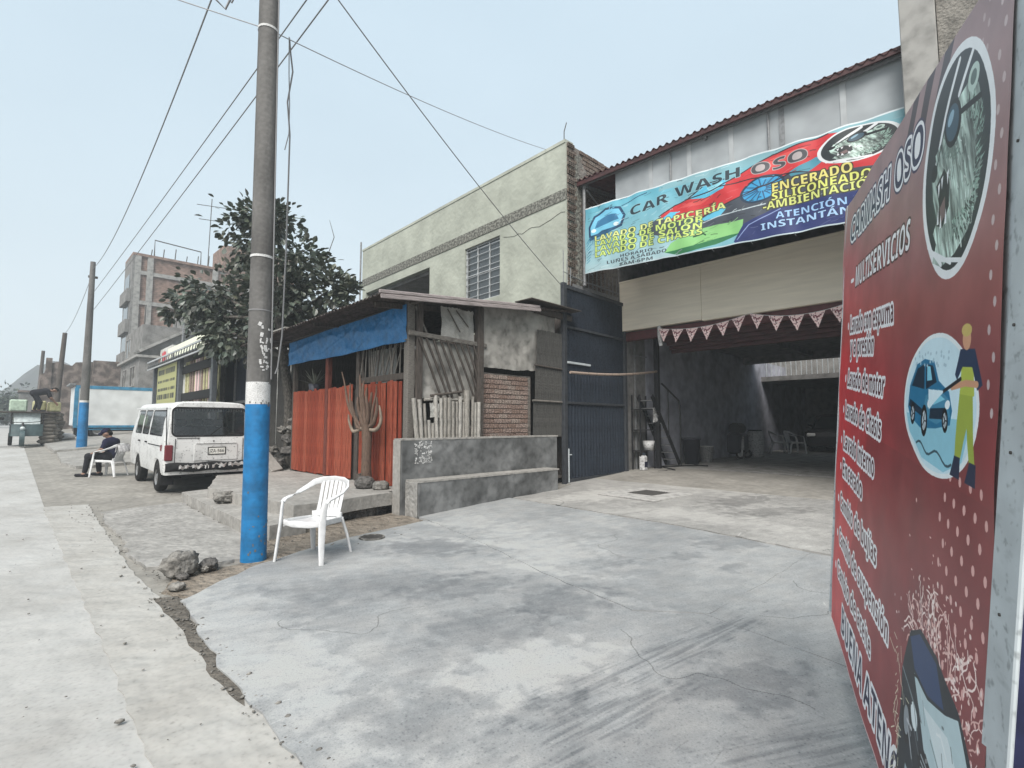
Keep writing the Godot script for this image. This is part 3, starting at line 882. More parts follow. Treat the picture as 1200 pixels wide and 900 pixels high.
	for i in 900:
		var p: Vector2
		if i < 260: p = Vector2(r3.randfn(1.03, 0.07), r3.randf_range(-5.5, -0.8))
		elif i < 480: p = Vector2(r3.randf_range(1.1, 4.5), r3.randf_range(-7.4, -5.9))
		elif i < 640: p = Vector2(r3.randfn(1.1, 0.12), r3.randf_range(-12.0, -5.5))
		else: p = Vector2(r3.randf_range(-5.0, 3.0), r3.randf_range(-14.0, -1.2))
		if p.x > 1.15 and p.y > -5.7: continue
		var s := exp(r3.randfn(-4.6, 0.5))
		var b := Basis.from_euler(Vector3(r3.randf(), r3.randf() * 6.0, r3.randf())).scaled(Vector3(s * 1.3, s * 0.8, s))
		grit.add(small, Transform3D(b, Vector3(p.x, 0.02 + s * 0.15, p.y)))
	tag(part("gravel", grit, M.rock), "grey grit and pebbles strewn along the broken edge of the driveway", "gravel", "", "stuff")
	# ---- hills at the end of the street
	var hz := fbm(90, 0.02, 4)
	var far_hill := MB.new().grid(func(u, v):
		var x: float = lerp(-120.0, 150.0, u)
		var z: float = lerp(-150.0, -330.0, v)
		var h: float = 16.5 * exp(-pow((x - 9.5) / (11.5 if x < 9.5 else 14.0), 2) - pow((z + 215.0) / 45.0, 2)) + 15.0 * exp(-pow((x + 40.0) / 45.0, 2) - pow((z + 240.0) / 50.0, 2)) + 14.0 * exp(-pow((x - 80.0) / 40.0, 2) - pow((z + 260.0) / 50.0, 2))
		return Vector3(x, h * (1.0 + 0.35 * hz.get_noise_2d(x, z)) + hz.get_noise_2d(x * 4.0, z * 4.0) * min(h, 4.0) * 0.4 - 0.5, z), 90, 60, Vector3.UP)
	tag(part("hill", far_hill, M.hill), "", "", "", "structure")

# ---------------------------------------------------------------- structures
func corrugated(a: Vector3, along: Vector3, across: Vector3, pitch: float, depth: float, up: Vector3, jag := 0.0, per := 6) -> MB:   # waves run along "along", repeat over "across"
	var n := int(across.length() / pitch) * per
	var r := fbm(int(a.x * 31 + a.z * 17), 3.0, 2)
	return MB.new().grid(func(u, v):
		var p = a + across * u + along * v
		var e := 0.0
		if jag > 0.0 and (v < 0.01 or v > 0.99): e = r.get_noise_1d(u * 40.0) * jag
		return p + up * (sin(u * n / per * TAU) * depth) + along.normalized() * e, n, 6, up, 0.004)

func crumpled(a: Vector3, du: Vector3, dv: Vector3, amp: float, seed_: int, freq := 3.0, sag := 0.0, nu := 40, nv := 26) -> MB:   # a creased sheet spanned by du, dv
	var f := fbm(seed_, freq, 4)
	var g := fbm(seed_ + 3, freq * 0.6, 2, FastNoiseLite.TYPE_CELLULAR)
	var out := du.cross(dv).normalized()
	return MB.new().grid(func(u, v):
		var p = a + du * u + dv * v
		var q := Vector2(u * du.length(), v * dv.length())
		var k := f.get_noise_2d(q.x, q.y) + 0.6 * absf(f.get_noise_2d(q.x * 0.7 + q.y * 0.9 + 9.0, q.y * 0.4)) + 0.4 * g.get_noise_2d(q.x, q.y)
		var edge: float = f.get_noise_2d(u * 7.0 + 3.0, v * 7.0) * 0.03
		return p + out * k * amp + dv.normalized() * (edge * (1.0 if v > 0.5 else -1.0) * absf(v - 0.5) * 2.0 - sag * sin(u * PI) * (1.0 - v)), nu, nv, out, 0.003)

func board_xz(x: float, z0: float, z1: float, y0: float, y1: float, t: float) -> MB:
	return bx(x - t, x, y0, y1, z0, z1, 0.006)

func bricks(parent: Node3D, o: Vector3, du: Vector3, out: Vector3, length: float, height: float, bl: float, bh: float, joint: float, mats: Array, skip := func(_u, _v): return false) -> void:
	var shapes := []
	for k in 4:
		shapes.append(MB.new().box(Vector3.ZERO, Vector3(bl - joint * (1.0 + 0.3 * k * 0.4), bh - joint, 0.06), Basis(du, Vector3.UP, du.cross(Vector3.UP)), 0.006).mesh())
	var half: Mesh = MB.new().box(Vector3.ZERO, Vector3(bl * 0.5 - joint, bh - joint, 0.06), Basis(du, Vector3.UP, du.cross(Vector3.UP)), 0.006).mesh()
	for r in int(height / bh):
		var u := 0.0 if r % 2 == 0 else -bl * 0.5
		while u < length - bl * 0.3:
			var c := u + bl * 0.5
			var m: Mesh = shapes[rng.randi() % 4]
			if u < 0.0:
				m = half; c = bl * 0.25
			elif u + bl > length + 0.01:
				m = half; c = u + bl * 0.25
			if not skip.call(c, (r + 0.5) * bh):
				var p := o + du * c + Vector3.UP * ((r + 0.5) * bh) + out * rng.randf_range(-0.008, 0.008)
				part("brick", m, mats[rng.randi() % mats.size()], parent, Transform3D(Basis(out, rng.randfn(0.0, 0.012)), p))
			u += bl

func window(parent: Node3D, xf: Transform3D, w: float, h: float, cols: int, rows: int, frame: Material, glass: Material, bar := 0.045, bars: Array = []) -> void:
	# in xf's plane: x to the right, y up, z out of the wall; the frame's middle at the origin
	var fr := MB.new()
	for s in [-1.0, 1.0]:
		fr.box(Vector3(s * (w / 2 - bar / 2), 0, 0), Vector3(bar, h, 0.06), Basis.IDENTITY, 0.004)
		fr.box(Vector3(0, s * (h / 2 - bar / 2), 0), Vector3(w - bar * 2, bar, 0.056), Basis.IDENTITY, 0.004)
	for c in range(1, cols): fr.box(Vector3(-w / 2 + w * c / cols, 0, 0), Vector3(bar * 0.8, h - bar * 2, 0.05), Basis.IDENTITY, 0.004)
	for r in range(1, rows): fr.box(Vector3(0, -h / 2 + h * r / rows, 0), Vector3(w - bar * 2, bar * 0.7, 0.044), Basis.IDENTITY, 0.004)
	var win := part("window", fr, frame, parent, xf)
	for c in cols:
		for r in rows:
			part("pane", MB.new().box(Vector3(-w / 2 + w * (c + 0.5) / cols, -h / 2 + h * (r + 0.5) / rows, -0.012), Vector3(w / cols - 0.02, h / rows - 0.02, 0.006)), glass, win, Transform3D(Basis(Vector3(rng.randfn(0, 1), rng.randfn(0, 1), 0.2).normalized(), rng.randfn(0, 0.006)), Vector3.ZERO))
	for b in bars:
		part("bar", MB.new().box(Vector3(0, b, 0.045), Vector3(w - 0.02, 0.013, 0.013)), frame, win)

func build_structures() -> void:
	plastered_house()
	car_wash()
	gate_leaf()
	shed()
	low_walls()
	right_side()
	far_buildings()

func plastered_house() -> void:
	var t := thing("plastered_house", "two storey pale green plastered house with bare brick side, rising behind the shed", "house", Vector3(9.35, 0, -7.64))
	var F := Transform3D(Basis(Vector3.UP, -0.038), Vector3.ZERO)
	var h := [MB.new()]
	var p := func(u0, u1, y0, y1, x0 := 0.0, x1 := 0.25): h[0].box(Vector3((x0 + x1) / 2, (y0 + y1) / 2, -(u0 + u1) / 2), Vector3(x1 - x0, y1 - y0, u1 - u0))
	p.call(0.0, 2.45, 0.0, 6.93)
	p.call(2.45, 4.05, 0.0, 5.03)
	p.call(2.45, 4.05, 6.72, 6.93)
	p.call(4.05, 5.95, 0.0, 6.93)
	p.call(5.95, 10.75, 0.0, 3.2)
	p.call(5.95, 10.75, 6.62, 6.93)
	p.call(10.45, 10.75, 3.2, 6.62)
	p.call(0.0, 10.78, 7.2, 8.36, -0.012, 0.24)
	p.call(0.0, 10.80, 8.36, 8.44, -0.03, 0.27)
	part("wall", h[0], M.green_plaster, t, F)
	h[0] = MB.new()
	p.call(0.0, 10.77, 6.93, 7.2, -0.02, 0.23)
	part("ledge", h[0], M.ledge, t, F)
	h[0] = MB.new()
	p.call(5.95, 10.45, 6.5, 6.62, 0.2, 3.0)
	p.call(5.85, 10.55, 0.0, 6.5, 2.9, 3.0)
	p.call(10.4, 10.45, 3.2, 6.5, 0.25, 2.9)
	p.call(5.95, 6.0, 3.2, 6.5, 0.25, 2.9)
	p.call(5.95, 10.45, 3.0, 3.18, 0.25, 2.9)
	part("balcony_recess", h[0], M.far_grey, t, F)
	h[0] = MB.new()
	p.call(5.98, 10.42, 4.05, 4.12, 0.08, 0.14)
	part("balcony_rail", h[0], M.steel_grey, t, F)
	window(t, F * Transform3D(Basis(Vector3(0, 0, -1), Vector3.UP, Vector3(-1, 0, 0)), Vector3(0.09, 5.875, -3.25)), 1.6, 1.69, 3, 2, M.batten, M.glass, 0.04, [-0.66, -0.46, -0.26, -0.06, 0.14, 0.34, 0.54, 0.72])
	h[0] = MB.new()
	p.call(2.3, 4.2, 4.9, 6.85, 0.9, 0.95)
	p.call(2.25, 2.3, 4.9, 6.85, 0.25, 0.95)
	p.call(4.2, 4.25, 4.9, 6.85, 0.25, 0.95)
	part("room_behind", h[0], M.far_grey, t, F)
	h[0] = MB.new()
	p.call(0.27, 10.6, 8.0, 8.1, 0.25, 6.0)
	part("roof", h[0], M.far_concrete, t, F)
	part("rain_pipe", MB.new().tube([Vector3(-0.06, 0, -10.85), Vector3(-0.06, 8.75, -10.85)], 0.035, 8), M.steel_grey, t, F)
	part("rebar", MB.new().tube([Vector3(0.08, 8.4, -0.12), Vector3(0.06, 8.7, -0.10), Vector3(0.13, 8.95, -0.08)], 0.012, 6), M.iron, t)
	# a crack in the plaster, opened as a groove of flaked render
	var cr := MB.new()
	var q := Vector3(-0.004, 6.62, -2.3)
	while q.z < -0.15:
		var e := q + Vector3(0, rng.randf_range(-0.05, 0.075), rng.randf_range(0.10, 0.2))
		cr.bar(q, e, 0.012, 0.006)
		q = e
	part("crack", cr, M.ledge, t, F)
	# the bare brick flank
	part("side_wall", bx(0.26, 7.0, 0.0, 8.38, -0.30, -0.02), M.mortar, t)
	part("side_wall", bx(0.02, 0.26, 0.0, 8.38, -0.26, -0.02), M.mortar, t)
	var shapes := Vector3(0.02, 4.35, -0.012)
	bricks(t, shapes, Vector3.RIGHT, Vector3.BACK, 1.56, 4.03, 0.26, 0.115, 0.018, M.pale_brick, func(u, v): return (u > 0.34 and u < 0.62) or (u < 0.2 and int(v / 0.115) % 2 == 0))
	bricks(t, Vector3(1.58, 7.1, -0.012), Vector3.RIGHT, Vector3.BACK, 1.6, 1.27, 0.26, 0.115, 0.018, M.pale_brick)
	var hollow := MB.new()   # a hollow clay block seen on its open end: webs round six real cells
	for k in 3: hollow.box(Vector3(0.125, (k - 1) * 0.043, 0), Vector3(0.25, 0.012, 0.07))
	for k in 4: hollow.box(Vector3(0.006 + k * 0.0793, 0, 0), Vector3(0.012, 0.098, 0.068))
	var hm := hollow.mesh()
	for r in 35:
		if r % 2 == 0: part("hollow_brick", hm, M.pale_brick[r / 2 % 4], t, Transform3D(Basis.IDENTITY, Vector3(0.03, 4.35 + (r + 0.5) * 0.115, 0.016)))
	part("concrete_column", bx(0.36, 0.62, 4.3, 8.2, -0.03, 0.012), M.ledge, t)
	part("mortar_patch", crumpled(Vector3(0.42, 7.72, 0.02), Vector3(0.35, -0.1, 0), Vector3(0.05, 0.36, 0), 0.02, 5, 6.0, 0.0, 12, 10), M.beige_wall, t)

func car_wash() -> void:
	var t := thing("car_wash_building", "two storey car wash with cream band, maroon roof and dark open garage", "building")
	var front := 11.5
	# cream band in two boards
	part("cream_panel", bx(front, front + 0.2, 3.95, 5.24, -7.60, -5.352, 0.006), M.cream, t)
	part("cream_panel", bx(front, front + 0.2, 3.92, 5.24, -5.345, -1.02, 0.006), M.cream, t)
	part("cream_panel_lip", bx(front - 0.015, front + 0.22, 5.243, 5.29, -7.6, -1.02, 0.006), M.cream, t)
	# maroon beam and timber soffit below it
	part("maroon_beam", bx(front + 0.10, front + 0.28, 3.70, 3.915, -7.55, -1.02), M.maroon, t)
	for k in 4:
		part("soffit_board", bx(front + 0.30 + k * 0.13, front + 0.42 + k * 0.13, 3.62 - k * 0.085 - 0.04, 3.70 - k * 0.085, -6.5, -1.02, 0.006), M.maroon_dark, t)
	part("downpipe", MB.new().tube([Vector3(front - 0.05, 3.93, -6.42), Vector3(front - 0.05, 3.72, -6.42), Vector3(front + 0.02, 3.45, -6.42)], 0.05, 10), M.dull_white, t)
	# grey sheets of the upper floor
	var z := -6.62
	var w := [0.95, 0.9, 0.88, 0.93, 0.98, 0.88]
	for k in w.size():
		part("grey_panel", bx(9.93, 9.96, 5.9, 7.46, z, z + w[k] - 0.014), M.grey_panel, t)
		part("panel_batten", bx(9.916, 9.929, 5.9, 7.44, z + w[k] - 0.06, z + w[k] + 0.03), M.steel_grey if k == 3 else M.batten, t)
		z += w[k]
	# roof and its steel
	part("roof", corrugated(Vector3(9.72, 7.50, -7.72), Vector3(6.9, 0.75, 0), Vector3(0, -0.06, 6.72), 0.155, 0.030, Vector3.UP), M.maroon, t)
	var purl := [9.86, 10.7, 11.55, 12.9, 14.5]
	for k in purl.size():
		part("purlin", MB.new().bar(Vector3(purl[k], 7.42 + (purl[k] - 9.72) * 0.108, -7.6), Vector3(purl[k], 7.37 + (purl[k] - 9.72) * 0.108, -1.06), 0.06, 0.09), M.maroon if k > 0 else M.steel_grey, t)
	part("fascia", bx(9.74, 9.78, 7.37, 7.47, -7.70, -1.08), M.maroon_dark, t)
	for zz in [-7.45, -4.4]:
		part("rafter", MB.new().bar(Vector3(9.85, 7.35, zz), Vector3(16.5, 8.06, zz), 0.05, 0.08), M.steel_grey, t)
	part("post", MB.new().tube([Vector3(9.88, 4.87, -7.52), Vector3(9.88, 7.38, -7.50)], 0.045, 10), M.steel_grey, t)
	part("strut", MB.new().tube([Vector3(9.88, 7.25, -7.42), Vector3(11.45, 6.45, -7.42)], 0.025, 8), M.steel_grey, t)
	part("strut", MB.new().tube([Vector3(10.35, 7.02, -7.42), Vector3(10.35, 5.6, -7.42)], 0.022, 8), M.steel_grey, t)
	part("banner_rail", MB.new().tube([Vector3(9.90, 6.70, -7.42), Vector3(9.88, 6.40, -1.1)], 0.022, 8), M.steel_grey, t)
	part("banner_rail", MB.new().tube([Vector3(9.90, 5.24, -7.42), Vector3(9.88, 4.88, -1.1)], 0.022, 8), M.steel_grey, t)
	for zz in [-5.2, -3.2]:
		part("hanger", MB.new().tube([Vector3(9.90, 7.4, zz), Vector3(9.9, 5.1, zz)], 0.018, 8), M.steel_grey, t)
	# side sheet and bars above the gate
	part("side_sheet", bx(9.5, 11.42, 4.42, 4.86, -7.60, -7.575), M.steel_grey, t)
	part("rail", MB.new().tube([Vector3(9.5, 5.02, -7.585), Vector3(11.42, 4.96, -7.585)], 0.016, 6), M.steel_grey, t)
	for k in 9:
		part("bar", MB.new().tube([Vector3(9.95 + k * 0.175, 4.86, -7.585), Vector3(9.95 + k * 0.175, 5.36 + rng.randf_range(-0.05, 0.05), -7.585)], 0.013, 6), M.steel_grey, t)
	# shell: walls, floors, back
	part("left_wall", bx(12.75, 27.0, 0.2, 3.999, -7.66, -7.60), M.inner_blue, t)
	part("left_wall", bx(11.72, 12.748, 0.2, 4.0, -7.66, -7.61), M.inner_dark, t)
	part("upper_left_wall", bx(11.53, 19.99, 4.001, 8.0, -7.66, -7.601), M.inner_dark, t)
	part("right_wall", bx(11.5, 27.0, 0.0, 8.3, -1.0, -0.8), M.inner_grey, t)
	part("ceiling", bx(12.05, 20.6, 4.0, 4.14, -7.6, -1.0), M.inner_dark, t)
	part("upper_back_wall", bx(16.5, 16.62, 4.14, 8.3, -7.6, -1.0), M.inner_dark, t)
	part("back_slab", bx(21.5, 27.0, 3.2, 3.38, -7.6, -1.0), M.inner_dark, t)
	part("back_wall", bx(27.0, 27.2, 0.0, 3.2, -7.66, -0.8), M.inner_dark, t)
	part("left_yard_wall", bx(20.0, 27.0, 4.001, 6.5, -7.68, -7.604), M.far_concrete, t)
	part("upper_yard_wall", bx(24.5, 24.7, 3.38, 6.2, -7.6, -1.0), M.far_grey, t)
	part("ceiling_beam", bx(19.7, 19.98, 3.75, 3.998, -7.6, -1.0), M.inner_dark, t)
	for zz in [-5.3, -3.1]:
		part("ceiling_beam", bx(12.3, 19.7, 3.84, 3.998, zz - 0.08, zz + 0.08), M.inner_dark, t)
	part("yard_rail", MB.new().tube([Vector3(21.55, 4.25, -7.5), Vector3(21.55, 4.25, -1.2)], 0.03, 6), M.white_post, t)
	for k in 34:
		part("yard_baluster", MB.new().tube([Vector3(21.55, 3.38, -7.4 + k * 0.18), Vector3(21.55, 4.25, -7.4 + k * 0.18)], 0.016, 5), M.white_post, t)
	part("steel_column", bx(12.70, 12.82, 0.26, 4.0, -7.32, -7.20, 0.006), M.steel_dark, t)
	part("column_head", bx(12.5, 13.1, 3.88, 3.99, -7.4, -7.1, 0.006), M.steel_dark, t)
	part("inner_frame", bx(12.1, 12.14, 0.25, 3.9, -7.58, -7.53), M.steel_grey, t)
	for yy in [1.9, 3.35]:
		part("inner_frame", bx(12.15, 12.7, yy, yy + 0.03, -7.55, -7.52), M.steel_grey, t)
	# the neighbour's bare concrete flank that closes the right of the facade
	var n := thing("concrete_neighbour", "tall plain concrete building at the right end of the car wash roof", "building")
	part("corner_column", bx(9.55, 9.95, 0.0, 9.6, -1.13, -0.70, 0.01), M.far_concrete, n)
	part("wall", bx(9.60, 11.5, 0.0, 9.6, -0.69, 4.5), M.beige_wall, n)

func gate_leaf() -> void:
	var a := Vector3(8.93, 0, -7.40)
	var b := Vector3(11.60, 0, -7.53)
	var L := a.distance_to(b)
	var t := thing("gate_leaf", "tall dark blue ribbed steel gate leaf standing open between bench and garage", "gate", a, atan2(-(b.z - a.z), b.x - a.x))
	# local: x along the leaf from its free end, z towards the street corner
	part("stile", bx(-0.06, 0.06, 0.14, 4.74, -0.05, 0.05, 0.008), M.gate_rail, t)
	part("stile", bx(L - 0.09, L + 0.03, 0.18, 4.70, -0.05, 0.05, 0.008), M.gate_rail, t)
	for y in [0.22, 4.66]:
		part("rail", bx(0.065, L - 0.095, y - 0.04, y + 0.05, -0.035, 0.035, 0.006), M.gate_rail, t)
	for y in [1.98, 3.72]:
		part("rail", bx(0.065, L - 0.095, y - 0.025, y + 0.03, -0.03, 0.045, 0.006), M.gate_rail, t)
	part("rail", bx(0.065, 1.0, 2.88, 2.93, -0.02, 0.05, 0.006), M.white_post, t)
	part("flat_panel", bx(0.065, L - 0.095, 3.752, 4.615, -0.006, 0.0), M.gate_blue, t)
	part("flat_panel", bx(0.065, L - 0.095, 2.72, 3.69, -0.006, 0.002), M.gate_blue, t)
	part("ribbed_panel", corrugated(Vector3(0.07, 2.015, 0), Vector3(0, 0.70, 0), Vector3(L - 0.17, 0, 0), 0.125, 0.026, Vector3.BACK, 0.0, 6), M.gate_blue, t)
	part("ribbed_panel", corrugated(Vector3(0.07, 0.275, 0), Vector3(0, 1.675, 0), Vector3(L - 0.17, 0, 0), 0.125, 0.026, Vector3.BACK, 0.0, 6), M.gate_blue, t)
	var bolt := part("bolt", bx(0.075, 0.105, 0.20, 0.95, 0.03, 0.055, 0.005), M.white_post, t)
	part("bolt_handle", bx(0.10, 0.2, 0.80, 0.825, 0.035, 0.055, 0.004), M.white_post, bolt)
	for k in 3:
		part("spike", MB.new().tube([Vector3(0.0 + k * 0.13, 4.7, 0), Vector3(0.0 + k * 0.13, 5.5 - k * 0.18, 0.01 * k)], 0.011, 6), M.steel_grey, t)
	part("spike_wire", MB.new().tube([Vector3(-0.02, 5.0, 0), Vector3(0.9, 4.9, 0.03), Vector3(1.9, 5.0, 0)], 0.008, 5), M.steel_grey, t)
	for y in [0.7, 2.4, 4.1]:
		part("hinge", MB.new().tube([Vector3(L + 0.045, y - 0.09, 0), Vector3(L + 0.045, y + 0.09, 0)], 0.028, 8), M.steel_dark, t)
	var bar := thing("locking_pole", "long thin reddish bamboo pole held across the gate to the garage column", "pole", Vector3(8.95, 2.66, -7.30))
	var pts := []
	for k in 13:
		var u := k / 12.0
		pts.append(Vector3(u * 3.78, u * 0.20 - sin(u * PI) * 0.05 + (0.09 * u * u), 0.06 + 0.02 * sin(u * 3.0)))
	part("cane", MB.new().tube(pts, 0.032, 9), M.bamboo_bar, bar)
	for k in 8:
		part("cane_ring", MB.new().tube([pts[k + 2] - Vector3(0.006, 0, 0), pts[k + 2] + Vector3(0.006, 0, 0)], 0.035, 9), M.grey_wood, bar)

func shed() -> void:
	var t := thing("shed", "ramshackle shed of red boards, blue tarp, bamboo and brick beside the gate", "shed")
	# red boards on the street side, panel by panel
	for run in [[-12.73, -10.96, 0.148, 0.008], [-10.80, -9.70, 0.122, 0.014], [-9.41, -7.84, 0.105, 0.022]]:
		var z: float = run[0]
		while z < run[1] - 0.05:
			var w: float = min(run[2] * rng.randf_range(0.8, 1.2), run[1] - z)
			var dx := rng.randf_range(-run[3], run[3])
			part("red_board", board_xz(5.0 + dx, z + 0.004, z + w - 0.004, 0.385 + rng.randf_range(0, 0.03), 2.28 + rng.randf_range(-0.025, 0.03), 0.03), M.red_board[rng.randi() % 4], t, Transform3D(Basis(Vector3.UP, 0), Vector3.ZERO))
			z += w
	part("backing", bx(5.05, 5.07, 0.36, 2.2, -12.7, -7.85), M.dark_wood, t)
	part("post", bx(4.96, 5.06, 0.36, 3.05, -10.945, -10.815, 0.006), M.red_post, t)
	part("post", bx(4.99, 5.09, 0.36, 3.05, -9.60, -9.48, 0.006), M.dark_wood, t)
	part("post", bx(5.0, 5.1, 0.36, 3.7, -12.86, -12.76, 0.006), M.old_wood, t)
	part("corner_post", bx(4.90, 5.04, 0.30, 3.72, -7.70, -7.56, 0.008), M.grey_wood, t)
	part("corner_post_face", bx(5.045, 5.17, 1.22, 3.66, -7.56, -7.50, 0.006), M.dark_wood, t)
	part("rail", bx(5.0, 5.06, 2.30, 2.42, -9.47, -7.72, 0.006), M.old_wood, t)
	# lattice of sticks over the door side
	var z2 := -9.42
	while z2 < -7.8:
		var lean := rng.randf_range(-0.12, 0.38)
		part("lattice_stick", MB.new().tube([Vector3(5.02 + rng.randf() * 0.03, 2.38, z2 - lean), Vector3(5.03, 3.05, z2)], rng.randf_range(0.011, 0.02), 6), M.grey_wood if rng.randf() < 0.6 else M.old_wood, t)
		z2 += rng.randf_range(0.07, 0.13)
	part("inner_sheet", crumpled(Vector3(5.5, 2.35, -9.9), Vector3(0, 0, 1.0), Vector3(0, 0.7, 0), 0.03, 61), M.sheet_pale, t)
	# blue tarp
	part("tarp", MB.new().grid(func(u, v):
		var f = 1.0 - v
		var z: float = lerp(-12.86, -7.60, u)
		var top: float = 3.50 + 0.10 * u
		var bot: float = 2.95 + 0.012 * sin(u * 9.0) + 0.006 * sin(u * 31.0)
		var fold = 0.014 * sin(u * 24.0 + v * 5.0) * f + 0.008 * sin(u * 47.0 - v * 8.0) * f + 0.016 * exp(-pow((v - 0.5 - 0.25 * sin(u * 4.0)) / 0.10, 2)) + 0.010 * exp(-pow((u * 3.0 - v - 1.0 + 0.1 * sin(v * 7.0)) / 0.05, 2)) + 0.012 * exp(-pow((u * 4.0 + v - 2.6 + 0.1 * sin(v * 9.0)) / 0.06, 2)) + 0.010 * sin(u * 11.0 - v * 3.0)
		return Vector3(4.885 - fold, lerp(bot, top, v), z), 120, 24, Vector3.LEFT, 0.003), M.tarp, t)
	part("tarp_hem", MB.new().grid(func(u, v):
		var a: float = v * TAU
		return Vector3(4.875 + cos(a) * 0.012, 2.945 + 0.012 * sin(u * 9.0) + 0.006 * sin(u * 31.0) + sin(a) * 0.012, lerp(-12.86, -7.60, u)), 60, 6).turn_out(func(c): return Vector3(4.875, 2.95, c.z)), M.tarp, t)
	# side towards the driveway
	part("beam", MB.new().bar(Vector3(4.86, 3.085, -7.50), Vector3(6.66, 3.035, -7.50), 0.05, 0.085, Vector3.UP, 0.008), M.grey_wood, t)
	part("side_post", bx(6.40, 6.55, 1.2, 3.78, -7.56, -7.44, 0.008), M.dark_wood, t)
	part("diagonal_lath", MB.new().bar(Vector3(5.02, 3.58, -7.53), Vector3(5.26, 3.12, -7.53), 0.03, 0.03), M.grey_wood, t)
	part("plastic_sheet", crumpled(Vector3(5.58, 3.08, -7.53), Vector3(0.80, 0, 0), Vector3(0, 0.6, 0), 0.05, 62, 1.4), M.sheet_pale, t)
	for k in 2: part("roof_lath", MB.new().bar(Vector3(5.68 + k * 0.2, 3.62, -7.475), Vector3(5.98 + k * 0.2, 3.22 + k * 0.12, -7.475), 0.018, 0.018), M.dark_wood, t)
	part("plastic_sheet", crumpled(Vector3(5.05, 1.95, -7.56), Vector3(1.36, 0, 0), Vector3(0, 1.06, 0), 0.06, 63, 1.0), M.sheet, t)
	for k in 9:
		var x := 5.06 + k * 0.155
		var e := 0.46 + rng.randf_range(-0.04, 0.06)
		part("slanted_stick", MB.new().tube([Vector3(x, 3.02, -7.475), Vector3(x + e * 0.5, 2.5, -7.46), Vector3(min(x + e, 6.42), 1.98 + max(0.0, x + e - 6.42) * 2.0, -7.47)], 0.019 + 0.006 * rng.randf(), 6), M.dark_wood, t)
	part("cross_stick", MB.new().tube([Vector3(5.3, 2.0, -7.44), Vector3(6.0, 2.10, -7.44)], 0.025, 7), M.old_wood, t)
	# bamboo canes
	var xs := 5.03
	var ci := 0
	while xs < 6.43:
		var r := rng.randf_range(0.028, 0.042)
		var top := rng.randf_range(1.84, 2.02)
		if ci in [3, 4]: top = rng.randf_range(1.48, 1.6)
		if ci == 13:
			r = 0.062; top = 2.14
		var lean2: float = -0.09 * clamp(1.0 - (xs - 5.0) / 0.7, 0.0, 1.0) + rng.randf_range(-0.012, 0.012)
		var cane := []
		var cr := []
		var y := 1.2
		var seg := rng.randf_range(0.16, 0.3)
		while y < top:
			cane.append(Vector3(lerp(xs, xs + lean2, (y - 1.2) / 0.8), y, -7.44)); cr.append(r)
			var yn: float = min(top, y + seg)
			if yn < top - 0.03:
				for q in [-0.012, 0.0, 0.012]:
					cane.append(Vector3(lerp(xs, xs + lean2, (yn + q - 1.2) / 0.8), yn + q, -7.44)); cr.append(r * (1.13 if q == 0.0 else 1.0))
			y = yn + 0.013
		cane.append(Vector3(lerp(xs, xs + lean2, (top - 1.2) / 0.8), top, -7.44)); cr.append(r)
		part("bamboo_cane", MB.new().tube(cane, cr, 10), M.bamboo[rng.randi() % 3], t)
		xs += r * 2.0 + 0.012
		ci += 1
	part("bamboo_rail", MB.new().tube([Vector3(5.2, 1.93, -7.485), Vector3(6.1, 1.96, -7.485)], 0.028, 8), M.bamboo[0], t)
	part("bamboo_rail", MB.new().tube([Vector3(5.02, 1.42, -7.49), Vector3(6.43, 1.44, -7.49)], 0.028, 8), M.bamboo[2], t)
	part("rag", crumpled(Vector3(5.28, 1.62, -7.42), Vector3(0.2, 0, 0), Vector3(0, 0.25, 0), 0.03, 64, 5.0, 0.0, 10, 10), M.sheet_pale, t)
	# sheet, bricks and reed screen to the right of the post
	part("plastic_sheet", crumpled(Vector3(6.56, 2.62, -7.50), Vector3(2.2, 0.10, 0), Vector3(0, 1.25, 0), 0.06, 65, 0.8, 0.05, 70, 40), M.sheet, t)
	part("mortar_bed", bx(6.55, 8.0, 1.15, 2.52, -7.66, -7.575), M.mortar, t)
	bricks(t, Vector3(6.55, 1.22, -7.57), Vector3.RIGHT, Vector3.BACK, 1.42, 1.28, 0.245, 0.098, 0.013, M.brick)
	for k in 3:
		part("reed_screen", corrugated(Vector3(7.93 + 0.05 * k, 1.22 + k * 0.76, -7.44 + k * 0.012), Vector3(0.02, 0.80, 0), Vector3(0.95 - 0.05 * k, 0, 0), 0.032, 0.008, Vector3.BACK, 0.02, 4), M.reed, t)
	part("reed_rail", MB.new().tube([Vector3(7.9, 2.0, -7.415), Vector3(8.86, 1.99, -7.415)], 0.022, 7), M.grey_wood, t)
	part("reed_rail", MB.new().tube([Vector3(7.95, 2.76, -7.405), Vector3(8.86, 2.73, -7.405)], 0.018, 7), M.dark_wood, t)
	# roof
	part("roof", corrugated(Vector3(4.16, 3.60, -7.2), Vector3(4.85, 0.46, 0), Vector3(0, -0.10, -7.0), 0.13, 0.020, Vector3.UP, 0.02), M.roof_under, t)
	part("roof_fascia", MB.new().bar(Vector3(4.12, 3.535, -7.17), Vector3(7.9, 3.90, -7.17), 0.03, 0.07, Vector3.UP, 0.008), M.roof_edge, t)
	part("roof_fascia", MB.new().bar(Vector3(4.10, 3.61, -7.185), Vector3(7.88, 3.965, -7.185), 0.05, 0.06, Vector3.UP, 0.01), M.roof_edge, t)
	part("roof_sheet", MB.new().bar(Vector3(7.55, 4.09, -7.35), Vector3(9.2, 4.07, -7.35), 0.5, 0.02), M.dark_wood, t)
	part("roof_sheet", MB.new().bar(Vector3(8.0, 3.96, -7.42), Vector3(9.2, 3.93, -7.42), 0.1, 0.12), M.dark_wood, t)
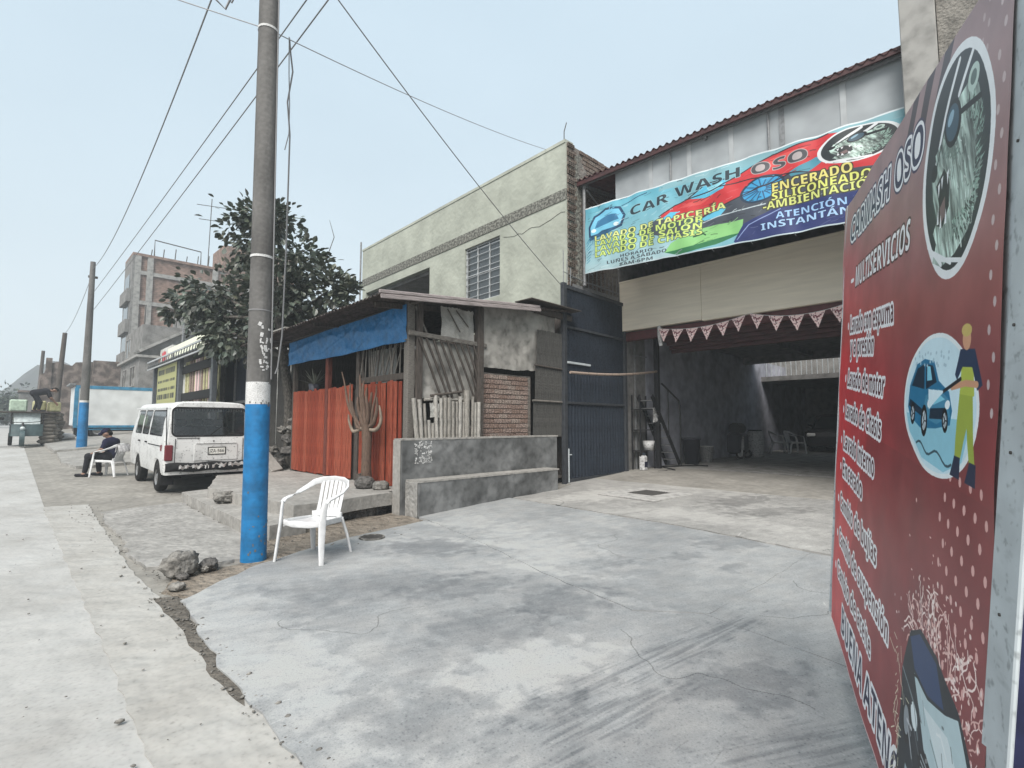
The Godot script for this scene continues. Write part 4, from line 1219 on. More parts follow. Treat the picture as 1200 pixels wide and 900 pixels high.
	for k in 5:
		part("roof_scrap", MB.new().bar(Vector3(5.0 + k * 0.62, 3.74 + k * 0.06, -7.5 - k * 0.1), Vector3(5.5 + k * 0.62, 3.79 + k * 0.06, -7.45), 0.2, 0.02, Vector3(0.1, 1, 0.1 * (k % 3 - 1))), M.old_wood, t)
	for zz in [-12.8, -10.2, -7.75]:
		part("rafter", MB.new().bar(Vector3(4.35, 3.53, zz), Vector3(9.0, 3.97, zz), 0.06, 0.09), M.old_wood, t)
	part("eave_pole", MB.new().tube([Vector3(4.95, 3.56, -14.1), Vector3(4.95, 3.62, -7.3)], 0.04, 7), M.old_wood, t)
	part("eave_plank", bx(4.3, 4.5, 3.64, 3.67, -13.3, -11.6), M.bamboo[0], t)
	part("left_end", bx(5.05, 9.2, 0.3, 3.7, -12.92, -12.86), M.dark_wood, t)
	part("back_boards", bx(9.2, 9.26, 0.3, 4.0, -12.9, -7.7), M.dark_wood, t)
	part("earth_floor", bx(5.05, 9.2, 0.30, 0.34, -12.9, -7.5), M.dark_dirt, t)

func low_walls() -> void:
	var t := thing("concrete_bench", "weathered grey concrete bench wall with a low step along the driveway", "bench")
	part("backrest", bx(4.60, 8.50, 0.0, 1.252, -7.48, -7.25, 0.018), M.old_concrete, t)
	part("seat", bx(4.70, 8.12, 0.0, 0.585, -7.247, -6.90, 0.022), M.old_concrete, t)
	part("cap", slab([Vector2(4.595, -7.485), Vector2(8.505, -7.485), Vector2(8.505, -7.243), Vector2(4.595, -7.243)], func(x, z): return 1.262, 71, 0.006, 0.03), M.platform, t)
	part("cap", slab([Vector2(4.695, -7.245), Vector2(8.12, -7.245), Vector2(8.12, -6.893), Vector2(4.695, -6.893)], func(x, z): return 0.595, 72, 0.007, 0.03), M.platform, t)
	part("end_face", bx(4.575, 4.598, 0.0, 1.24, -7.47, -7.26, 0.006), M.platform, t)
	part("end_face", bx(4.675, 4.698, 0.0, 0.57, -7.24, -6.91, 0.006), M.slab_light, t)
	var fl := MB.new()
	for k in 130:   # flaked remains of white paint near its left end
		var p := Vector3(rng.randf_range(4.86, 5.20), rng.randf_range(0.84, 1.22), -7.2475)
		if absf(p.x - 5.03) < 0.10 and absf(p.y - 1.04) < 0.10 and rng.randf() < 0.5: continue
		fl.box(p, Vector3(rng.randf_range(0.006, 0.035), rng.randf_range(0.006, 0.03), 0.006), Basis(Vector3.BACK, rng.randf_range(-0.7, 0.7)))
	tag(part("paint_flake", fl, M.pole_white, t), "", "", "", "stuff")
	# the platform before the shed and its step
	var pf := thing("concrete_platform", "raised concrete platform with a broken edge in front of the red boards", "platform")
	pf.set_meta("kind", "structure")
	part("deck", slab([Vector2(2.90, -7.25), Vector2(3.5, -7.22), Vector2(4.1, -7.42), Vector2(4.58, -7.48), Vector2(4.58, -7.6), Vector2(5.05, -7.75), Vector2(5.3, -12.8), Vector2(5.4, -14.6), Vector2(4.2, -14.4), Vector2(3.38, -12.75), Vector2(2.60, -10.30)], func(x, z): return 0.38 - 0.012 * max(0.0, -z - 12.0), 73, 0.016, 0.20), M.platform, pf)
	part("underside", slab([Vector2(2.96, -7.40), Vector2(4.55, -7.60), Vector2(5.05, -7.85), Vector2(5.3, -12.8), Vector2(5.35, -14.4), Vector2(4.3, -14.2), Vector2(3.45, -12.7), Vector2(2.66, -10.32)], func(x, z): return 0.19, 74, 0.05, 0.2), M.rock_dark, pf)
	part("step", slab([Vector2(2.45, -11.49), Vector2(2.36, -9.2), Vector2(2.32, -7.44), Vector2(2.46, -6.92), Vector2(2.98, -7.06), Vector2(2.95, -9.0), Vector2(2.98, -11.7)], func(x, z): return 0.205, 75, 0.010, 0.21), M.platform, pf)

func right_side() -> void:
	var t := thing("shuttered_booth", "white ribbed booth with dark blue base half hidden behind the sign's white post", "booth", Vector3(1.92, 0, -0.10))
	part("base", bx(0.0, 0.6, 0.0, 1.03, 0.0, 1.8), M.deep_blue, t)
	for k in 9:
		part("slat", bx(-0.01, 0.55, 1.035 + k * 0.072, 1.035 + k * 0.072 + 0.066, 0.0, 1.8, 0.008), M.shutter_white, t)
	part("header", bx(-0.02, 0.6, 1.69, 2.3, -0.005, 1.8), M.white_post, t)

func far_buildings() -> void:
	# slate gate between the tree and the kiosk
	var g := thing("slate_gate", "tall slate grey sheet metal gate under the tree, behind the van", "gate", Vector3(5.25, 0.1, -15.9))
	for k in 4:
		part("stile", bx(-0.04, 0.04, 0.0, 4.3 - 0.1 * (k % 2), -k * 1.15 - 0.07, -k * 1.15, 0.006), M.steel_grey, g)
	for k in 3:
		for yy in [[0.1, 2.05], [2.15, 4.1]]:
			part("panel", corrugated(Vector3(0.0, yy[0], -k * 1.15 - 0.08), Vector3(0, yy[1] - yy[0], 0), Vector3(0, 0, -1.06), 0.13, 0.012, Vector3.LEFT, 0.0, 4), M.gate_blue, g)
	part("rail", bx(-0.03, 0.03, 2.06, 2.14, -3.5, 0.0), M.steel_grey, g)
	part("rail", bx(-0.03, 0.03, 4.1, 4.2, -3.5, 0.0), M.steel_grey, g)
	var df := thing("dark_fence", "dark weathered sheet fence behind the tree trunk, left of the red boards", "fence")
	for k in 5:
		part("sheet", corrugated(Vector3(6.1 - 0.14 * k, 0.3, -13.0 - k * 0.6), Vector3(0, 3.2 + 0.12 * (k % 2), 0), Vector3(-0.13, 0, -0.58), 0.09, 0.01, Vector3.LEFT, 0.02, 4), M.reed, df)
	# kiosk with yellow price board
	var k1 := thing("street_kiosk", "grey framed kiosk with awning and yellow board, behind the white van", "kiosk")
	for zz in [-26.9, -22.3, -17.9]:
		part("post", bx(4.45, 4.6, 0.3, 4.0, zz - 0.1, zz + 0.1, 0.01), M.kiosk_frame, k1)
	part("side_panel", bx(4.62, 4.7, 0.3, 3.9, -26.75, -25.9), M.kiosk_frame, k1)
	var cv := Canvas.new(3.4, 2.9, 70, Color(0.60, 0.60, 0.40))
	var r2 := RandomNumberGenerator.new()
	r2.seed = 12
	for i in 8:
		var y := 2.55 - i * 0.34
		var big := i in [0, 3, 7]
		var x := 0.15
		while x < 3.1:
			var w := r2.randf_range(0.12, 0.3)
			cv.poly([Vector2(x, y), Vector2(x + w, y), Vector2(x + w, y + (0.2 if big else 0.11)), Vector2(x, y + (0.2 if big else 0.11))], Color(0.16, 0.16, 0.12) if r2.randf() < 0.85 else Color(0.5, 0.48, 0.3))
			x += w + r2.randf_range(0.03, 0.08)
	part("yellow_board", MB.new().quad(Vector3(4.42, 1.0, -25.85), Vector3(4.42, 1.0, -22.45), Vector3(4.42, 3.85, -22.45), Vector3(4.42, 3.85, -25.85), Vector3.LEFT), printed(cv.texture()), k1)
	part("board_back", bx(4.43, 4.5, 0.95, 3.9, -25.9, -22.42), M.kiosk_frame, k1)
	for k in 24:
		var c: Material = [M.yellow, M.bamboo_bar, M.pink, M.brick[1], M.bamboo[0]][(k * 7 + k / 5) % 5] if k > 2 else M.yellow
		part("striped_slat", bx(4.66 + 0.02 * (k % 2), 4.70 + 0.02 * (k % 2), 0.9, 3.8, -22.2 + k * 0.178, -22.2 + k * 0.178 + 0.15), c, k1)
	for yy in [1.35, 2.35, 3.35]:
		part("dark_band", bx(4.55, 4.62, yy, yy + 0.28, -22.2, -17.95), M.black, k1)
	part("awning", MB.new().grid(func(u, v): return Vector3(lerp(4.25, 6.2, v), 3.98 + 0.30 * v, lerp(-27.1, -17.6, u)), 20, 4, Vector3.UP, 0.04), M.kiosk_frame, k1)
	part("awning_edge", MB.new().bar(Vector3(4.25, 4.16, -27.1), Vector3(4.25, 4.16, -17.6), 0.04, 0.06), M.batten, k1)
	part("awning_edge", MB.new().bar(Vector3(4.25, 3.84, -27.1), Vector3(4.25, 3.84, -17.6), 0.04, 0.05), M.batten, k1)
	for i in 24:
		part("awning_strut", MB.new().bar(Vector3(4.25, 3.84, -27.0 + i * 0.39), Vector3(4.25, 4.14, -27.0 + i * 0.39 + 0.2), 0.025, 0.025), M.steel_grey, k1)
	part("back_wall", bx(6.0, 6.1, 0.3, 4.3, -27.0, -17.7), M.inner_dark, k1)
	# white shop with a pale signboard
	var ws := thing("white_shop", "white rendered shop with blank pale signboard, between kiosk and grey flats", "shop")
	part("wall", bx(6.3, 13.0, 0.5, 4.9, -36.5, -23.0), M.white_wall, ws)
	part("signboard", bx(6.1, 6.28, 4.0, 5.62, -33.2, -22.5), sm(tone(0.70, 0.72, 0.58), 0.7, {}), ws)
	part("parapet", bx(6.3, 6.5, 4.9, 5.9, -36.5, -33.3), M.white_wall, ws)
	window(ws, Transform3D(Basis(Vector3(0, 0, -1), Vector3.UP, Vector3(-1, 0, 0)), Vector3(6.29, 3.2, -34.7)), 1.8, 1.3, 2, 1, M.kiosk_frame, M.glass)
	for k in 5:
		var a := 0.5 + k * 0.5
		part("sign_ray", MB.new().bar(Vector3(6.09, 4.75 + 0.16 * sin(a), -31.9 + 0.16 * cos(a)), Vector3(6.09, 4.75 + 0.5 * sin(a), -31.9 + 0.5 * cos(a)), 0.02, 0.07), M.far_grey, ws)
	part("red_emblem", MB.new().grid(func(u, v): return Vector3(5.95 + 0.08 * sin(u * 6.0), 4.5 + 0.95 * v, -33.9 + 0.95 * u), 8, 6, Vector3.LEFT, 0.03), M.mirror_red, ws)
	var an := thing("roof_antenna", "thin lattice antenna mast on the roof of the white shop", "antenna", Vector3(7.2, 4.9, -35.2))
	for k in 3:
		part("rod", MB.new().tube([Vector3(0.16 * cos(k * 2.1), 0, 0.16 * sin(k * 2.1)), Vector3(0.03 * cos(k * 2.1), 4.3, 0.03 * sin(k * 2.1))], 0.03, 5), M.steel_grey, an)
	for k in 12:
		part("rung", MB.new().tube([Vector3(0.14, k * 0.34, 0), Vector3(-0.1, k * 0.34 + 0.17, 0.12)], 0.02, 4), M.steel_grey, an)
	# grey flats with jutting upper floors
	var gf := thing("grey_flats", "unfinished grey concrete flats with jutting balconies before the brick tower", "building")
	part("wall", bx(7.0, 12.0, 0.6, 3.3, -43.0, -36.6), M.far_grey, gf)
	for zz in [-42.85, -41.25, -38.9, -36.75]:
		part("pillar", bx(6.0, 6.4, 0.6, 3.3, zz - 0.2, zz + 0.2), M.far_grey, gf)
	part("end_wall", bx(6.41, 7.0, 0.6, 3.3, -36.9, -36.6), M.far_grey, gf)
	part("upper_wall", bx(5.3, 12.0, 3.42, 5.4, -43.3, -36.4), M.far_grey, gf)
	part("slab", bx(5.2, 12.1, 3.302, 3.418, -43.4, -36.3), M.far_concrete, gf)
	part("slab", bx(5.1, 12.1, 5.402, 5.54, -43.5, -36.2), M.far_concrete, gf)
	part("top_wall", bx(5.4, 9.0, 5.54, 7.4, -42.8, -36.6), M.far_grey, gf)
	part("brick_flank", bx(6.2, 11.5, 3.45, 5.38, -36.398, -36.25), M.far_brick, gf)
	part("stair_roof", MB.new().grid(func(u, v): return Vector3(lerp(5.2, 9.5, u), lerp(5.8, 8.6, u), lerp(-36.2, -38.0, v)), 4, 4, Vector3.UP, 0.15), M.far_concrete, gf)
	part("top_room", bx(8.0, 12.5, 5.54, 9.4, -42.5, -38.0), M.far_grey, gf)
	for yz in [[4.4, -41.6], [4.4, -38.6], [6.4, -41.4]]:
		window(gf, Transform3D(Basis(Vector3(0, 0, -1), Vector3.UP, Vector3(-1, 0, 0)), Vector3(5.29 if yz[0] < 5 else 5.39, yz[0], yz[1])), 1.7, 1.25, 2, 1, M.far_concrete, M.glass)
	for k in 4:
		part("rebar", MB.new().tube([Vector3(5.5 + (k % 2) * 1.6, 7.4, -36.8 - (k / 2) * 2.0), Vector3(5.52 + (k % 2) * 1.6, 8.6, -36.8 - (k / 2) * 2.0)], 0.03, 4), M.iron, gf)
	# brick tower
	var tw := thing("brick_tower", "tall unfinished brick building with a bare concrete frame at the street end", "building")
	part("brick_infill", bx(6.5, 15.9, 0.9, 14.55, -51.5, -48.15), M.far_brick, tw)
	part("facade", bx(6.2, 6.5, 0.9, 14.55, -51.6, -48.0), M.far_grey, tw)
	for x in [6.55, 7.35, 11.9, 15.7]:
		part("frame_column", bx(x - 0.2, x + 0.2, 0.9, 14.6, -48.16, -47.98), M.far_concrete, tw)
	for y in [3.4, 5.9, 8.4, 10.9, 13.25]:
		part("frame_beam", bx(6.75, 15.6, y - 0.15, y + 0.15, -48.155, -48.0), M.far_concrete, tw)
	part("parapet", bx(6.2, 12.4, 14.55, 14.75, -51.6, -47.97), M.far_brick, tw)
	part("stair_block", bx(12.5, 18.5, 14.55, 16.9, -51.5, -48.05), M.far_brick, tw)
	for y in [4.6, 7.1, 9.6, 12.0]:
		part("balcony", bx(5.95, 6.19, y - 1.1, y - 0.1, -51.5, -48.1), M.far_grey, tw)
		part("window", bx(6.17, 6.198, y, y + 1.2, -50.9, -48.8), M.glass, tw)
	part("roof_frame", MB.new().tube([Vector3(7.6, 14.7, -48.3), Vector3(7.6, 16.1, -48.3), Vector3(10.9, 16.0, -48.6), Vector3(10.9, 14.7, -48.6)], 0.05, 5), M.iron, tw)
	for k in 6:
		part("rebar", MB.new().tube([Vector3(7.4 + k * 0.8, 14.7, -48.3), Vector3(7.4 + k * 0.8 + 0.05, 15.3 + 0.2 * (k % 3), -48.3)], 0.035, 4), M.iron, tw)
	part("aerial", MB.new().tube([Vector3(11.4, 14.7, -48.5), Vector3(11.5, 20.8, -48.5)], 0.035, 5), M.iron, tw)
	part("aerial_rod", MB.new().tube([Vector3(10.4, 20.0, -48.5), Vector3(12.6, 20.3, -48.5)], 0.03, 4), M.iron, tw)
	part("aerial_rod", MB.new().tube([Vector3(10.6, 18.8, -48.5), Vector3(12.3, 19.0, -48.5)], 0.03, 4), M.iron, tw)
	# low adobe buildings at the end
	var ad := thing("adobe_house", "low brown adobe house with ragged wall tops beyond the truck", "house")
	part("wall", MB.new().prism(PackedVector2Array([Vector2(1.5, 0.9), Vector2(6.2, 0.9), Vector2(6.2, 6.1), Vector2(5.0, 5.95), Vector2(4.6, 6.25), Vector2(3.4, 6.1), Vector2(3.2, 5.8), Vector2(2.4, 6.05), Vector2(1.9, 5.9), Vector2(1.75, 5.2), Vector2(1.5, 5.1)]), Transform3D(Basis.IDENTITY, Vector3(0, 0, -53.0)), 3.0), M.adobe, ad)
	part("pillar", bx(1.75, 2.1, 0.9, 6.3, -49.99, -49.9), M.adobe, ad)
	part("side_block", bx(4.4, 6.15, 4.3, 6.3, -49.98, -49.5), M.adobe, ad)
	var ad2 := thing("grey_shed", "small grey block shed farther down the street past the adobe house", "shed", Vector3(0.6, 0.9, -62.0))
	part("wall", bx(0, 3.0, 0, 3.4, -3.0, 0), M.far_grey, ad2)
	part("roof", bx(-0.1, 3.1, 3.402, 3.55, -3.1, 0.2), M.adobe, ad2)
	part("door", bx(0.9, 1.8, 0, 2.1, 0.002, 0.05), M.old_wood, ad2)

# ---------------------------------------------------------------- objects
func oval_tube(pts: Array, sides: Array, rw: Array, rh: Array, n := 10) -> MB:   # elliptical section: half width along "sides", half height across
	var m := MB.new()
	var rings := []
	var nrm := []
	for i in pts.size():
		var t: Vector3 = (pts[min(i + 1, pts.size() - 1)] - pts[max(i - 1, 0)]).normalized()
		var x: Vector3 = sides[i]
		x = (x - t * x.dot(t)).normalized()
		var y := t.cross(x)
		var a := []
		var b := []
		for k in n:
			var c := cos(TAU * k / n)
			var s := sin(TAU * k / n)
			a.append(pts[i] + x * rw[i] * sign(c) * pow(absf(c), 0.6) + y * rh[i] * sign(s) * pow(absf(s), 0.6))
			b.append((x * c / rw[i] + y * s / rh[i]).normalized())
		rings.append(a); nrm.append(b)
	for i in pts.size() - 1:
		for k in n:
			var l := (k + 1) % n
			m.tri(rings[i][k], rings[i][l], rings[i + 1][l], nrm[i][k], nrm[i][l], nrm[i + 1][l])
			m.tri(rings[i][k], rings[i + 1][l], rings[i + 1][k], nrm[i][k], nrm[i + 1][l], nrm[i + 1][k])
	for e in [0, pts.size() - 1]:
		var nn: Vector3 = (pts[0] - pts[1]).normalized() if e == 0 else (pts[e] - pts[e - 1]).normalized()
		for k in n: m.tri(pts[e], rings[e][k], rings[e][(k + 1) % n], nn, nn, nn)
	return m

# tapered capsules joined by a smooth minimum and meshed as surface nets
func flesh(bones: Array, cell: float, k := 0.03) -> MB:
	var lo := Vector3.ONE * 1e9
	var hi := -lo
	for b in bones:
		var r: float = max(b[2], b[3])
		for e in [b[0], b[1]]:
			lo = lo.min(e - Vector3.ONE * (r + cell * 3)); hi = hi.max(e + Vector3.ONE * (r + cell * 3))
	var n := Vector3i(((hi - lo) / cell).ceil()) + Vector3i.ONE
	var F := PackedFloat32Array()
	F.resize(n.x * n.y * n.z)
	F.fill(1.0)
	for b in bones:
		var A: Vector3 = b[0]
		var B: Vector3 = b[1]
		var pad: float = max(b[2], b[3]) + k + cell * 2.0
		var i0 := Vector3i(((A.min(B) - Vector3.ONE * pad - lo) / cell).floor()).clamp(Vector3i.ZERO, n - Vector3i.ONE)
		var i1 := Vector3i(((A.max(B) + Vector3.ONE * pad - lo) / cell).ceil()).clamp(Vector3i.ZERO, n - Vector3i.ONE)
		var AB := B - A
		var L := AB.length_squared()
		for z in range(i0.z, i1.z + 1):
			for y in range(i0.y, i1.y + 1):
				for x in range(i0.x, i1.x + 1):
					var p := lo + Vector3(x, y, z) * cell
					var t: float = clamp((p - A).dot(AB) / L, 0.0, 1.0) if L > 0.0 else 0.0
					var d: float = p.distance_to(A + AB * t) - lerp(float(b[2]), float(b[3]), t)
					var id := (z * n.y + y) * n.x + x
					var o := F[id]
					var h: float = max(k - absf(o - d), 0.0) / k
					F[id] = min(o, d) - h * h * k * 0.25
	var vid := {}
	var V := PackedVector3Array()
	var N := PackedVector3Array()
	for z in n.z - 1:
		for y in n.y - 1:
			for x in n.x - 1:
				var id := (z * n.y + y) * n.x + x
				var c := [F[id], F[id + 1], F[id + n.x], F[id + n.x + 1], F[id + n.x * n.y], F[id + n.x * n.y + 1], F[id + n.x * n.y + n.x], F[id + n.x * n.y + n.x + 1]]
				var neg := 0
				for q in c:
					if q < 0.0: neg += 1
				if neg == 0 or neg == 8: continue
				var s := Vector3.ZERO
				var cnt := 0
				for e in [[0, 1], [2, 3], [4, 5], [6, 7], [0, 2], [1, 3], [4, 6], [5, 7], [0, 4], [1, 5], [2, 6], [3, 7]]:
					var a: float = c[e[0]]
					var bb: float = c[e[1]]
					if (a < 0.0) != (bb < 0.0):
						var t2 := a / (a - bb)
						s += Vector3(e[0] & 1, (e[0] >> 1) & 1, e[0] >> 2).lerp(Vector3(e[1] & 1, (e[1] >> 1) & 1, e[1] >> 2), t2)
						cnt += 1
				vid[id] = V.size()
				V.append(lo + (Vector3(x, y, z) + s / cnt) * cell)
				N.append(Vector3(c[1] + c[3] + c[5] + c[7] - c[0] - c[2] - c[4] - c[6], c[2] + c[3] + c[6] + c[7] - c[0] - c[1] - c[4] - c[5], c[4] + c[5] + c[6] + c[7] - c[0] - c[1] - c[2] - c[3]).normalized())
	var m := MB.new()
	var st := [1, n.x, n.x * n.y]
	for id in vid:
		for ax in 3:
			var u: int = st[(ax + 1) % 3]
			var w: int = st[(ax + 2) % 3]
			if (F[id] < 0.0) == (F[id + st[ax]] < 0.0): continue
			if not (vid.has(id - u) and vid.has(id - w) and vid.has(id - u - w)): continue
			var q := [vid[id], vid[id - u], vid[id - u - w], vid[id - w]]
			m.tri(V[q[0]], V[q[1]], V[q[2]], N[q[0]], N[q[1]], N[q[2]])
			m.tri(V[q[0]], V[q[2]], V[q[3]], N[q[0]], N[q[2]], N[q[3]])
	return m

func hand(bones: Array, wrist: Vector3, along: Vector3, palm: Vector3) -> void:   # palm, four fingers and a thumb
	var side := along.cross(palm).normalized()
	bones.append([wrist, wrist + along * 0.075, 0.022, 0.030])
	for k in 4:
		var s := (k - 1.5) * 0.021
		var base := wrist + along * 0.085 + side * s
		var L: float = [0.060, 0.075, 0.070, 0.052][k]
		var mid := base + along * L * 0.55 + palm * 0.012
		bones.append([base, mid, 0.0095, 0.009])
		bones.append([mid, mid + along * L * 0.3 + palm * 0.03, 0.009, 0.008])
	var tb := wrist + along * 0.03 - side * 0.03
	bones.append([tb, tb + along * 0.04 - side * 0.03, 0.012, 0.010])
	bones.append([tb + along * 0.04 - side * 0.03, tb + along * 0.07 - side * 0.03 + palm * 0.02, 0.010, 0.009])

# j: joints by name, local to the figure
func figure(t: Node3D, j: Dictionary, shirt: Material, trousers: Material, cap: Material) -> void:
	var skin := []
	var look: Vector3 = j.look.normalized()
	var hd: Vector3 = j.head
	var up: Vector3 = (hd - j.neck).normalized()
	var rt := look.cross(up).normalized()
	skin.append([j.neck - up * 0.05, hd - up * 0.04, 0.052, 0.055])
	skin.append([hd + up * 0.03 - look * 0.015, hd + up * 0.035 + look * 0.01, 0.092, 0.088])
	skin.append([hd - up * 0.055 + look * 0.035, hd - up * 0.01 + look * 0.04, 0.055, 0.068])
	skin.append([hd - up * 0.0 + look * 0.10, hd - up * 0.022 + look * 0.112, 0.010, 0.016])
	for s in [-1.0, 1.0]:
		skin.append([hd + rt * s * 0.088 - up * 0.01, hd + rt * s * 0.095 + up * 0.02, 0.014, 0.016])
		var q: String = "l" if s < 0 else "r"
		skin.append([j["sh_" + q], j["el_" + q], 0.050, 0.040])
		skin.append([j["el_" + q], j["wr_" + q], 0.040, 0.027])
		var al: Vector3 = (j["wr_" + q] - j["el_" + q]).normalized()
		var pm: Vector3 = (Vector3.DOWN - al * Vector3.DOWN.dot(al)).normalized()
		hand(skin, j["wr_" + q], al, pm if pm.length() > 0.3 else look)
		skin.append([j["hip_" + q], j["kn_" + q], 0.085, 0.058])
		skin.append([j["kn_" + q], j["an_" + q], 0.055, 0.036])
		skin.append([j["an_" + q], j["an_" + q] + j["toe_" + q] * 0.16 + Vector3.DOWN * 0.045, 0.040, 0.030])
	var chest: Vector3 = j.neck.lerp(j.pelvis, 0.28)
	var sr: Vector3 = (j.sh_r - j.sh_l) * 0.5
	skin.append([chest - sr * 0.5, chest + sr * 0.5, 0.115, 0.115])
	skin.append([chest, j.pelvis, 0.125, 0.130])
	part("body", flesh(skin, 0.014), M.skin, t)
	var sb := [[chest - sr * 0.5, chest + sr * 0.5, 0.132, 0.132], [chest, j.pelvis, 0.142, 0.150], [j.neck - up * 0.07, j.neck - up * 0.05, 0.08, 0.07]]
	var tb := [[j.pelvis + (j.hip_l - j.pelvis) * 0.6, j.pelvis + (j.hip_r - j.pelvis) * 0.6, 0.140, 0.140]]
	for q in ["l", "r"]:
		sb.append([j["sh_" + q], j["sh_" + q].lerp(j["el_" + q], 0.8), 0.066, 0.060])
		sb.append([chest, j["sh_" + q], 0.11, 0.070])
		tb.append([j["hip_" + q], j["kn_" + q], 0.100, 0.074])
		tb.append([j["kn_" + q], j["kn_" + q].lerp(j["an_" + q], 0.86), 0.074, 0.058])
		var a: Vector3 = j["an_" + q] + Vector3.DOWN * 0.03
		part("shoe", flesh([[a - j["toe_" + q] * 0.05, a + j["toe_" + q] * 0.19, 0.048, 0.040]], 0.014), M.dark_cloth, t)
	part("shirt", flesh(sb, 0.02, 0.05), shirt, t)
	part("trousers", flesh(tb, 0.02, 0.05), trousers, t)
	var hb := [[hd + up * 0.055 - look * 0.03, hd + up * 0.065 + look * 0.005, 0.090, 0.083], [hd + up * 0.0 - look * 0.055, hd - look * 0.05, 0.065, 0.065]]
	var h := part("hair", flesh(hb, 0.014), M.hair, t)
	if cap:
		part("cap", flesh([[hd + up * 0.075 - look * 0.015, hd + up * 0.08 + look * 0.01, 0.098, 0.095], [hd + up * 0.065 + look * 0.10, hd + up * 0.055 + look * 0.16, 0.045, 0.04]], 0.014), cap, t)
	for s in [-1.0, 1.0]:
		part("eye", MB.new().tube([hd + look * 0.088 + rt * s * 0.032 + up * 0.02, hd + look * 0.102 + rt * s * 0.032 + up * 0.02], 0.011, 6), M.black, h)
	part("mouth", MB.new().bar(hd + look * 0.095 - up * 0.055 - rt * 0.022, hd + look * 0.095 - up * 0.055 + rt * 0.022, 0.008, 0.01), M.maroon, h)

func plastic_chair(called: String, label: String, at: Vector3, turn: float, group := "") -> Node3D:   # front along +z
	var t := thing(called, label, "chair", at, turn, group)
	part("seat", MB.new().grid(func(u, v):
		var w: float = lerp(0.235, 0.205, v)
		var x = (u - 0.5) * 2.0
		var z: float = lerp(0.245, -0.20, v)
		var edge := pow(absf(x), 6.0) * -0.022 + (-0.035 * pow(clamp(1.0 - v * 6.0, 0.0, 1.0), 2.0))
		return Vector3(x * w, 0.432 - 0.022 * v - 0.012 * cos(x * 1.5) * sin(v * PI) + edge, z), 20, 20, Vector3.UP, 0.014), M.chair, t)
	part("seat_rim", oval_tube([Vector3(-0.235, 0.415, 0.235), Vector3(-0.1, 0.395, 0.255), Vector3(0.1, 0.395, 0.255), Vector3(0.235, 0.415, 0.235)], [Vector3.UP, Vector3.UP, Vector3.UP, Vector3.UP], [0.03, 0.028, 0.028, 0.03], [0.008, 0.008, 0.008, 0.008]), M.chair, t)
	for s in [-1.0, 1.0]:
		part("seat_side", oval_tube([Vector3(s * 0.24, 0.415, 0.23), Vector3(s * 0.225, 0.405, 0.0), Vector3(s * 0.20, 0.39, -0.21)], [Vector3.UP, Vector3.UP, Vector3.UP], [0.03, 0.03, 0.03], [0.01, 0.01, 0.01]), M.chair, t)
		# front leg, broad and tapering down, its top running into the arm
		var fl := [Vector3(s * 0.292, 0.0, 0.285), Vector3(s * 0.275, 0.2, 0.268), Vector3(s * 0.262, 0.42, 0.245), Vector3(s * 0.268, 0.55, 0.228), Vector3(s * 0.275, 0.635, 0.205)]
		var sd := []
		for p in fl: sd.append(Vector3(s * 0.5, 0, -0.85).normalized())
		part("leg", oval_tube(fl, sd, [0.026, 0.034, 0.042, 0.030, 0.028], [0.016, 0.017, 0.018, 0.016, 0.015]), M.chair, t)
		var rl := [Vector3(s * 0.255, 0.0, -0.315), Vector3(s * 0.228, 0.22, -0.265), Vector3(s * 0.195, 0.41, -0.205)]
		part("leg", oval_tube(rl, [Vector3(s * 0.7, 0, 0.7), Vector3(s * 0.7, 0, 0.7), Vector3(s * 0.7, 0, 0.7)], [0.024, 0.032, 0.040], [0.014, 0.015, 0.016]), M.chair, t)
		part("arm", oval_tube([Vector3(s * 0.275, 0.625, 0.212), Vector3(s * 0.278, 0.655, 0.17), Vector3(s * 0.282, 0.672, 0.08), Vector3(s * 0.282, 0.70, -0.06), Vector3(s * 0.268, 0.745, -0.19), Vector3(s * 0.225, 0.795, -0.275), Vector3(s * 0.14, 0.82, -0.325), Vector3(0.0, 0.83, -0.345)], [Vector3.RIGHT, Vector3.RIGHT, Vector3.RIGHT, Vector3(s, 0.3, 0), Vector3(s, 0.8, 0.2), Vector3(s * 0.3, 1, 0.2), Vector3(0, 1, 0.2), Vector3(0, 1, 0.2)], [0.028, 0.028, 0.028, 0.028, 0.030, 0.034, 0.036, 0.036], [0.012, 0.013, 0.013, 0.013, 0.012, 0.011, 0.010, 0.010], 12), M.chair, t)
	for k in 6:
		var x := (k - 2.5) * 0.058
		var zb := -0.205 - 0.02 + 0.25 * x * x
		var zt := -0.335 + 0.35 * x * x
		part("back_slat", oval_tube([Vector3(x * 0.92, 0.415, zb + 0.01), Vector3(x * 0.97, 0.60, lerp(zb, zt, 0.42) - 0.005), Vector3(x, 0.81, zt)], [Vector3.RIGHT, Vector3.RIGHT, Vector3.RIGHT], [0.030, 0.022, 0.024], [0.007, 0.006, 0.006], 8), M.chair, t)
	part("back_base", oval_tube([Vector3(-0.195, 0.425, -0.20), Vector3(-0.1, 0.43, -0.228), Vector3(0.1, 0.43, -0.228), Vector3(0.195, 0.425, -0.20)], [Vector3.UP, Vector3.UP, Vector3.UP, Vector3.UP], [0.045, 0.05, 0.05, 0.045], [0.01, 0.01, 0.01, 0.01]), M.chair, t)
	return t

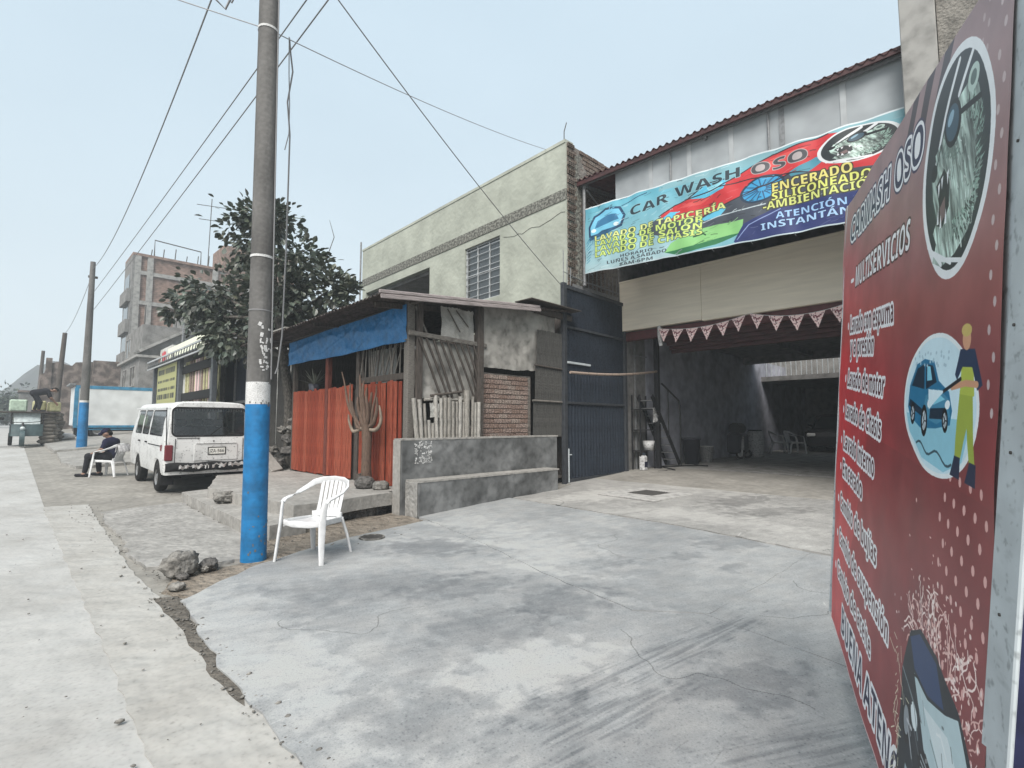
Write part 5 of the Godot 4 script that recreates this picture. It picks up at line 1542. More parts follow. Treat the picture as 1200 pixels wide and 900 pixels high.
func patch(poly: PackedVector2Array, map: Callable) -> MB:   # a flat outline bent onto a surface
	var m := MB.new()
	var ids := Geometry2D.triangulate_polygon(poly)
	for i in range(0, ids.size(), 3):
		var a: Vector3 = map.call(poly[ids[i]])
		var b: Vector3 = map.call(poly[ids[i + 1]])
		var c: Vector3 = map.call(poly[ids[i + 2]])
		var n := (b - a).cross(c - a).normalized()
		var out: Vector3 = map.call(Vector2(1e3, 1e3)).normalized()
		if n.dot(out) < 0: n = -n
		m.tri(a, b, c, n, n, n, poly[ids[i]], poly[ids[i + 1]], poly[ids[i + 2]])
	return m

func hoop(a: PackedVector2Array, b: PackedVector2Array, map: Callable) -> MB:   # the band between two outlines, bent onto a surface
	var m := MB.new()
	var out: Vector3 = map.call(Vector2(1e3, 1e3))
	for i in a.size():
		var k := (i + 1) % a.size()
		m.quad(map.call(a[i]), map.call(a[k]), map.call(b[k]), map.call(b[i]), out)
	return m

func rounded(x0: float, x1: float, y0: float, y1: float, r: float) -> PackedVector2Array:
	var o := PackedVector2Array()
	for c in [[x1 - r, y1 - r, 0], [x0 + r, y1 - r, 1], [x0 + r, y0 + r, 2], [x1 - r, y0 + r, 3]]:
		for k in 6:
			var a: float = (c[2] + k / 5.0) * PI / 2
			o.append(Vector2(c[0] + cos(a) * r, c[1] + sin(a) * r))
	return o

func wheel(t: Node3D, at: Vector3, r: float, w: float, rim: Material, cross := false) -> void:   # axle along x, or along z when cross
	var b := Basis(Vector3.RIGHT, PI / 2) if cross else Basis(Vector3.FORWARD, PI / 2)
	var wh := part("wheel", MB.new().lathe([Vector2(r * 0.55, -w / 2), Vector2(r * 0.9, -w / 2), Vector2(r * 0.985, -w * 0.36), Vector2(r, -w * 0.2), Vector2(r, w * 0.2), Vector2(r * 0.985, w * 0.36), Vector2(r * 0.9, w / 2), Vector2(r * 0.55, w / 2)], 28, at, b), M.tyre, t)
	part("rim", MB.new().lathe([Vector2(r * 0.56, -w * 0.48), Vector2(r * 0.5, -w * 0.36), Vector2(r * 0.3, -w * 0.30), Vector2(r * 0.22, -w * 0.44), Vector2(0.001, -w * 0.46)], 20, at, b), rim, wh)
	part("rim", MB.new().lathe([Vector2(r * 0.56, w * 0.48), Vector2(r * 0.5, w * 0.36), Vector2(r * 0.3, w * 0.30), Vector2(r * 0.22, w * 0.44), Vector2(0.001, w * 0.46)], 20, at, b), rim, wh)

func parked_van() -> void:   # local: rear bumper at z = 0, nose towards -z
	var t := thing("parked_van", "old white passenger van seen from behind, parked beside the kerb steps", "van", Vector3(3.21, 0.03, -12.75))
	t.rotation.x = 0.016
	var hw := 0.855
	var L := 4.25
	var top := 1.97
	var axles := [-0.72, -3.05]
	var shift := func(p: Vector3) -> Vector3:
		var q := p
		if p.z > -0.5: q.z -= 0.13 * max(0.0, p.y - 1.0) * (1.0 + p.z * 2.0) + 0.03 * max(0.0, 0.7 - p.y)
		if p.z < -3.3: q.z += 0.62 * max(0.0, p.y - 1.05) * clamp((-3.3 - p.z) / 0.9, 0.0, 1.0)
		return q
	var ring := func(z: float) -> Array:
		var ins := 0.0
		if z > -0.10: ins = 0.055 * pow(1.0 + z / 0.10, 2.0)
		if z < -4.05: ins = 0.09 * pow((-4.05 - z) / 0.2, 2.0)
		var yb := 0.40
		for a in axles:
			var d: float = absf(z - a)
			if d < 0.385: yb = max(yb, 0.31 + sqrt(0.385 * 0.385 - d * d))
		var dome = 0.02 * clamp(-z / 0.5, 0.0, 1.0)
		var half := [Vector2(hw - 0.03, yb), Vector2(hw - 0.008, lerp(yb, 0.78, 0.35)), Vector2(hw, max(yb + 0.01, 0.72)), Vector2(hw - 0.004, 0.90), Vector2(hw - 0.012, 1.10), Vector2(hw - 0.014, 1.14), Vector2(hw - 0.023, 1.225), Vector2(hw - 0.05, 1.48), Vector2(hw - 0.093, 1.745), Vector2(hw - 0.10, 1.78)]
		for k in 6:
			var a2 := k / 5.0 * PI / 2
			half.append(Vector2(hw - 0.10 - 0.14 * (1.0 - cos(a2)) - 0.02 * k / 5.0, 1.80 + (top - 0.02 - dome - 1.80) * sin(a2)))
		half.append(Vector2(0.42, top - 0.008 - dome * 0.4)); half.append(Vector2(0.2, top - dome * 0.2))
		var o := []
		for p in half: o.append(shift.call(Vector3(-(p.x - ins), p.y - (ins * 0.6 if p.y > 1.5 else 0.0), z)))
		for i in half.size():
			var p: Vector2 = half[half.size() - 1 - i]
			o.append(shift.call(Vector3(p.x - ins, p.y - (ins * 0.6 if p.y > 1.5 else 0.0), z)))
		return o
	var zs := []
	for k in 12: zs.append(-0.10 * k / 12.0)
	var zz := -0.10
	while zz > -4.05:
		zs.append(zz); zz -= 0.04
	for k in 9: zs.append(-4.05 - 0.2 * k / 8.0)
	var panes := [[-1.72, -0.36], [-2.62, -1.84], [-3.55, -2.72]]
	for w in panes:
		for q in [w[0] + 0.025, w[1] - 0.025]: zs.append(q)
	zs.sort()
	zs.reverse()
	var rings := zs.map(func(z): return ring.call(z))
	var nn: int = rings[0].size()
	var nrm := []
	for j in zs.size():
		var row := []
		for i in nn:
			var du: Vector3 = rings[j][min(i + 1, nn - 1)] - rings[j][max(i - 1, 0)]
			var dv: Vector3 = rings[min(j + 1, zs.size() - 1)][i] - rings[max(j - 1, 0)][i]
			var k := du.cross(dv).normalized()
			if k.dot(rings[j][i] - Vector3(0, 1.0, rings[j][i].z)) < 0.0: k = -k
			row.append(k)
		nrm.append(row)
	var body := MB.new()
	for j in zs.size() - 1:
		for i in nn - 1:
			var zc: float = (zs[j] + zs[j + 1]) / 2
			var yc: float = (rings[j][i].y + rings[j][i + 1].y) / 2
			var open := false
			if yc > 1.225 and yc < 1.745 and (i < 12 or i > nn - 13):
				for w in panes:
					if zc > w[0] + 0.025 and zc < w[1] - 0.025: open = true
			if open: continue
			body.tri(rings[j][i], rings[j][i + 1], rings[j + 1][i + 1], nrm[j][i], nrm[j][i + 1], nrm[j + 1][i + 1])
			body.tri(rings[j][i], rings[j + 1][i + 1], rings[j + 1][i], nrm[j][i], nrm[j + 1][i + 1], nrm[j + 1][i])
	for e in [0, zs.size() - 1]:
		var out := Vector3.BACK if e == 0 else Vector3.FORWARD
		for i in nn / 2 - 1:
			var A: Vector3 = rings[e][i]
			var B: Vector3 = rings[e][i + 1]
			var C: Vector3 = rings[e][nn - 2 - i]
			var D: Vector3 = rings[e][nn - 1 - i]
			if (A.y + B.y) * 0.5 > 1.225 and (A.y + B.y) * 0.5 < 1.80:   # the rear window's opening
				var f := func(p: Vector3, x: float) -> Vector3: return Vector3(x, p.y, p.z)
				body.quad(A, B, f.call(B, -0.69), f.call(A, -0.69), out)
				body.quad(f.call(D, 0.69), f.call(C, 0.69), C, D, out)
				if e > 0: body.quad(f.call(A, -0.69), f.call(B, -0.69), f.call(C, 0.69), f.call(D, 0.69), out)
			else:
				body.quad(A, B, C, D, out)
	part("body", body, M.van_paint, t)
	var side_x := func(y: float) -> float:
		if y < 1.14: return hw - 0.006
		if y < 1.48: return lerp(hw - 0.014, hw - 0.05, (y - 1.14) / 0.34)
		return lerp(hw - 0.05, hw - 0.10, (y - 1.48) / 0.30)
	var back_z := func(y: float) -> float: return -0.13 * max(0.0, y - 1.0)
	for s in [-1.0, 1.0]:
		var map := func(off): return func(p: Vector2) -> Vector3: return Vector3(s, 0, 0) if p.x > 900 else Vector3(s * (side_x.call(p.y) + off), p.y, p.x)
		for w in panes:
			var g := part("side_window", hoop(rounded(w[0], w[1], 1.20, 1.77, 0.06), rounded(w[0] + 0.03, w[1] - 0.03, 1.23, 1.74, 0.03), map.call(0.004)), M.rubber, t)
			part("pane", patch(rounded(w[0] + 0.02, w[1] - 0.02, 1.22, 1.75, 0.045), map.call(0.001)), M.clear_glass, g)
		for z in [-1.79, -2.66, -3.62]:
			var seam := part("door_seam", patch(PackedVector2Array([Vector2(z, 0.46), Vector2(z + 0.012, 0.46), Vector2(z + 0.012, 1.80), Vector2(z, 1.80)]), map.call(0.003)), M.black, t)
		part("slide_rail", patch(PackedVector2Array([Vector2(-1.75, 0.985), Vector2(-0.35, 0.985), Vector2(-0.35, 1.005), Vector2(-1.75, 1.005)]), map.call(0.006)), M.rubber, t)
		for z in [-1.95, -2.82]:
			part("door_handle", MB.new().box(Vector3(s * (hw + 0.012), 1.03, z), Vector3(0.03, 0.035, 0.13), Basis.IDENTITY, 0.008), M.rubber, t)
		part("tail_light", MB.new().box(Vector3(s * (hw - 0.085), 0.865, -0.015), Vector3(0.145, 0.33, 0.08), Basis.IDENTITY, 0.015), M.red_lens, t)
		part("side_lamp", MB.new().box(Vector3(s * (hw - 0.012), 0.96, -0.30), Vector3(0.05, 0.13, 0.08), Basis.IDENTITY, 0.01), M.red_lens, t)
		part("gutter", patch(rounded(-4.0, -0.12, 1.80, 1.822, 0.008), map.call(0.012)), M.van_paint, t)
		part("rear_seam", MB.new().box(Vector3(s * (hw - 0.035), 1.32, -0.055), Vector3(0.012, 1.0, 0.02), Basis(Vector3.RIGHT, -0.13)), M.rubber, t)
		for a in axles:
			part("wheel_well", MB.new().box(Vector3(s * (hw - 0.22), 0.55, a), Vector3(0.36, 0.5, 0.80)), M.black, t)
			wheel(t, Vector3(s * (hw - 0.11), 0.31, a), 0.31, 0.19, M.rim)
		part("mud_flap", MB.new().box(Vector3(s * (hw - 0.14), 0.30, -0.30), Vector3(0.24, 0.26, 0.012)), M.rubber, t)
	part("underbody", MB.new().box(Vector3(0, 0.42, -2.1), Vector3(1.4, 0.14, 4.0)), M.black, t)
	var rmap := func(off): return func(p: Vector2) -> Vector3: return Vector3.BACK if p.x > 900 else Vector3(p.x, p.y, back_z.call(p.y) + off)
	var rw := part("rear_window", hoop(rounded(-0.735, 0.735, 1.195, 1.84, 0.11), rounded(-0.70, 0.70, 1.23, 1.795, 0.075), rmap.call(0.005)), M.rubber, t)
	part("pane", patch(rounded(-0.715, 0.715, 1.215, 1.82, 0.09), rmap.call(0.002)), M.clear_glass, rw)
	for z in [-1.05, -1.95, -2.95]:   # seats behind the glass
		for x in [-0.42, 0.36]:
			part("seat", MB.new().box(Vector3(x, 1.03, z), Vector3(0.62 if x < 0 else 0.5, 0.72, 0.14), Basis(Vector3.RIGHT, 0.16), 0.05), M.seat_cloth, t)
			part("headrest", MB.new().box(Vector3(x + 0.03, 1.49, z + 0.07), Vector3(0.26, 0.16, 0.10), Basis(Vector3.RIGHT, 0.16), 0.04), M.seat_cloth, t)
	part("cabin_floor", MB.new().box(Vector3(0, 0.62, -2.1), Vector3(1.5, 0.03, 3.9)), M.seat_cloth, t)
	part("dashboard", MB.new().box(Vector3(0, 1.08, -3.75), Vector3(1.4, 0.25, 0.4), Basis.IDENTITY, 0.06), M.seat_cloth, t)
	part("steering_wheel", MB.new().tube(range(13).map(func(q): return Vector3(-0.4 + cos(q * TAU / 12) * 0.19, 1.2 + sin(q * TAU / 12) * 0.13, -3.45 - sin(q * TAU / 12) * 0.13)), 0.016, 6), M.rubber, t)
	part("windscreen", MB.new().quad(Vector3(-0.7, 1.22, -4.19), Vector3(0.7, 1.22, -4.19), Vector3(0.66, 1.78, -3.86), Vector3(-0.66, 1.78, -3.86), Vector3.FORWARD), M.van_glass, t)
	var fringe := MB.new()
	for q in 26: fringe.tube([Vector3(-0.66 + q * 0.053, 1.80, -0.14), Vector3(-0.66 + q * 0.053 + 0.01, 1.74 + 0.02 * sin(q * 1.7), -0.135)], 0.012, 5)
	tag(part("curtain_fringe", fringe, M.seat_cloth, t), "", "", "", "stuff")
	part("wiper", MB.new().bar(Vector3(0.0, 1.24, 0.01), Vector3(0.22, 1.42, -0.02), 0.014, 0.014), M.rubber, rw)
	part("plate_recess", MB.new().box(Vector3(0.12, 0.86, 0.004), Vector3(0.86, 0.36, 0.016), Basis.IDENTITY, 0.012), M.van_paint, t)
	part("hatch_handle", MB.new().box(Vector3(0.12, 1.055, 0.012), Vector3(0.80, 0.022, 0.03), Basis.IDENTITY, 0.006), M.van_paint, t)
	part("hatch_lock", MB.new().tube([Vector3(0.06, 1.10, 0.0), Vector3(0.06, 1.10, 0.02)], 0.014, 8), M.rubber, t)
	for s in [-1.0, 1.0]:
		part("hatch_seam", MB.new().box(Vector3(s * 0.66, 0.86, 0.0), Vector3(0.010, 0.6, 0.012)), M.rubber, t)
	part("hatch_seam", MB.new().box(Vector3(-0.42, 1.17, -0.012), Vector3(0.42, 0.010, 0.012)), M.rubber, t)
	for x in [-0.45, 0.5]:
		part("hinge", MB.new().box(Vector3(x, 1.915, -0.14), Vector3(0.12, 0.03, 0.05), Basis.IDENTITY, 0.01), M.van_paint, t)
	var cv := Canvas.new(0.36, 0.17, 900, Color(0.06, 0.06, 0.06))
	cv.poly([Vector2(0.02, 0.02), Vector2(0.34, 0.02), Vector2(0.34, 0.15), Vector2(0.02, 0.15)], Color(0.80, 0.80, 0.78))
	cv.text("JZA-566", 0.032, 0.05, 0.296, 0.07, face(), Color(0.12, 0.12, 0.12))
	part("number_plate", MB.new().quad(Vector3(-0.05, 0.80, 0.0205), Vector3(0.31, 0.80, 0.0205), Vector3(0.31, 0.97, 0.0205), Vector3(-0.05, 0.97, 0.0205), Vector3.BACK), printed(cv.texture(), 0.4), t)
	# torn bumper
	part("bumper", MB.new().grid(func(u, v):
		var x: float = lerp(-0.82, 0.82, u)
		var a: float = v * PI
		return Vector3(x, 0.555 + cos(a) * 0.095 + 0.012 * sin(u * 15.0), 0.02 + sin(a) * 0.07 - 0.07 * pow(absf(x) / 0.82, 6.0) + 0.012 * sin(u * 40.0) * sin(v * 9.0)), 60, 12, Vector3.BACK), M.rubber, t)
	var r2 := RandomNumberGenerator.new()
	r2.seed = 21
	for k in 9:
		var x := -0.62 + k * 0.16 + r2.randf_range(-0.03, 0.03)
		var w := r2.randf_range(0.08, 0.2)
		part("bumper_peel", MB.new().grid(func(u, v): return Vector3(x + w * u, 0.52 + 0.012 * k / 3.0 + 0.07 * v + 0.02 * sin(u * 9.0 + k), 0.096 + 0.02 * sin(u * 7.0 + k * 2.0) * (1.0 - v)), 8, 4, Vector3.BACK, 0.004), M.bumper_strip, t)

func leaf_mesh(w: float) -> ArrayMesh:   # a folded, pointed blade one metre long along +x
	var m := MB.new()
	var prof := [[0.0, 0.06], [0.25, 0.72], [0.5, 1.0], [0.78, 0.68], [1.0, 0.03]]
	for i in prof.size() - 1:
		for s in [-1.0, 1.0]:
			var a := Vector3(prof[i][0], -0.10 * prof[i][0] * prof[i][0], 0)
			var b := Vector3(prof[i + 1][0], -0.10 * prof[i + 1][0] * prof[i + 1][0], 0)
			var c := b + Vector3(0, prof[i + 1][1] * w * 0.25, s * prof[i + 1][1] * w)
			var d := a + Vector3(0, prof[i][1] * w * 0.25, s * prof[i][1] * w)
			m.quad(a, b, c, d, Vector3.UP)
	return m.mesh()

func foliage(parent: Node3D, lobes: Array, count: int, size: float, seed_: int, mat: Material, width := 0.24) -> void:
	var r := RandomNumberGenerator.new()
	r.seed = seed_
	var mm := MultiMesh.new()
	mm.transform_format = MultiMesh.TRANSFORM_3D
	mm.use_colors = true
	mm.mesh = leaf_mesh(width)
	mm.instance_count = count
	var vol := 0.0
	for l in lobes: vol += pow(l[3], 2.4)
	var i := 0
	var clumps := []
	for l in lobes:
		for k in int(26 * pow(l[3], 2.4) / vol * lobes.size() * 0.5) + 5:
			var d := Vector3(r.randfn(), r.randfn(), r.randfn()).normalized()
			clumps.append([Vector3(l[0], l[1], l[2]) + d * l[3] * pow(r.randf(), 0.45) * Vector3(1.0, 0.92, 1.0), l[3] * 0.30, d])
	while i < count:
		var c: Array = clumps[r.randi() % clumps.size()]
		var d := Vector3(r.randfn(), r.randfn(), r.randfn())
		var p: Vector3 = c[0] + d * c[1] * 0.55
		var out: Vector3 = (c[2] * 0.7 + d.normalized() * 0.8 + Vector3(0, -0.25, 0)).normalized()
		var side := out.cross(Vector3(r.randfn() * 0.6, 1.0, r.randfn() * 0.6)).normalized()
		var up := side.cross(out).normalized()
		var s := size * r.randf_range(0.65, 1.2)
		mm.set_instance_transform(i, Transform3D(Basis(out * s, up * s, side * s), p))
		var v := r.randf_range(0.65, 1.25)
		mm.set_instance_color(i, Color(v * r.randf_range(0.9, 1.15), v, v * r.randf_range(0.85, 1.1)))
		i += 1
	var o := MultiMeshInstance3D.new()
	o.multimesh = mm
	var m: StandardMaterial3D = mat.duplicate()
	m.vertex_color_use_as_albedo = true
	o.material_override = m
	o.name = uniq(parent, "crown")
	o.set_meta("kind", "stuff")
	parent.add_child(o, true)

func utility_pole(label: String, at: Vector3, h: float, r0: float, r1: float, lean: Vector3, blue: float, white: float, mat: Material) -> Node3D:
	var t := thing("utility_pole", label, "pole", at, 0.0, "utility poles along the street")
	var at_h := func(y: float) -> Vector3: return Vector3(lean.x, 0, lean.z) * (y / h) + Vector3(0, y, 0)
	var rr := func(y: float) -> float: return lerp(r0, r1, y / h)
	part("shaft", MB.new().tube([at_h.call(-0.2), at_h.call(h * 0.5), at_h.call(h)], [rr.call(-0.2), rr.call(h * 0.5), rr.call(h)], 28), mat, t)
	if blue > 0.0:
		part("blue_paint", MB.new().tube([at_h.call(0.02), at_h.call(blue)], [rr.call(0.0) + 0.003, rr.call(blue) + 0.003], 28, false), M.pole_blue, t)
	if white > blue:
		part("white_paint", MB.new().tube([at_h.call(blue), at_h.call(white)], [rr.call(blue) + 0.0032, rr.call(white) + 0.003], 28, false), M.pole_white, t)
	return t

func hang(a: Vector3, b: Vector3, sag: float, n := 24) -> Array:
	var o := []
	for i in n + 1:
		var u := float(i) / n
		o.append(a.lerp(b, u) - Vector3(0, sag * 4.0 * u * (1.0 - u), 0))
	return o

func cable(label: String, pts: Array, r := 0.011, mat: Material = null) -> void:
	tag(part("overhead_cable", MB.new().tube(pts, r, 6), mat if mat else M.wire), label, "cable", "cables strung over the street")

func build_objects() -> void:
	# ---- poles and cables
	var p1 := utility_pole("near concrete utility pole with tall blue and white painted base beside the chair", Vector3(2.0, 0.0, -6.07), 8.4, 0.128, 0.098, Vector3(-0.10, 0, 0.06), 1.72, 1.965, M.pole_concrete)
	for y in [3.38, 6.08]:
		part("band", MB.new().tube([Vector3(-0.012 * y, y - 0.014, 0.007 * y), Vector3(-0.012 * y, y + 0.014, 0.007 * y)], 0.128 - 0.0036 * y + 0.006, 24, false), M.pole_white, p1)
	part("wire_tie", MB.new().tube([Vector3(-0.035, 2.76, 0.02), Vector3(-0.035, 2.772, 0.02)], 0.123, 20, false), M.wire, p1)
	var side := Vector3(0.62, 0, 0.78).normalized()
	part("riser_cable", MB.new().tube(hang(side * 0.128 + Vector3(0, 2.0, 0), side * 0.107 + Vector3(-0.09, 8.0, 0.05), 0.0), 0.009, 6), M.wire, p1)
	var fl := MB.new()
	for k in 46:
		var y := rng.randf_range(2.05, 2.62)
		var a := rng.randf_range(-0.2, 1.9)
		var d := Vector3(cos(a), 0, sin(a))
		fl.box(d * (0.128 - 0.0036 * y + 0.002) + Vector3(-0.012 * y, y, 0.007 * y), Vector3(rng.randf_range(0.01, 0.035), rng.randf_range(0.015, 0.06), 0.005), Basis(Vector3.UP, PI / 2 - a) * Basis(Vector3.BACK, rng.randf_range(-0.5, 0.5)))
	tag(part("paint_flake", fl, M.pole_white, p1), "", "", "", "stuff")
	var chips := MB.new()
	for k in 70:   # chips and drips in the painted bands
		var y := 1.72 + rng.randfn(0.0, 0.02) if k < 26 else (1.965 + rng.randfn(0.0, 0.012) if k < 40 else 0.06 + absf(rng.randfn(0.0, 0.35)))
		var a := rng.randf_range(-0.6, 2.6)
		var d := Vector3(cos(a), 0, sin(a))
		chips.box(d * (0.128 - 0.0036 * y + 0.0036) + Vector3(-0.012 * y, y, 0.007 * y), Vector3(rng.randf_range(0.006, 0.022), rng.randf_range(0.006, 0.03), 0.003), Basis(Vector3.UP, PI / 2 - a) * Basis(Vector3.BACK, rng.randf_range(-0.6, 0.6)))
	tag(part("paint_chip", chips, M.pole_concrete, p1), "", "", "", "stuff")
	part("cable_loops", MB.new().tube([Vector3(-0.62, 7.0, -0.35), Vector3(-0.52, 6.52, -0.45), Vector3(-0.42, 6.42, -0.4), Vector3(-0.36, 6.62, -0.3), Vector3(-0.27, 6.80, -0.2), Vector3(-0.18, 6.72, -0.1), Vector3(-0.13, 6.50, -0.03)], 0.013, 7), M.wire, p1)
	part("cable_loops", MB.new().tube([Vector3(-0.5, 6.95, -0.4), Vector3(-0.46, 6.6, -0.42), Vector3(-0.37, 6.5, -0.35), Vector3(-0.3, 6.72, -0.25), Vector3(-0.2, 6.85, -0.15), Vector3(-0.1, 6.65, -0.02)], 0.010, 7), M.wire, p1)
	part("cross_arm", MB.new().bar(Vector3(-0.75, 7.25, -0.3), Vector3(0.55, 7.25, 0.3), 0.09, 0.11), M.pole_concrete, p1)
	var p2 := utility_pole("second concrete utility pole with blue base, between seated person and truck", Vector3(2.12, 0.38, -26.2), 7.6, 0.17, 0.085, Vector3(-0.02, 0, 0.1), 1.97, 2.05, M.pole_concrete)
	part("insulator", MB.new().tube([Vector3(-0.14, 7.0, 0.05), Vector3(0.16, 7.0, 0.05)], 0.05, 8), M.old_wood, p2)
	utility_pole("third utility pole, plain brown shaft before the adobe house", Vector3(2.1, 0.9, -43.8), 6.5, 0.17, 0.12, Vector3(0.25, 0, 0), 0.0, 0.0, M.old_wood)
	utility_pole("farthest thin utility pole, left of the adobe house", Vector3(1.75, 1.0, -60.5), 6.9, 0.17, 0.12, Vector3(0.15, 0, 0), 0.0, 0.0, M.old_wood)
	cable("thick sagging cable from the near pole's curled loops to the second pole", hang(Vector3(1.46, 6.55, -6.6), Vector3(2.1, 7.7, -26.1), 0.55), 0.009)
	cable("upper of two parallel cables passing behind the near pole", hang(Vector3(2.6, 7.2, 6.0), Vector3(2.17, 6.75, -26.1), 0.12, 30), 0.009)
	cable("lower of two parallel cables passing behind the near pole", hang(Vector3(2.62, 7.05, 6.0), Vector3(2.18, 6.0, -26.1), 0.12, 30), 0.009)
	cable("cable from second pole to third pole", hang(Vector3(2.1, 7.5, -26.1), Vector3(2.3, 7.3, -43.8), 0.4), 0.010)
	cable("service cable drooping from above the near pole to the green house corner", hang(Vector3(2.2, 6.62, -5.4), Vector3(9.25, 4.68, -7.62), 0.13), 0.008)
	cable("thin pale cable stretched from near pole over to the green house roof", hang(Vector3(1.93, 6.10, -6.02), Vector3(9.4, 8.45, -8.3), 0.10), 0.006, M.wire_pale)
	cable("thin pale cable leaving the near pole across the street", hang(Vector3(1.93, 6.10, -6.02), Vector3(-6.0, 9.2, -12.0), 0.15), 0.006, M.wire_pale)
	cable("loose cable hanging straight down beside the near pole", [Vector3(2.20, 6.20, -6.12), Vector3(2.25, 6.08, -6.2), Vector3(2.31, 5.9, -6.27), Vector3(2.27, 5.5, -6.3), Vector3(2.32, 5.1, -6.32), Vector3(2.36, 3.6, -6.42), Vector3(2.385, 2.6, -6.52), Vector3(2.36, 2.2, -6.56), Vector3(2.33, 2.12, -6.55)], 0.010)
	cable("frayed cable end wrapped round the loose hanging cable", [Vector3(2.19, 6.2, -6.1), Vector3(2.24, 5.8, -6.2), Vector3(2.29, 5.45, -6.28), Vector3(2.30, 5.1, -6.3), Vector3(2.24, 4.85, -6.25)], 0.006)
	# ---- chair, rocks and covers near the pole
	plastic_chair("plastic_chair", "empty white plastic armchair on the driveway beside the blue painted pole", Vector3(2.53, 0.02, -5.72), -1.05)
	var mc := thing("manhole_cover", "small round iron cover set in the concrete right of the chair", "cover", Vector3(3.46, 0.026, -6.12))
	part("rim", MB.new().lathe([Vector2(0.165, 0.0), Vector2(0.165, 0.018), Vector2(0.14, 0.018), Vector2(0.14, 0.0)], 24, Vector3.ZERO, Basis.IDENTITY, true), M.rock, mc)
	part("lid", MB.new().lathe([Vector2(0.138, 0.0), Vector2(0.138, 0.010), Vector2(0.001, 0.010)], 24, Vector3.ZERO, Basis.IDENTITY, true), M.iron, mc)
	var bars := MB.new()
	for k in 5: bars.box(Vector3(0, 0.013, -0.09 + k * 0.045), Vector3(0.17, 0.008, 0.018), Basis.IDENTITY, 0.003)
	tag(part("ribs", bars, M.iron, mc), "", "", "", "stuff")
	var dg := thing("drain_cover", "square concrete drain cover with iron grate on the ramp before the garage", "cover", Vector3(8.75, drive_y(8.75) + 0.004, -5.2), -0.06)
	part("frame", bx(-0.75, 0.75, -0.02, 0.012, -0.62, 0.62, 0.006), M.cover_cement, dg)
	for k in 9:
		part("grate_bar", bx(-0.28, 0.28, 0.013, 0.026, -0.24 + k * 0.055, -0.21 + k * 0.055, 0.004), M.iron, dg)
	part("grate_bed", bx(-0.3, 0.3, 0.0122, 0.016, -0.27, 0.27), M.rock_dark, dg)
	tag(part("rock", rock(11, Vector3(0.34, 0.27, 0.26), 0.3), M.rock, self, Transform3D(Basis(Vector3.UP, 0.4), Vector3(1.28, 0.02, -5.92))), "pale angular rock at the pavement corner between street and pole", "rock", "loose rocks")
	tag(part("rock", rock(12, Vector3(0.26, 0.12, 0.18), 0.3), M.rock_dark, self, Transform3D(Basis(Vector3.UP, 1.2), Vector3(1.55, 0.02, -6.0))), "flat dark stone lying against the pale angular rock", "rock", "loose rocks")
	tag(part("rock", rock(13, Vector3(0.16, 0.08, 0.12), 0.3), M.rock, self, Transform3D(Basis(Vector3.UP, 2.0), Vector3(1.16, 0.02, -5.45))), "small grey stone in the gap at the driveway's broken corner", "rock", "loose rocks")
	tag(part("rock", rock(14, Vector3(0.42, 0.22, 0.30), 0.45), M.rock, self, Transform3D(Basis(Vector3.UP, 0.2), Vector3(2.63, 0.203, -9.4))), "rough block of rubble lying on the lower platform step", "rock", "loose rocks")
	for k in 3:
		tag(part("rock", rock(20 + k, Vector3(0.09, 0.06, 0.08) * rng.randf_range(0.8, 1.5), 0.5), M.rock_dark if k % 3 == 0 else M.rock, self, Transform3D(Basis(Vector3.UP, k), Vector3(1.3 + 0.14 * k + rng.randf_range(-0.1, 0.1), 0.02, -5.75 - 0.09 * k + rng.randf_range(-0.12, 0.12)))), "fist sized stone in the dirt strip between pale rock and pole", "rock", "stones in the dirt strip")
	# ---- cactus in front of the red boards
	var ca := thing("dry_cactus", "dried candelabra cactus with upraised arms before the red boards", "cactus", Vector3(4.70, 0.38, -8.55))
	part("trunk", MB.new().tube([Vector3(0, 0, 0), Vector3(-0.01, 0.4, 0), Vector3(0.0, 0.8, -0.01), Vector3(0, 1.12, -0.02)], [0.11, 0.088, 0.088, 0.105], 14), M.cactus, ca)
	var arms := [[-0.12, 1.9, -0.5, 0.035, 1.2], [0.03, 1.82, 0.2, 0.035, 1.0], [-0.16, 2.12, -0.72, 0.030, 1.0], [-0.10, 1.55, -0.36, 0.045, 1.6], [-0.08, 1.62, -0.22, 0.05, 1.0], [-0.05, 1.92, -0.12, 0.05, 0.8], [0.02, 1.70, 0.06, 0.05, 0.8], [-0.02, 2.05, -0.30, 0.045, 0.7], [0.0, 1.60, 0.30, 0.05, 1.5], [0.0, 1.45, 0.42, 0.045, 1.7], [-0.12, 1.30, -0.46, 0.04, 1.8], [-0.1, 1.78, 0.14, 0.045, 0.9]]
	for k in arms.size():
		var a: Array = arms[k]
		var e := Vector3(a[0], a[1], a[2])
		var b := Vector3(a[0] * 0.3, 1.02 + 0.03 * (k % 3), a[2] * 0.25)
		var bow := Vector3(0, -0.22 * a[4] + 0.1, a[2] * 0.32 * a[4])
		var pts := []
		for i in 9:
			var u := i / 8.0
			pts.append(b.lerp(e, u) + bow * sin(u * PI) * 0.6 + Vector3(0.02 * sin(u * 8.0 + k), 0, 0.025 * sin(u * 6.0 + k * 1.7)) * u)
		part("arm", MB.new().tube(pts, [a[3] * 0.7, a[3] * 0.75, a[3] * 0.8, a[3] * 0.85, a[3] * 0.72, a[3] * 0.7, a[3] * 0.6, a[3] * 0.5, a[3] * 0.3], 9), M.cactus_pale if k in [9, 10] else M.cactus, ca)
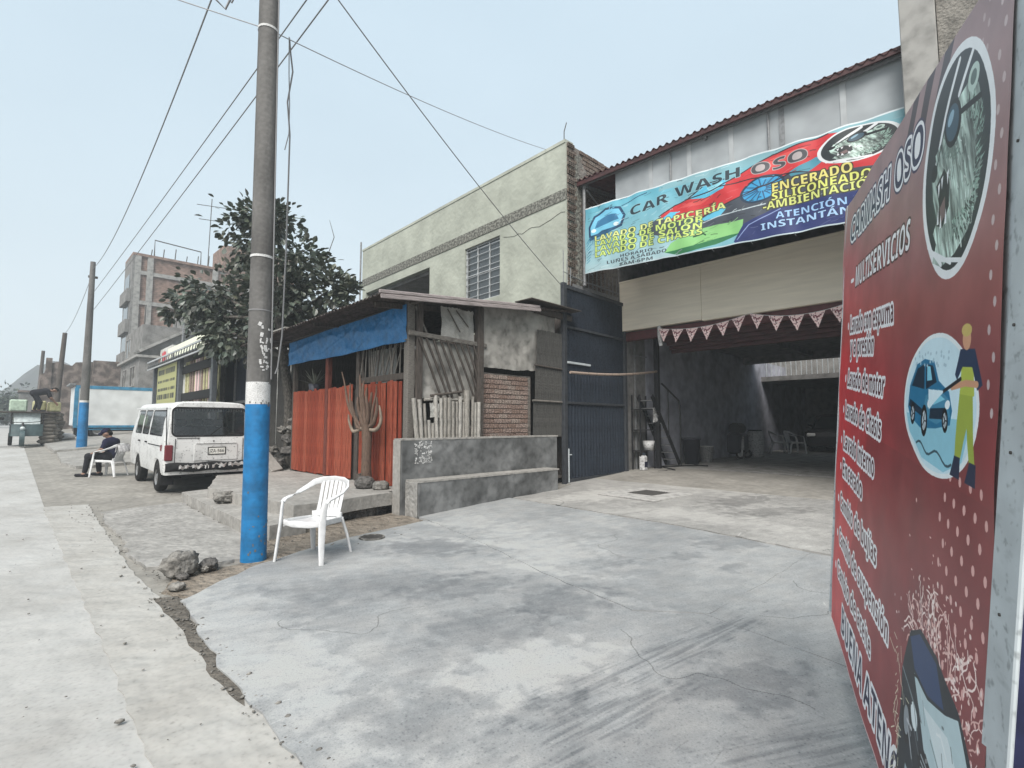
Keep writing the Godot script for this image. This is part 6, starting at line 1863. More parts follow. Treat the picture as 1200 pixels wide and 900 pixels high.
	for k in 6:
		part("bark_strip", MB.new().tube([Vector3(0.02, 0.05 + 0.04 * k, -0.22 + 0.05 * k), Vector3(-0.17, 0.10 + 0.02 * k, -0.05), Vector3(-0.12, 0.14 + 0.02 * (k % 3), 0.24 - 0.03 * k)], 0.026, 6), M.old_wood, ca)
	tag(part("rock", rock(31, Vector3(0.34, 0.24, 0.32), 0.15), M.rock_dark, self, Transform3D(Basis.IDENTITY, Vector3(4.52, 0.37, -8.28))), "dark rounded boulder at the foot of the dried cactus", "rock", "loose rocks")
	tag(part("rock", rock(32, Vector3(0.32, 0.17, 0.30), 0.12), M.rock, self, Transform3D(Basis(Vector3.UP, 1.0), Vector3(4.66, 0.37, -7.98))), "paler smooth stone right of the boulder at the cactus foot", "rock", "loose rocks")
	var ag := thing("spiky_plant", "spiky agave rosette in the dark opening above the red boards", "plant", Vector3(5.12, 2.32, -11.85))
	for k in 26:
		var a := k * 2.4
		var el := 0.1 + 1.1 * k / 26.0
		var d := Vector3(cos(a) * cos(el) * 0.6, sin(el), sin(a) * cos(el)).normalized()
		part("leaf", leaf_mesh(0.035), M.agave, ag, Transform3D(Basis(d, Vector3.UP.slide(d).normalized(), d.cross(Vector3.UP.slide(d).normalized())).scaled(Vector3.ONE * 0.46), Vector3(0, 0.08, 0)))
	part("pot", MB.new().lathe([Vector2(0.10, -0.1), Vector2(0.14, 0.12), Vector2(0.12, 0.12), Vector2(0.1, 0.1), Vector2(0.001, 0.1)], 14), M.bin_dark, ag)
	# ---- rubble beside the shed
	var spots := [[4.75, 0.38, -13.15, 0.55], [4.95, 0.38, -13.6, 0.5], [5.1, 0.72, -13.3, 0.45], [4.9, 0.75, -13.75, 0.4], [5.2, 1.02, -13.55, 0.42], [5.25, 1.3, -13.3, 0.38], [4.6, 0.38, -13.75, 0.42], [5.2, 1.28, -13.9, 0.34], [4.75, 0.36, -14.3, 0.5], [5.3, 1.52, -13.55, 0.3]]
	for k in spots.size():
		var s: Array = spots[k]
		tag(part("rubble_stone", rock(40 + k, Vector3(s[3], s[3] * 0.62, s[3] * 0.9), 0.5), M.rock if k % 2 else M.rock_dark, self, Transform3D(Basis.from_euler(Vector3(0.2 * sin(k), k * 1.3, 0.15 * cos(k))), Vector3(s[0], s[1] - 0.02, s[2]))), "%s broken stone in the rubble heap between tree trunk and red boards" % ("pale" if k % 2 else "dark"), "stone", "stones of the rubble heap")
	for k in 2:
		tag(part("broken_slab", bx(-0.16, 0.16, -0.05, 0.05, -0.42, 0.42, 0.012), M.platform, self, Transform3D(Basis.from_euler(Vector3(0.75 - 0.15 * k, 0.5 + 0.3 * k, 0.2)), Vector3(4.52 + 0.10 * k, 0.66, -13.05 - 0.42 * k))), ["broken concrete slab propped on the rubble heap, nearer the red boards", "broken concrete slab propped on the rubble heap, nearer the tree"][k], "slab", "broken slabs on the rubble")
	# ---- tree
	var tr := thing("rubber_tree", "dark large leaved tree rising behind the near pole and shed roof", "tree", Vector3(5.35, 0.3, -13.9))
	part("trunk", MB.new().tube([Vector3(0.02, 0, 0), Vector3(0.0, 1.0, 0.02), Vector3(-0.05, 1.9, 0.05), Vector3(-0.20, 3.0, 0.0), Vector3(-0.35, 4.0, -0.1)], [0.17, 0.14, 0.125, 0.12, 0.10], 12), M.bark, tr)
	var lobes := [[4.72, 6.77, -14.90, 1.0], [3.93, 5.35, -16.22, 0.9], [3.72, 4.85, -16.95, 0.62], [4.64, 4.46, -15.65, 1.2], [5.32, 5.82, -13.84, 0.85], [5.89, 5.05, -12.95, 0.75], [5.32, 4.5, -14.0, 0.95], [4.45, 4.05, -16.3, 0.72], [5.0, 5.0, -14.1, 1.05], [6.25, 4.8, -12.38, 0.42], [4.7, 7.25, -14.9, 0.6], [3.49, 4.96, -17.5, 0.5], [4.94, 7.1, -14.5, 0.62], [5.6, 4.1, -13.6, 0.5], [4.2, 4.25, -16.6, 0.45]]
	for l in lobes:
		var c := Vector3(l[0], l[1], l[2]) - tr.position
		var b := Vector3(-0.2, 3.0, 0.0) if c.y < 4.6 else Vector3(-0.35, 4.0, -0.1)
		part("limb", MB.new().tube([b, b.lerp(c, 0.5) + Vector3(0, -0.12, 0), c], [0.06, 0.042, 0.015], 7), M.bark, tr)
	foliage(tr, lobes.map(func(l): return [l[0] - 5.35, l[1] - 0.3, l[2] + 13.9, l[3]]), 7600, 0.185, 5, M.leaf, 0.34)
	for tw in [[Vector3(0.55, 5.6, 0.7), Vector3(0.75, 6.3, 0.75), Vector3(0.62, 6.75, 0.72)], [Vector3(0.5, 5.4, 0.6), Vector3(0.2, 5.9, 0.55), Vector3(0.12, 6.3, 0.5)], [Vector3(-0.6, 6.2, -1.2), Vector3(-0.7, 7.0, -1.2), Vector3(-0.66, 7.6, -1.2)]]:
		part("twig", MB.new().tube(tw, [0.014, 0.010, 0.005], 5), M.bark, tr)
	# ---- van and what stands round it
	parked_van()
	var sc := plastic_chair("plastic_chair", "white plastic armchair with the seated person, between the van and second pole", Vector3(1.98, 0.135, -17.15), -2.30)
	var jk := thing("draped_jacket", "pale jacket hung over the back of the occupied white chair", "jacket", Vector3(1.98, 0.135, -17.15), -2.30)
	part("cloth", MB.new().grid(func(u, v):
		var x = (u - 0.5) * 0.44
		var a: float = v * PI
		return Vector3(x, 0.845 - 0.20 * absf(v - 0.5) * 2.0 + 0.012 * sin(u * 17.0), -0.335 + 0.35 * x * x - 0.055 * cos(a) * -1.0 + 0.01 * sin(u * 23.0 + v * 5.0)), 24, 14, Vector3.BACK, 0.006), M.pale_cloth, jk)
	var sp := thing("person", "person in dark shirt, cap and trousers sitting on the plastic chair beside the van", "person", Vector3(1.98, 0.135, -17.15), -2.30)
	figure(sp, {head = Vector3(0.02, 1.10, 0.08), neck = Vector3(0.0, 0.99, 0.01), look = Vector3(0.15, -0.35, 1.0), pelvis = Vector3(0, 0.56, -0.06),
		sh_l = Vector3(-0.18, 0.91, -0.01), sh_r = Vector3(0.18, 0.91, -0.01), el_l = Vector3(-0.27, 0.72, 0.0), el_r = Vector3(0.27, 0.72, 0.02), wr_l = Vector3(-0.20, 0.63, 0.24), wr_r = Vector3(0.18, 0.63, 0.26),
		hip_l = Vector3(-0.10, 0.53, 0.0), hip_r = Vector3(0.10, 0.53, 0.0), kn_l = Vector3(-0.16, 0.53, 0.42), kn_r = Vector3(0.15, 0.53, 0.44), an_l = Vector3(-0.15, 0.075, 0.36), an_r = Vector3(0.17, 0.075, 0.50), toe_l = Vector3(-0.1, 0, 1), toe_r = Vector3(0.1, 0, 1)}, M.navy, M.dark_cloth, M.navy)
	far_traffic()
	signs()
	inside_garage()
	# ---- trees at the end of the street
	var ft := [[-5.5, -78.0, 4.6], [-2.4, -84.0, 5.4], [0.9, -80.0, 4.0], [-8.0, -92.0, 6.0], [3.4, -96.0, 5.5], [-1.0, -104.0, 7.5]]
	for k in ft.size():
		var f: Array = ft[k]
		var o := thing("street_tree", ["low rounded tree at the far end of the street, leftmost in view", "dark bushy tree beyond the parked tricycle", "small grey green tree before the grey shed", "tall tree farthest left beyond the street", "tree between the grey shed and the hill foot", "tallest dusty tree under the hill"][k], "tree", Vector3(f[0], 1.0, f[1]), 0.0, "trees at the end of the street")
		part("trunk", MB.new().tube([Vector3.ZERO, Vector3(0.1, f[2] * 0.35, 0), Vector3(0.0, f[2] * 0.6, 0.1)], [0.22, 0.17, 0.1], 8), M.bark, o)
		var lb := []
		for q in 8:
			lb.append([sin(q * 2.1 + k) * f[2] * 0.36, f[2] * (0.5 + 0.13 * sin(q * 1.7)), cos(q * 2.9) * f[2] * 0.34, f[2] * 0.24])
		foliage(o, lb, 1100, 0.45, 60 + k, M.far_leaf, 0.32)

func far_traffic() -> void:
	# box truck parked square to the street
	var t := thing("box_truck", "white box truck with blue edges parked across the pavement behind second pole", "truck", Vector3(2.3, 0.84, -33.0))
	part("box", bx(0.02, 3.9, 0.56, 2.50, -2.0, -0.02), M.truck_white, t)
	for e in [[0.0, 3.92, 2.42, 2.58, -0.05, 0.0], [0.0, 3.92, 0.48, 0.60, -0.05, 0.0], [-0.02, 0.14, 0.60, 2.42, -0.05, 0.005], [3.78, 3.92, 0.60, 2.42, -0.05, 0.005]]:
		part("edge_trim", bx(e[0], e[1], e[2], e[3], e[4], e[5], 0.006), M.truck_blue, t)
	part("rear_door", bx(-0.03, 0.01, 0.6, 2.5, -2.0, -1.02, 0.006), M.truck_white, t)
	part("rear_door", bx(-0.03, 0.01, 0.6, 2.5, -0.98, -0.06, 0.006), M.truck_white, t)
	part("roof_lip", bx(-0.22, 0.0, 2.58, 2.66, -2.0, 0.05, 0.006), M.steel_grey, t)
	part("vent", bx(3.28, 3.62, 1.55, 1.85, -0.018, 0.004, 0.004), M.steel_grey, t)
	part("door_latch", bx(0.35, 0.5, 1.12, 1.2, -0.018, 0.01, 0.004), M.steel_dark, t)
	part("chassis", bx(0.1, 4.3, 0.30, 0.47, -1.7, -0.3), M.steel_dark, t)
	part("cab", bx(3.95, 4.6, 0.45, 2.0, -1.95, -0.08, 0.05), M.truck_white, t)
	for x in [0.95, 3.0]:
		for z in [-0.22, -1.8]:
			wheel(t, Vector3(x, 0.34, z), 0.36, 0.24, M.rim, true)
	part("underrun_bar", bx(0.2, 3.8, 0.36, 0.44, -0.12, -0.06, 0.006), M.truck_blue, t)
	part("mud_guard", bx(0.05, 0.4, 0.05, 0.5, -0.4, -0.1, 0.006), M.rubber, t)
	tag(part("white_bundle", rock(71, Vector3(0.7, 0.32, 0.5), 0.2), M.pale_cloth, self, Transform3D(Basis.IDENTITY, Vector3(2.0, 0.78, -31.9))), "white bundle lying on the pavement between sacks and truck", "bundle")
	# sacks
	var base := Vector3(1.42, 0.66, -31.0)
	for k in 24:
		var row := k / 3
		var c := k % 3
		var s := MB.new().grid(func(u, v):
			var a: float = u * TAU
			var h: float = (v - 0.5) * 2.0
			var w := pow(max(0.0, 1.0 - pow(absf(h), 3.5)), 0.5)
			return Vector3(h * 0.30 + 0.02 * sin(a * 3.0), cos(a) * 0.105 * w, sin(a) * 0.20 * w + 0.02 * h), 14, 8)
		s.turn_out(func(_c): return Vector3.ZERO)
		var off := Vector3(0.30 * (c - 1) * 0.55 + 0.05 * sin(k * 2.7), 0.10 + row * 0.165, -0.36 * (c - 1) + 0.05 * cos(k * 1.9))
		tag(part("sack", s, M.sack[k % 3], self, Transform3D(Basis.from_euler(Vector3(0.06 * sin(k * 1.1), 0.5 * sin(k * 2.3), 0.08 * cos(k * 1.7))), base + off)), "dusty grey sack in the %s layer of the tall stack between tricycle and truck" % ["lowest", "second", "third", "fourth", "fifth", "sixth", "seventh", "topmost"][row], "sack", "sacks stacked beside the tricycle")
	# cargo tricycle with a plank deck
	var m := thing("cargo_tricycle", "green cargo tricycle with pale windscreen and plank deck beside the stacked sacks", "tricycle", Vector3(0.62, 0.575, -30.4))
	wheel(m, Vector3(-0.15, 0.30, 0.45), 0.30, 0.12, M.rim)
	for s in [-0.5, 0.55]: wheel(m, Vector3(s, 0.28, -0.9), 0.28, 0.14, M.rim)
	part("fork", MB.new().tube([Vector3(-0.15, 0.30, 0.45), Vector3(-0.15, 0.62, 0.36), Vector3(-0.15, 1.0, 0.22)], 0.035, 7), M.steel_dark, m)
	part("mudguard", MB.new().lathe([Vector2(0.335, -0.08), Vector2(0.345, 0.0), Vector2(0.335, 0.08)], 18, Vector3(-0.15, 0.32, 0.45), Basis(Vector3.FORWARD, PI / 2)), M.moto_green, m)
	part("nose", MB.new().grid(func(u, v):
		var a: float = lerp(-1.3, 1.3, u)
		return Vector3(sin(a) * 0.52, lerp(0.42, 0.92, v), 0.15 + cos(a) * 0.16 - v * 0.1), 12, 6, Vector3.BACK, 0.02), M.moto_green, m)
	part("headlight", MB.new().lathe([Vector2(0.001, 0.06), Vector2(0.07, 0.05), Vector2(0.085, 0.0), Vector2(0.05, -0.06)], 14, Vector3(-0.15, 0.74, 0.34), Basis(Vector3.RIGHT, PI / 2)), M.pale_plastic, m)
	part("windscreen", MB.new().grid(func(u, v): return Vector3(lerp(-0.42 - 0.04 * v, 0.40, u), lerp(0.92, 1.40, v), 0.12 - 0.22 * v + 0.04 * sin(u * PI)), 8, 5, Vector3.BACK, 0.01), M.pale_plastic, m)
	part("cargo_bed", bx(-0.55, 0.6, 0.40, 0.85, -1.5, -0.3, 0.02), M.moto_green, m)
	for p in [[-0.5, 0.0], [0.5, 0.0], [-0.5, -1.4], [0.55, -1.4]]:
		part("roof_post", MB.new().tube([Vector3(p[0], 0.6, p[1]), Vector3(p[0], 1.42, p[1])], 0.025, 6), M.steel_dark, m)
	for k in 4:
		part("deck_plank", bx(-0.95, 1.05, 1.42, 1.465, -1.45 + k * 0.42, -1.08 + k * 0.42, 0.006), M.old_wood, m)
	part("handlebar", MB.new().tube([Vector3(-0.75, 1.02, 0.16), Vector3(-0.4, 1.0, 0.24), Vector3(-0.15, 0.98, 0.24), Vector3(0.1, 1.0, 0.24), Vector3(0.42, 1.04, 0.16)], 0.018, 6), M.steel_dark, m)
	part("mirror", MB.new().box(Vector3(-0.82, 1.16, 0.16), Vector3(0.16, 0.11, 0.03), Basis.IDENTITY, 0.01), M.black, m)
	part("saddle", MB.new().box(Vector3(-0.15, 0.72, -0.18), Vector3(0.3, 0.14, 0.5), Basis.IDENTITY, 0.04), M.black, m)
	var cart := thing("hand_cart", "small grey hand cart standing left of the cargo tricycle", "cart", Vector3(-0.80, 0.56, -30.2))
	part("tub", MB.new().lathe([Vector2(0.001, 0.42), Vector2(0.2, 0.42), Vector2(0.27, 1.0), Vector2(0.25, 1.0), Vector2(0.19, 0.46), Vector2(0.001, 0.46)], 14), M.far_grey, cart)
	part("leg", MB.new().tube([Vector3(0.0, 0, 0), Vector3(0.0, 0.45, 0)], 0.05, 8), M.steel_dark, cart)
	part("handle", MB.new().tube([Vector3(-0.25, 0.95, 0), Vector3(-0.4, 1.25, 0), Vector3(-0.2, 1.35, 0)], 0.02, 6), M.steel_dark, cart)
	wheel(cart, Vector3(0.0, 0.14, -0.2), 0.14, 0.06, M.rim)
	for k in 3:
		tag(part("cargo_bundle", MB.new().box(Vector3.ZERO, [Vector3(0.58, 0.52, 0.5), Vector3(0.42, 0.50, 0.45), Vector3(0.40, 0.44, 0.45)][k], Basis.IDENTITY, 0.05), [M.pale_green, M.yellow, M.yellow][k], self, Transform3D(Basis(Vector3.UP, 0.1 * k), [Vector3(0.30, 2.30, -30.9), Vector3(0.98, 2.29, -31.3), Vector3(1.46, 2.27, -31.0)][k])), ["pale green bundle on the tricycle deck", "tall yellow bundle on the tricycle deck, left of the bending person", "yellow bundle on the deck, right of the bending person"][k], "bundle", "bundles on the tricycle deck")
	var bp := thing("person", "dark clothed person bending over on the tricycle deck to lift the sacks", "person", Vector3(0.92, 2.04, -30.62), 0.0)
	figure(bp, {head = Vector3(0.50, 0.97, 0.05), neck = Vector3(0.36, 0.93, 0.03), look = Vector3(0.8, -0.6, 0.1), pelvis = Vector3(-0.16, 0.82, 0.0),
		sh_l = Vector3(0.28, 0.90, 0.20), sh_r = Vector3(0.28, 0.90, -0.17), el_l = Vector3(0.40, 0.62, 0.24), el_r = Vector3(0.38, 0.62, -0.18), wr_l = Vector3(0.56, 0.42, 0.16), wr_r = Vector3(0.56, 0.42, -0.10),
		hip_l = Vector3(-0.14, 0.78, 0.09), hip_r = Vector3(-0.14, 0.78, -0.09), kn_l = Vector3(0.06, 0.42, 0.11), kn_r = Vector3(-0.02, 0.42, -0.11), an_l = Vector3(0.02, 0.07, 0.10), an_r = Vector3(-0.12, 0.07, -0.11), toe_l = Vector3(1, 0, 0.1), toe_r = Vector3(1, 0, -0.1)}, M.dark_cloth, M.dark_cloth, null)

# ---------------------------------------------------------------- signs and print
func tufts(cv: Canvas, c: Vector2, r0: Vector2, r1: Vector2, a0: float, a1: float, n: int, col: Color, r: RandomNumberGenerator) -> void:
	for k in n:
		var a := r.randf_range(a0, a1)
		var p = c + Vector2(cos(a), sin(a)) * lerp(r0, r1, r.randf())
		var d := Vector2(cos(a + 0.5), sin(a + 0.5)) * r1.x * r.randf_range(0.08, 0.2)
		cv.poly([p - d.orthogonal() * 0.14, p + d, p + d.orthogonal() * 0.14], col)

func bear(cv: Canvas, x: float, y: float, rx: float, ry: float) -> void:   # a roaring bear in dark glasses, in an oval
	var r := RandomNumberGenerator.new()
	r.seed = 31
	var P := func(a: float, b: float) -> Vector2: return Vector2(x + a * rx, y + b * ry)
	var white := Color(0.90, 0.91, 0.92)
	var black := Color(0.10, 0.105, 0.115)
	var pale := Color(0.71, 0.79, 0.755)
	cv.oval(x, y, rx, ry, white)
	cv.oval(x, y, rx * 0.90, ry * 0.92, Color(0.17, 0.19, 0.20))
	for q in [[[-0.6, 0.1], [0.1, 0.86]], [[0.15, 0.55], [0.45, 0.80]]]:
		cv.line([P.call(q[0][0], q[0][1]), P.call(q[1][0], q[1][1])], rx * 0.07, white)
	# head in profile, muzzle to the left
	var head := [[-0.62, -0.78], [-0.50, -0.62], [-0.62, -0.50], [-0.50, -0.40], [-0.66, -0.16], [-0.72, 0.02], [-0.55, 0.10], [-0.58, 0.24], [-0.36, 0.30], [-0.22, 0.42], [0.05, 0.50], [0.38, 0.56], [0.62, 0.46], [0.72, 0.20], [0.74, -0.15], [0.66, -0.45], [0.45, -0.66], [0.1, -0.80], [-0.3, -0.86]]
	cv.poly(head.map(func(h): return P.call(h[0], h[1])), pale)
	var fur := fbm(310, 0.035, 3)
	var broad := fbm(311, 0.012, 3)
	var c0: Vector2 = cv.pt(x, y)
	for py in range(int(c0.y - ry * cv.k), int(c0.y + ry * cv.k)):
		for px in range(int(c0.x - rx * cv.k), int(c0.x + rx * cv.k)):
			if px < 0 or py < 0 or px >= cv.im.get_width() or py >= cv.im.get_height(): continue
			var q: Color = cv.im.get_pixel(px, py)
			if absf(q.r - pale.r) > 0.01 or absf(q.g - pale.g) > 0.01: continue
			var u := (px - c0.x) / (rx * cv.k)
			var w := (c0.y - py) / (ry * cv.k)
			var m: float = 0.86 + 0.55 * fur.get_noise_2d((u * 60.0 + w * 30.0) * 4.0, (w - u * 0.4) * 45.0) + 0.45 * broad.get_noise_2d(px * 260.0 / cv.k, py * 260.0 / cv.k) - 0.30 * smoothstep(0.1, 0.8, u) + 0.14 * exp(-pow((u + 0.35) / 0.25, 2) - pow((w - 0.1) / 0.3, 2))
			m = clamp(m, 0.28, 1.22)
			cv.im.set_pixel(px, py, Color(q.r * m, q.g * m, q.b * m))
	tufts(cv, P.call(0.15, -0.05), Vector2(rx, ry) * 0.42, Vector2(rx, ry) * 0.62, -1.9, 1.1, 190, Color(0.20, 0.24, 0.23), r)
	tufts(cv, P.call(0.15, -0.05), Vector2(rx, ry) * 0.40, Vector2(rx, ry) * 0.6, -1.9, 1.1, 120, Color(0.56, 0.67, 0.62), r)
	for k in 150:
		var q: Vector2 = P.call(r.randf_range(-0.5, 0.6), r.randf_range(-0.75, 0.45))
		var c: Color = cv.im.get_pixel(clampi(int(q.x * cv.k), 0, cv.im.get_width() - 1), clampi(int((cv.H - q.y) * cv.k), 0, cv.im.get_height() - 1))
		if c.g < 0.5: continue
		cv.line([q, q + Vector2(r.randf_range(-0.02, 0.05) * rx, r.randf_range(-0.10, 0.02) * ry)], rx * r.randf_range(0.008, 0.025), c.darkened(r.randf_range(0.05, 0.35)) if r.randf() < 0.7 else c.lightened(0.4))
	cv.line([P.call(-0.50, -0.42), P.call(-0.66, -0.18), P.call(-0.70, 0.02), P.call(-0.55, 0.11), P.call(-0.36, 0.30), P.call(-0.22, 0.42)], rx * 0.03, Color(0.22, 0.27, 0.26))
	# open mouth with teeth
	cv.poly([P.call(-0.56, -0.06), P.call(-0.30, 0.04), P.call(-0.14, -0.10), P.call(-0.12, -0.34), P.call(-0.30, -0.50), P.call(-0.52, -0.44), P.call(-0.44, -0.28)], black)
	cv.poly([P.call(-0.42, -0.30), P.call(-0.26, -0.22), P.call(-0.22, -0.40), P.call(-0.38, -0.46)], Color(0.45, 0.36, 0.36))
	for q in [[-0.50, -0.07, -0.20], [-0.40, -0.03, -0.14], [-0.22, -0.02, -0.14]]:
		cv.poly([P.call(q[0], q[1]), P.call(q[0] + 0.07, q[1] + 0.02), P.call(q[0] + 0.03, q[2])], white)
	for q in [[-0.50, -0.44, -0.28], [-0.40, -0.49, -0.36], [-0.24, -0.48, -0.33]]:
		cv.poly([P.call(q[0], q[1]), P.call(q[0] + 0.07, q[1]), P.call(q[0] + 0.03, q[2])], white)
	cv.oval(P.call(-0.62, 0.08).x, P.call(-0.62, 0.08).y, rx * 0.10, ry * 0.08, black)
	for k in 7: cv.line([P.call(-0.35 + 0.06 * k, 0.16 - 0.02 * k), P.call(-0.25 + 0.07 * k, 0.26 - 0.03 * k)], rx * 0.02, Color(0.42, 0.52, 0.48))
	# glasses
	cv.oval(P.call(-0.02, 0.36).x, P.call(-0.02, 0.36).y, rx * 0.24, ry * 0.20, black, 0.3)
	cv.oval(P.call(-0.03, 0.37).x, P.call(-0.03, 0.37).y, rx * 0.19, ry * 0.155, Color(0.24, 0.34, 0.40), 0.3)
	cv.oval(P.call(-0.07, 0.42).x, P.call(-0.07, 0.42).y, rx * 0.10, ry * 0.05, Color(0.55, 0.68, 0.75), 0.5)
	cv.line([P.call(0.2, 0.38), P.call(0.66, 0.34)], rx * 0.06, black)
	cv.oval(P.call(0.50, 0.55).x, P.call(0.50, 0.55).y, rx * 0.13, ry * 0.11, pale)
	cv.oval(P.call(0.50, 0.55).x, P.call(0.50, 0.55).y, rx * 0.07, ry * 0.06, Color(0.35, 0.42, 0.4))
	for k in 3: cv.line([P.call(-0.78 + 0.2 * k, -0.6 - 0.09 * k), P.call(-0.3 + 0.3 * k, -0.84 - 0.02 * k)], rx * 0.05, white)

func wet_car(cv: Canvas, P: Callable, w: float, body: Color, dark: Color, light: Color) -> void:   # three quarter view of a plain hatchback, P maps 0..1 to the canvas
	var poly := func(a: Array, c: Color): cv.poly(a.map(func(q): return P.call(q[0], q[1])), c)
	poly.call([[0.03, 0.28], [0.05, 0.60], [0.20, 0.92], [0.40, 1.0], [0.62, 0.97], [0.74, 0.72], [0.94, 0.60], [1.0, 0.38], [0.97, 0.20], [0.70, 0.10], [0.36, 0.03], [0.10, 0.14]], body)
	poly.call([[0.10, 0.60], [0.22, 0.86], [0.40, 0.93], [0.42, 0.58]], dark)
	poly.call([[0.46, 0.58], [0.44, 0.93], [0.60, 0.91], [0.70, 0.70]], dark)
	poly.call([[0.48, 0.70], [0.47, 0.90], [0.54, 0.90], [0.60, 0.72]], light)
	poly.call([[0.40, 0.20], [0.46, 0.50], [0.74, 0.62], [0.93, 0.52], [0.97, 0.30], [0.72, 0.16]], body.lightened(0.18))
	poly.call([[0.50, 0.44], [0.74, 0.56], [0.88, 0.50], [0.66, 0.40]], light)
	poly.call([[0.56, 0.20], [0.58, 0.34], [0.90, 0.40], [0.92, 0.26]], dark)
	poly.call([[0.05, 0.30], [0.08, 0.40], [0.38, 0.30], [0.36, 0.20]], dark)
	for q in [[0.16, 0.20, 0.075], [0.44, 0.15, 0.10], [0.88, 0.24, 0.07]]:
		var c: Vector2 = P.call(q[0], q[1])
		cv.oval(c.x, c.y, w * q[2] * 0.8, w * q[2] * 1.2, Color(0.05, 0.06, 0.07))
		cv.oval(c.x, c.y, w * q[2] * 0.48, w * q[2] * 0.75, Color(0.75, 0.80, 0.83))
		for k in 5: cv.line([c, c + Vector2(cos(k * 1.257) * w * q[2] * 0.46, sin(k * 1.257) * w * q[2] * 0.7)], w * 0.012, Color(0.2, 0.22, 0.24))
	for q in [[0.55, 0.40], [0.92, 0.44]]:
		var c: Vector2 = P.call(q[0], q[1])
		cv.oval(c.x, c.y, w * 0.045, w * 0.03, Color(0.93, 0.96, 0.97), 0.3)

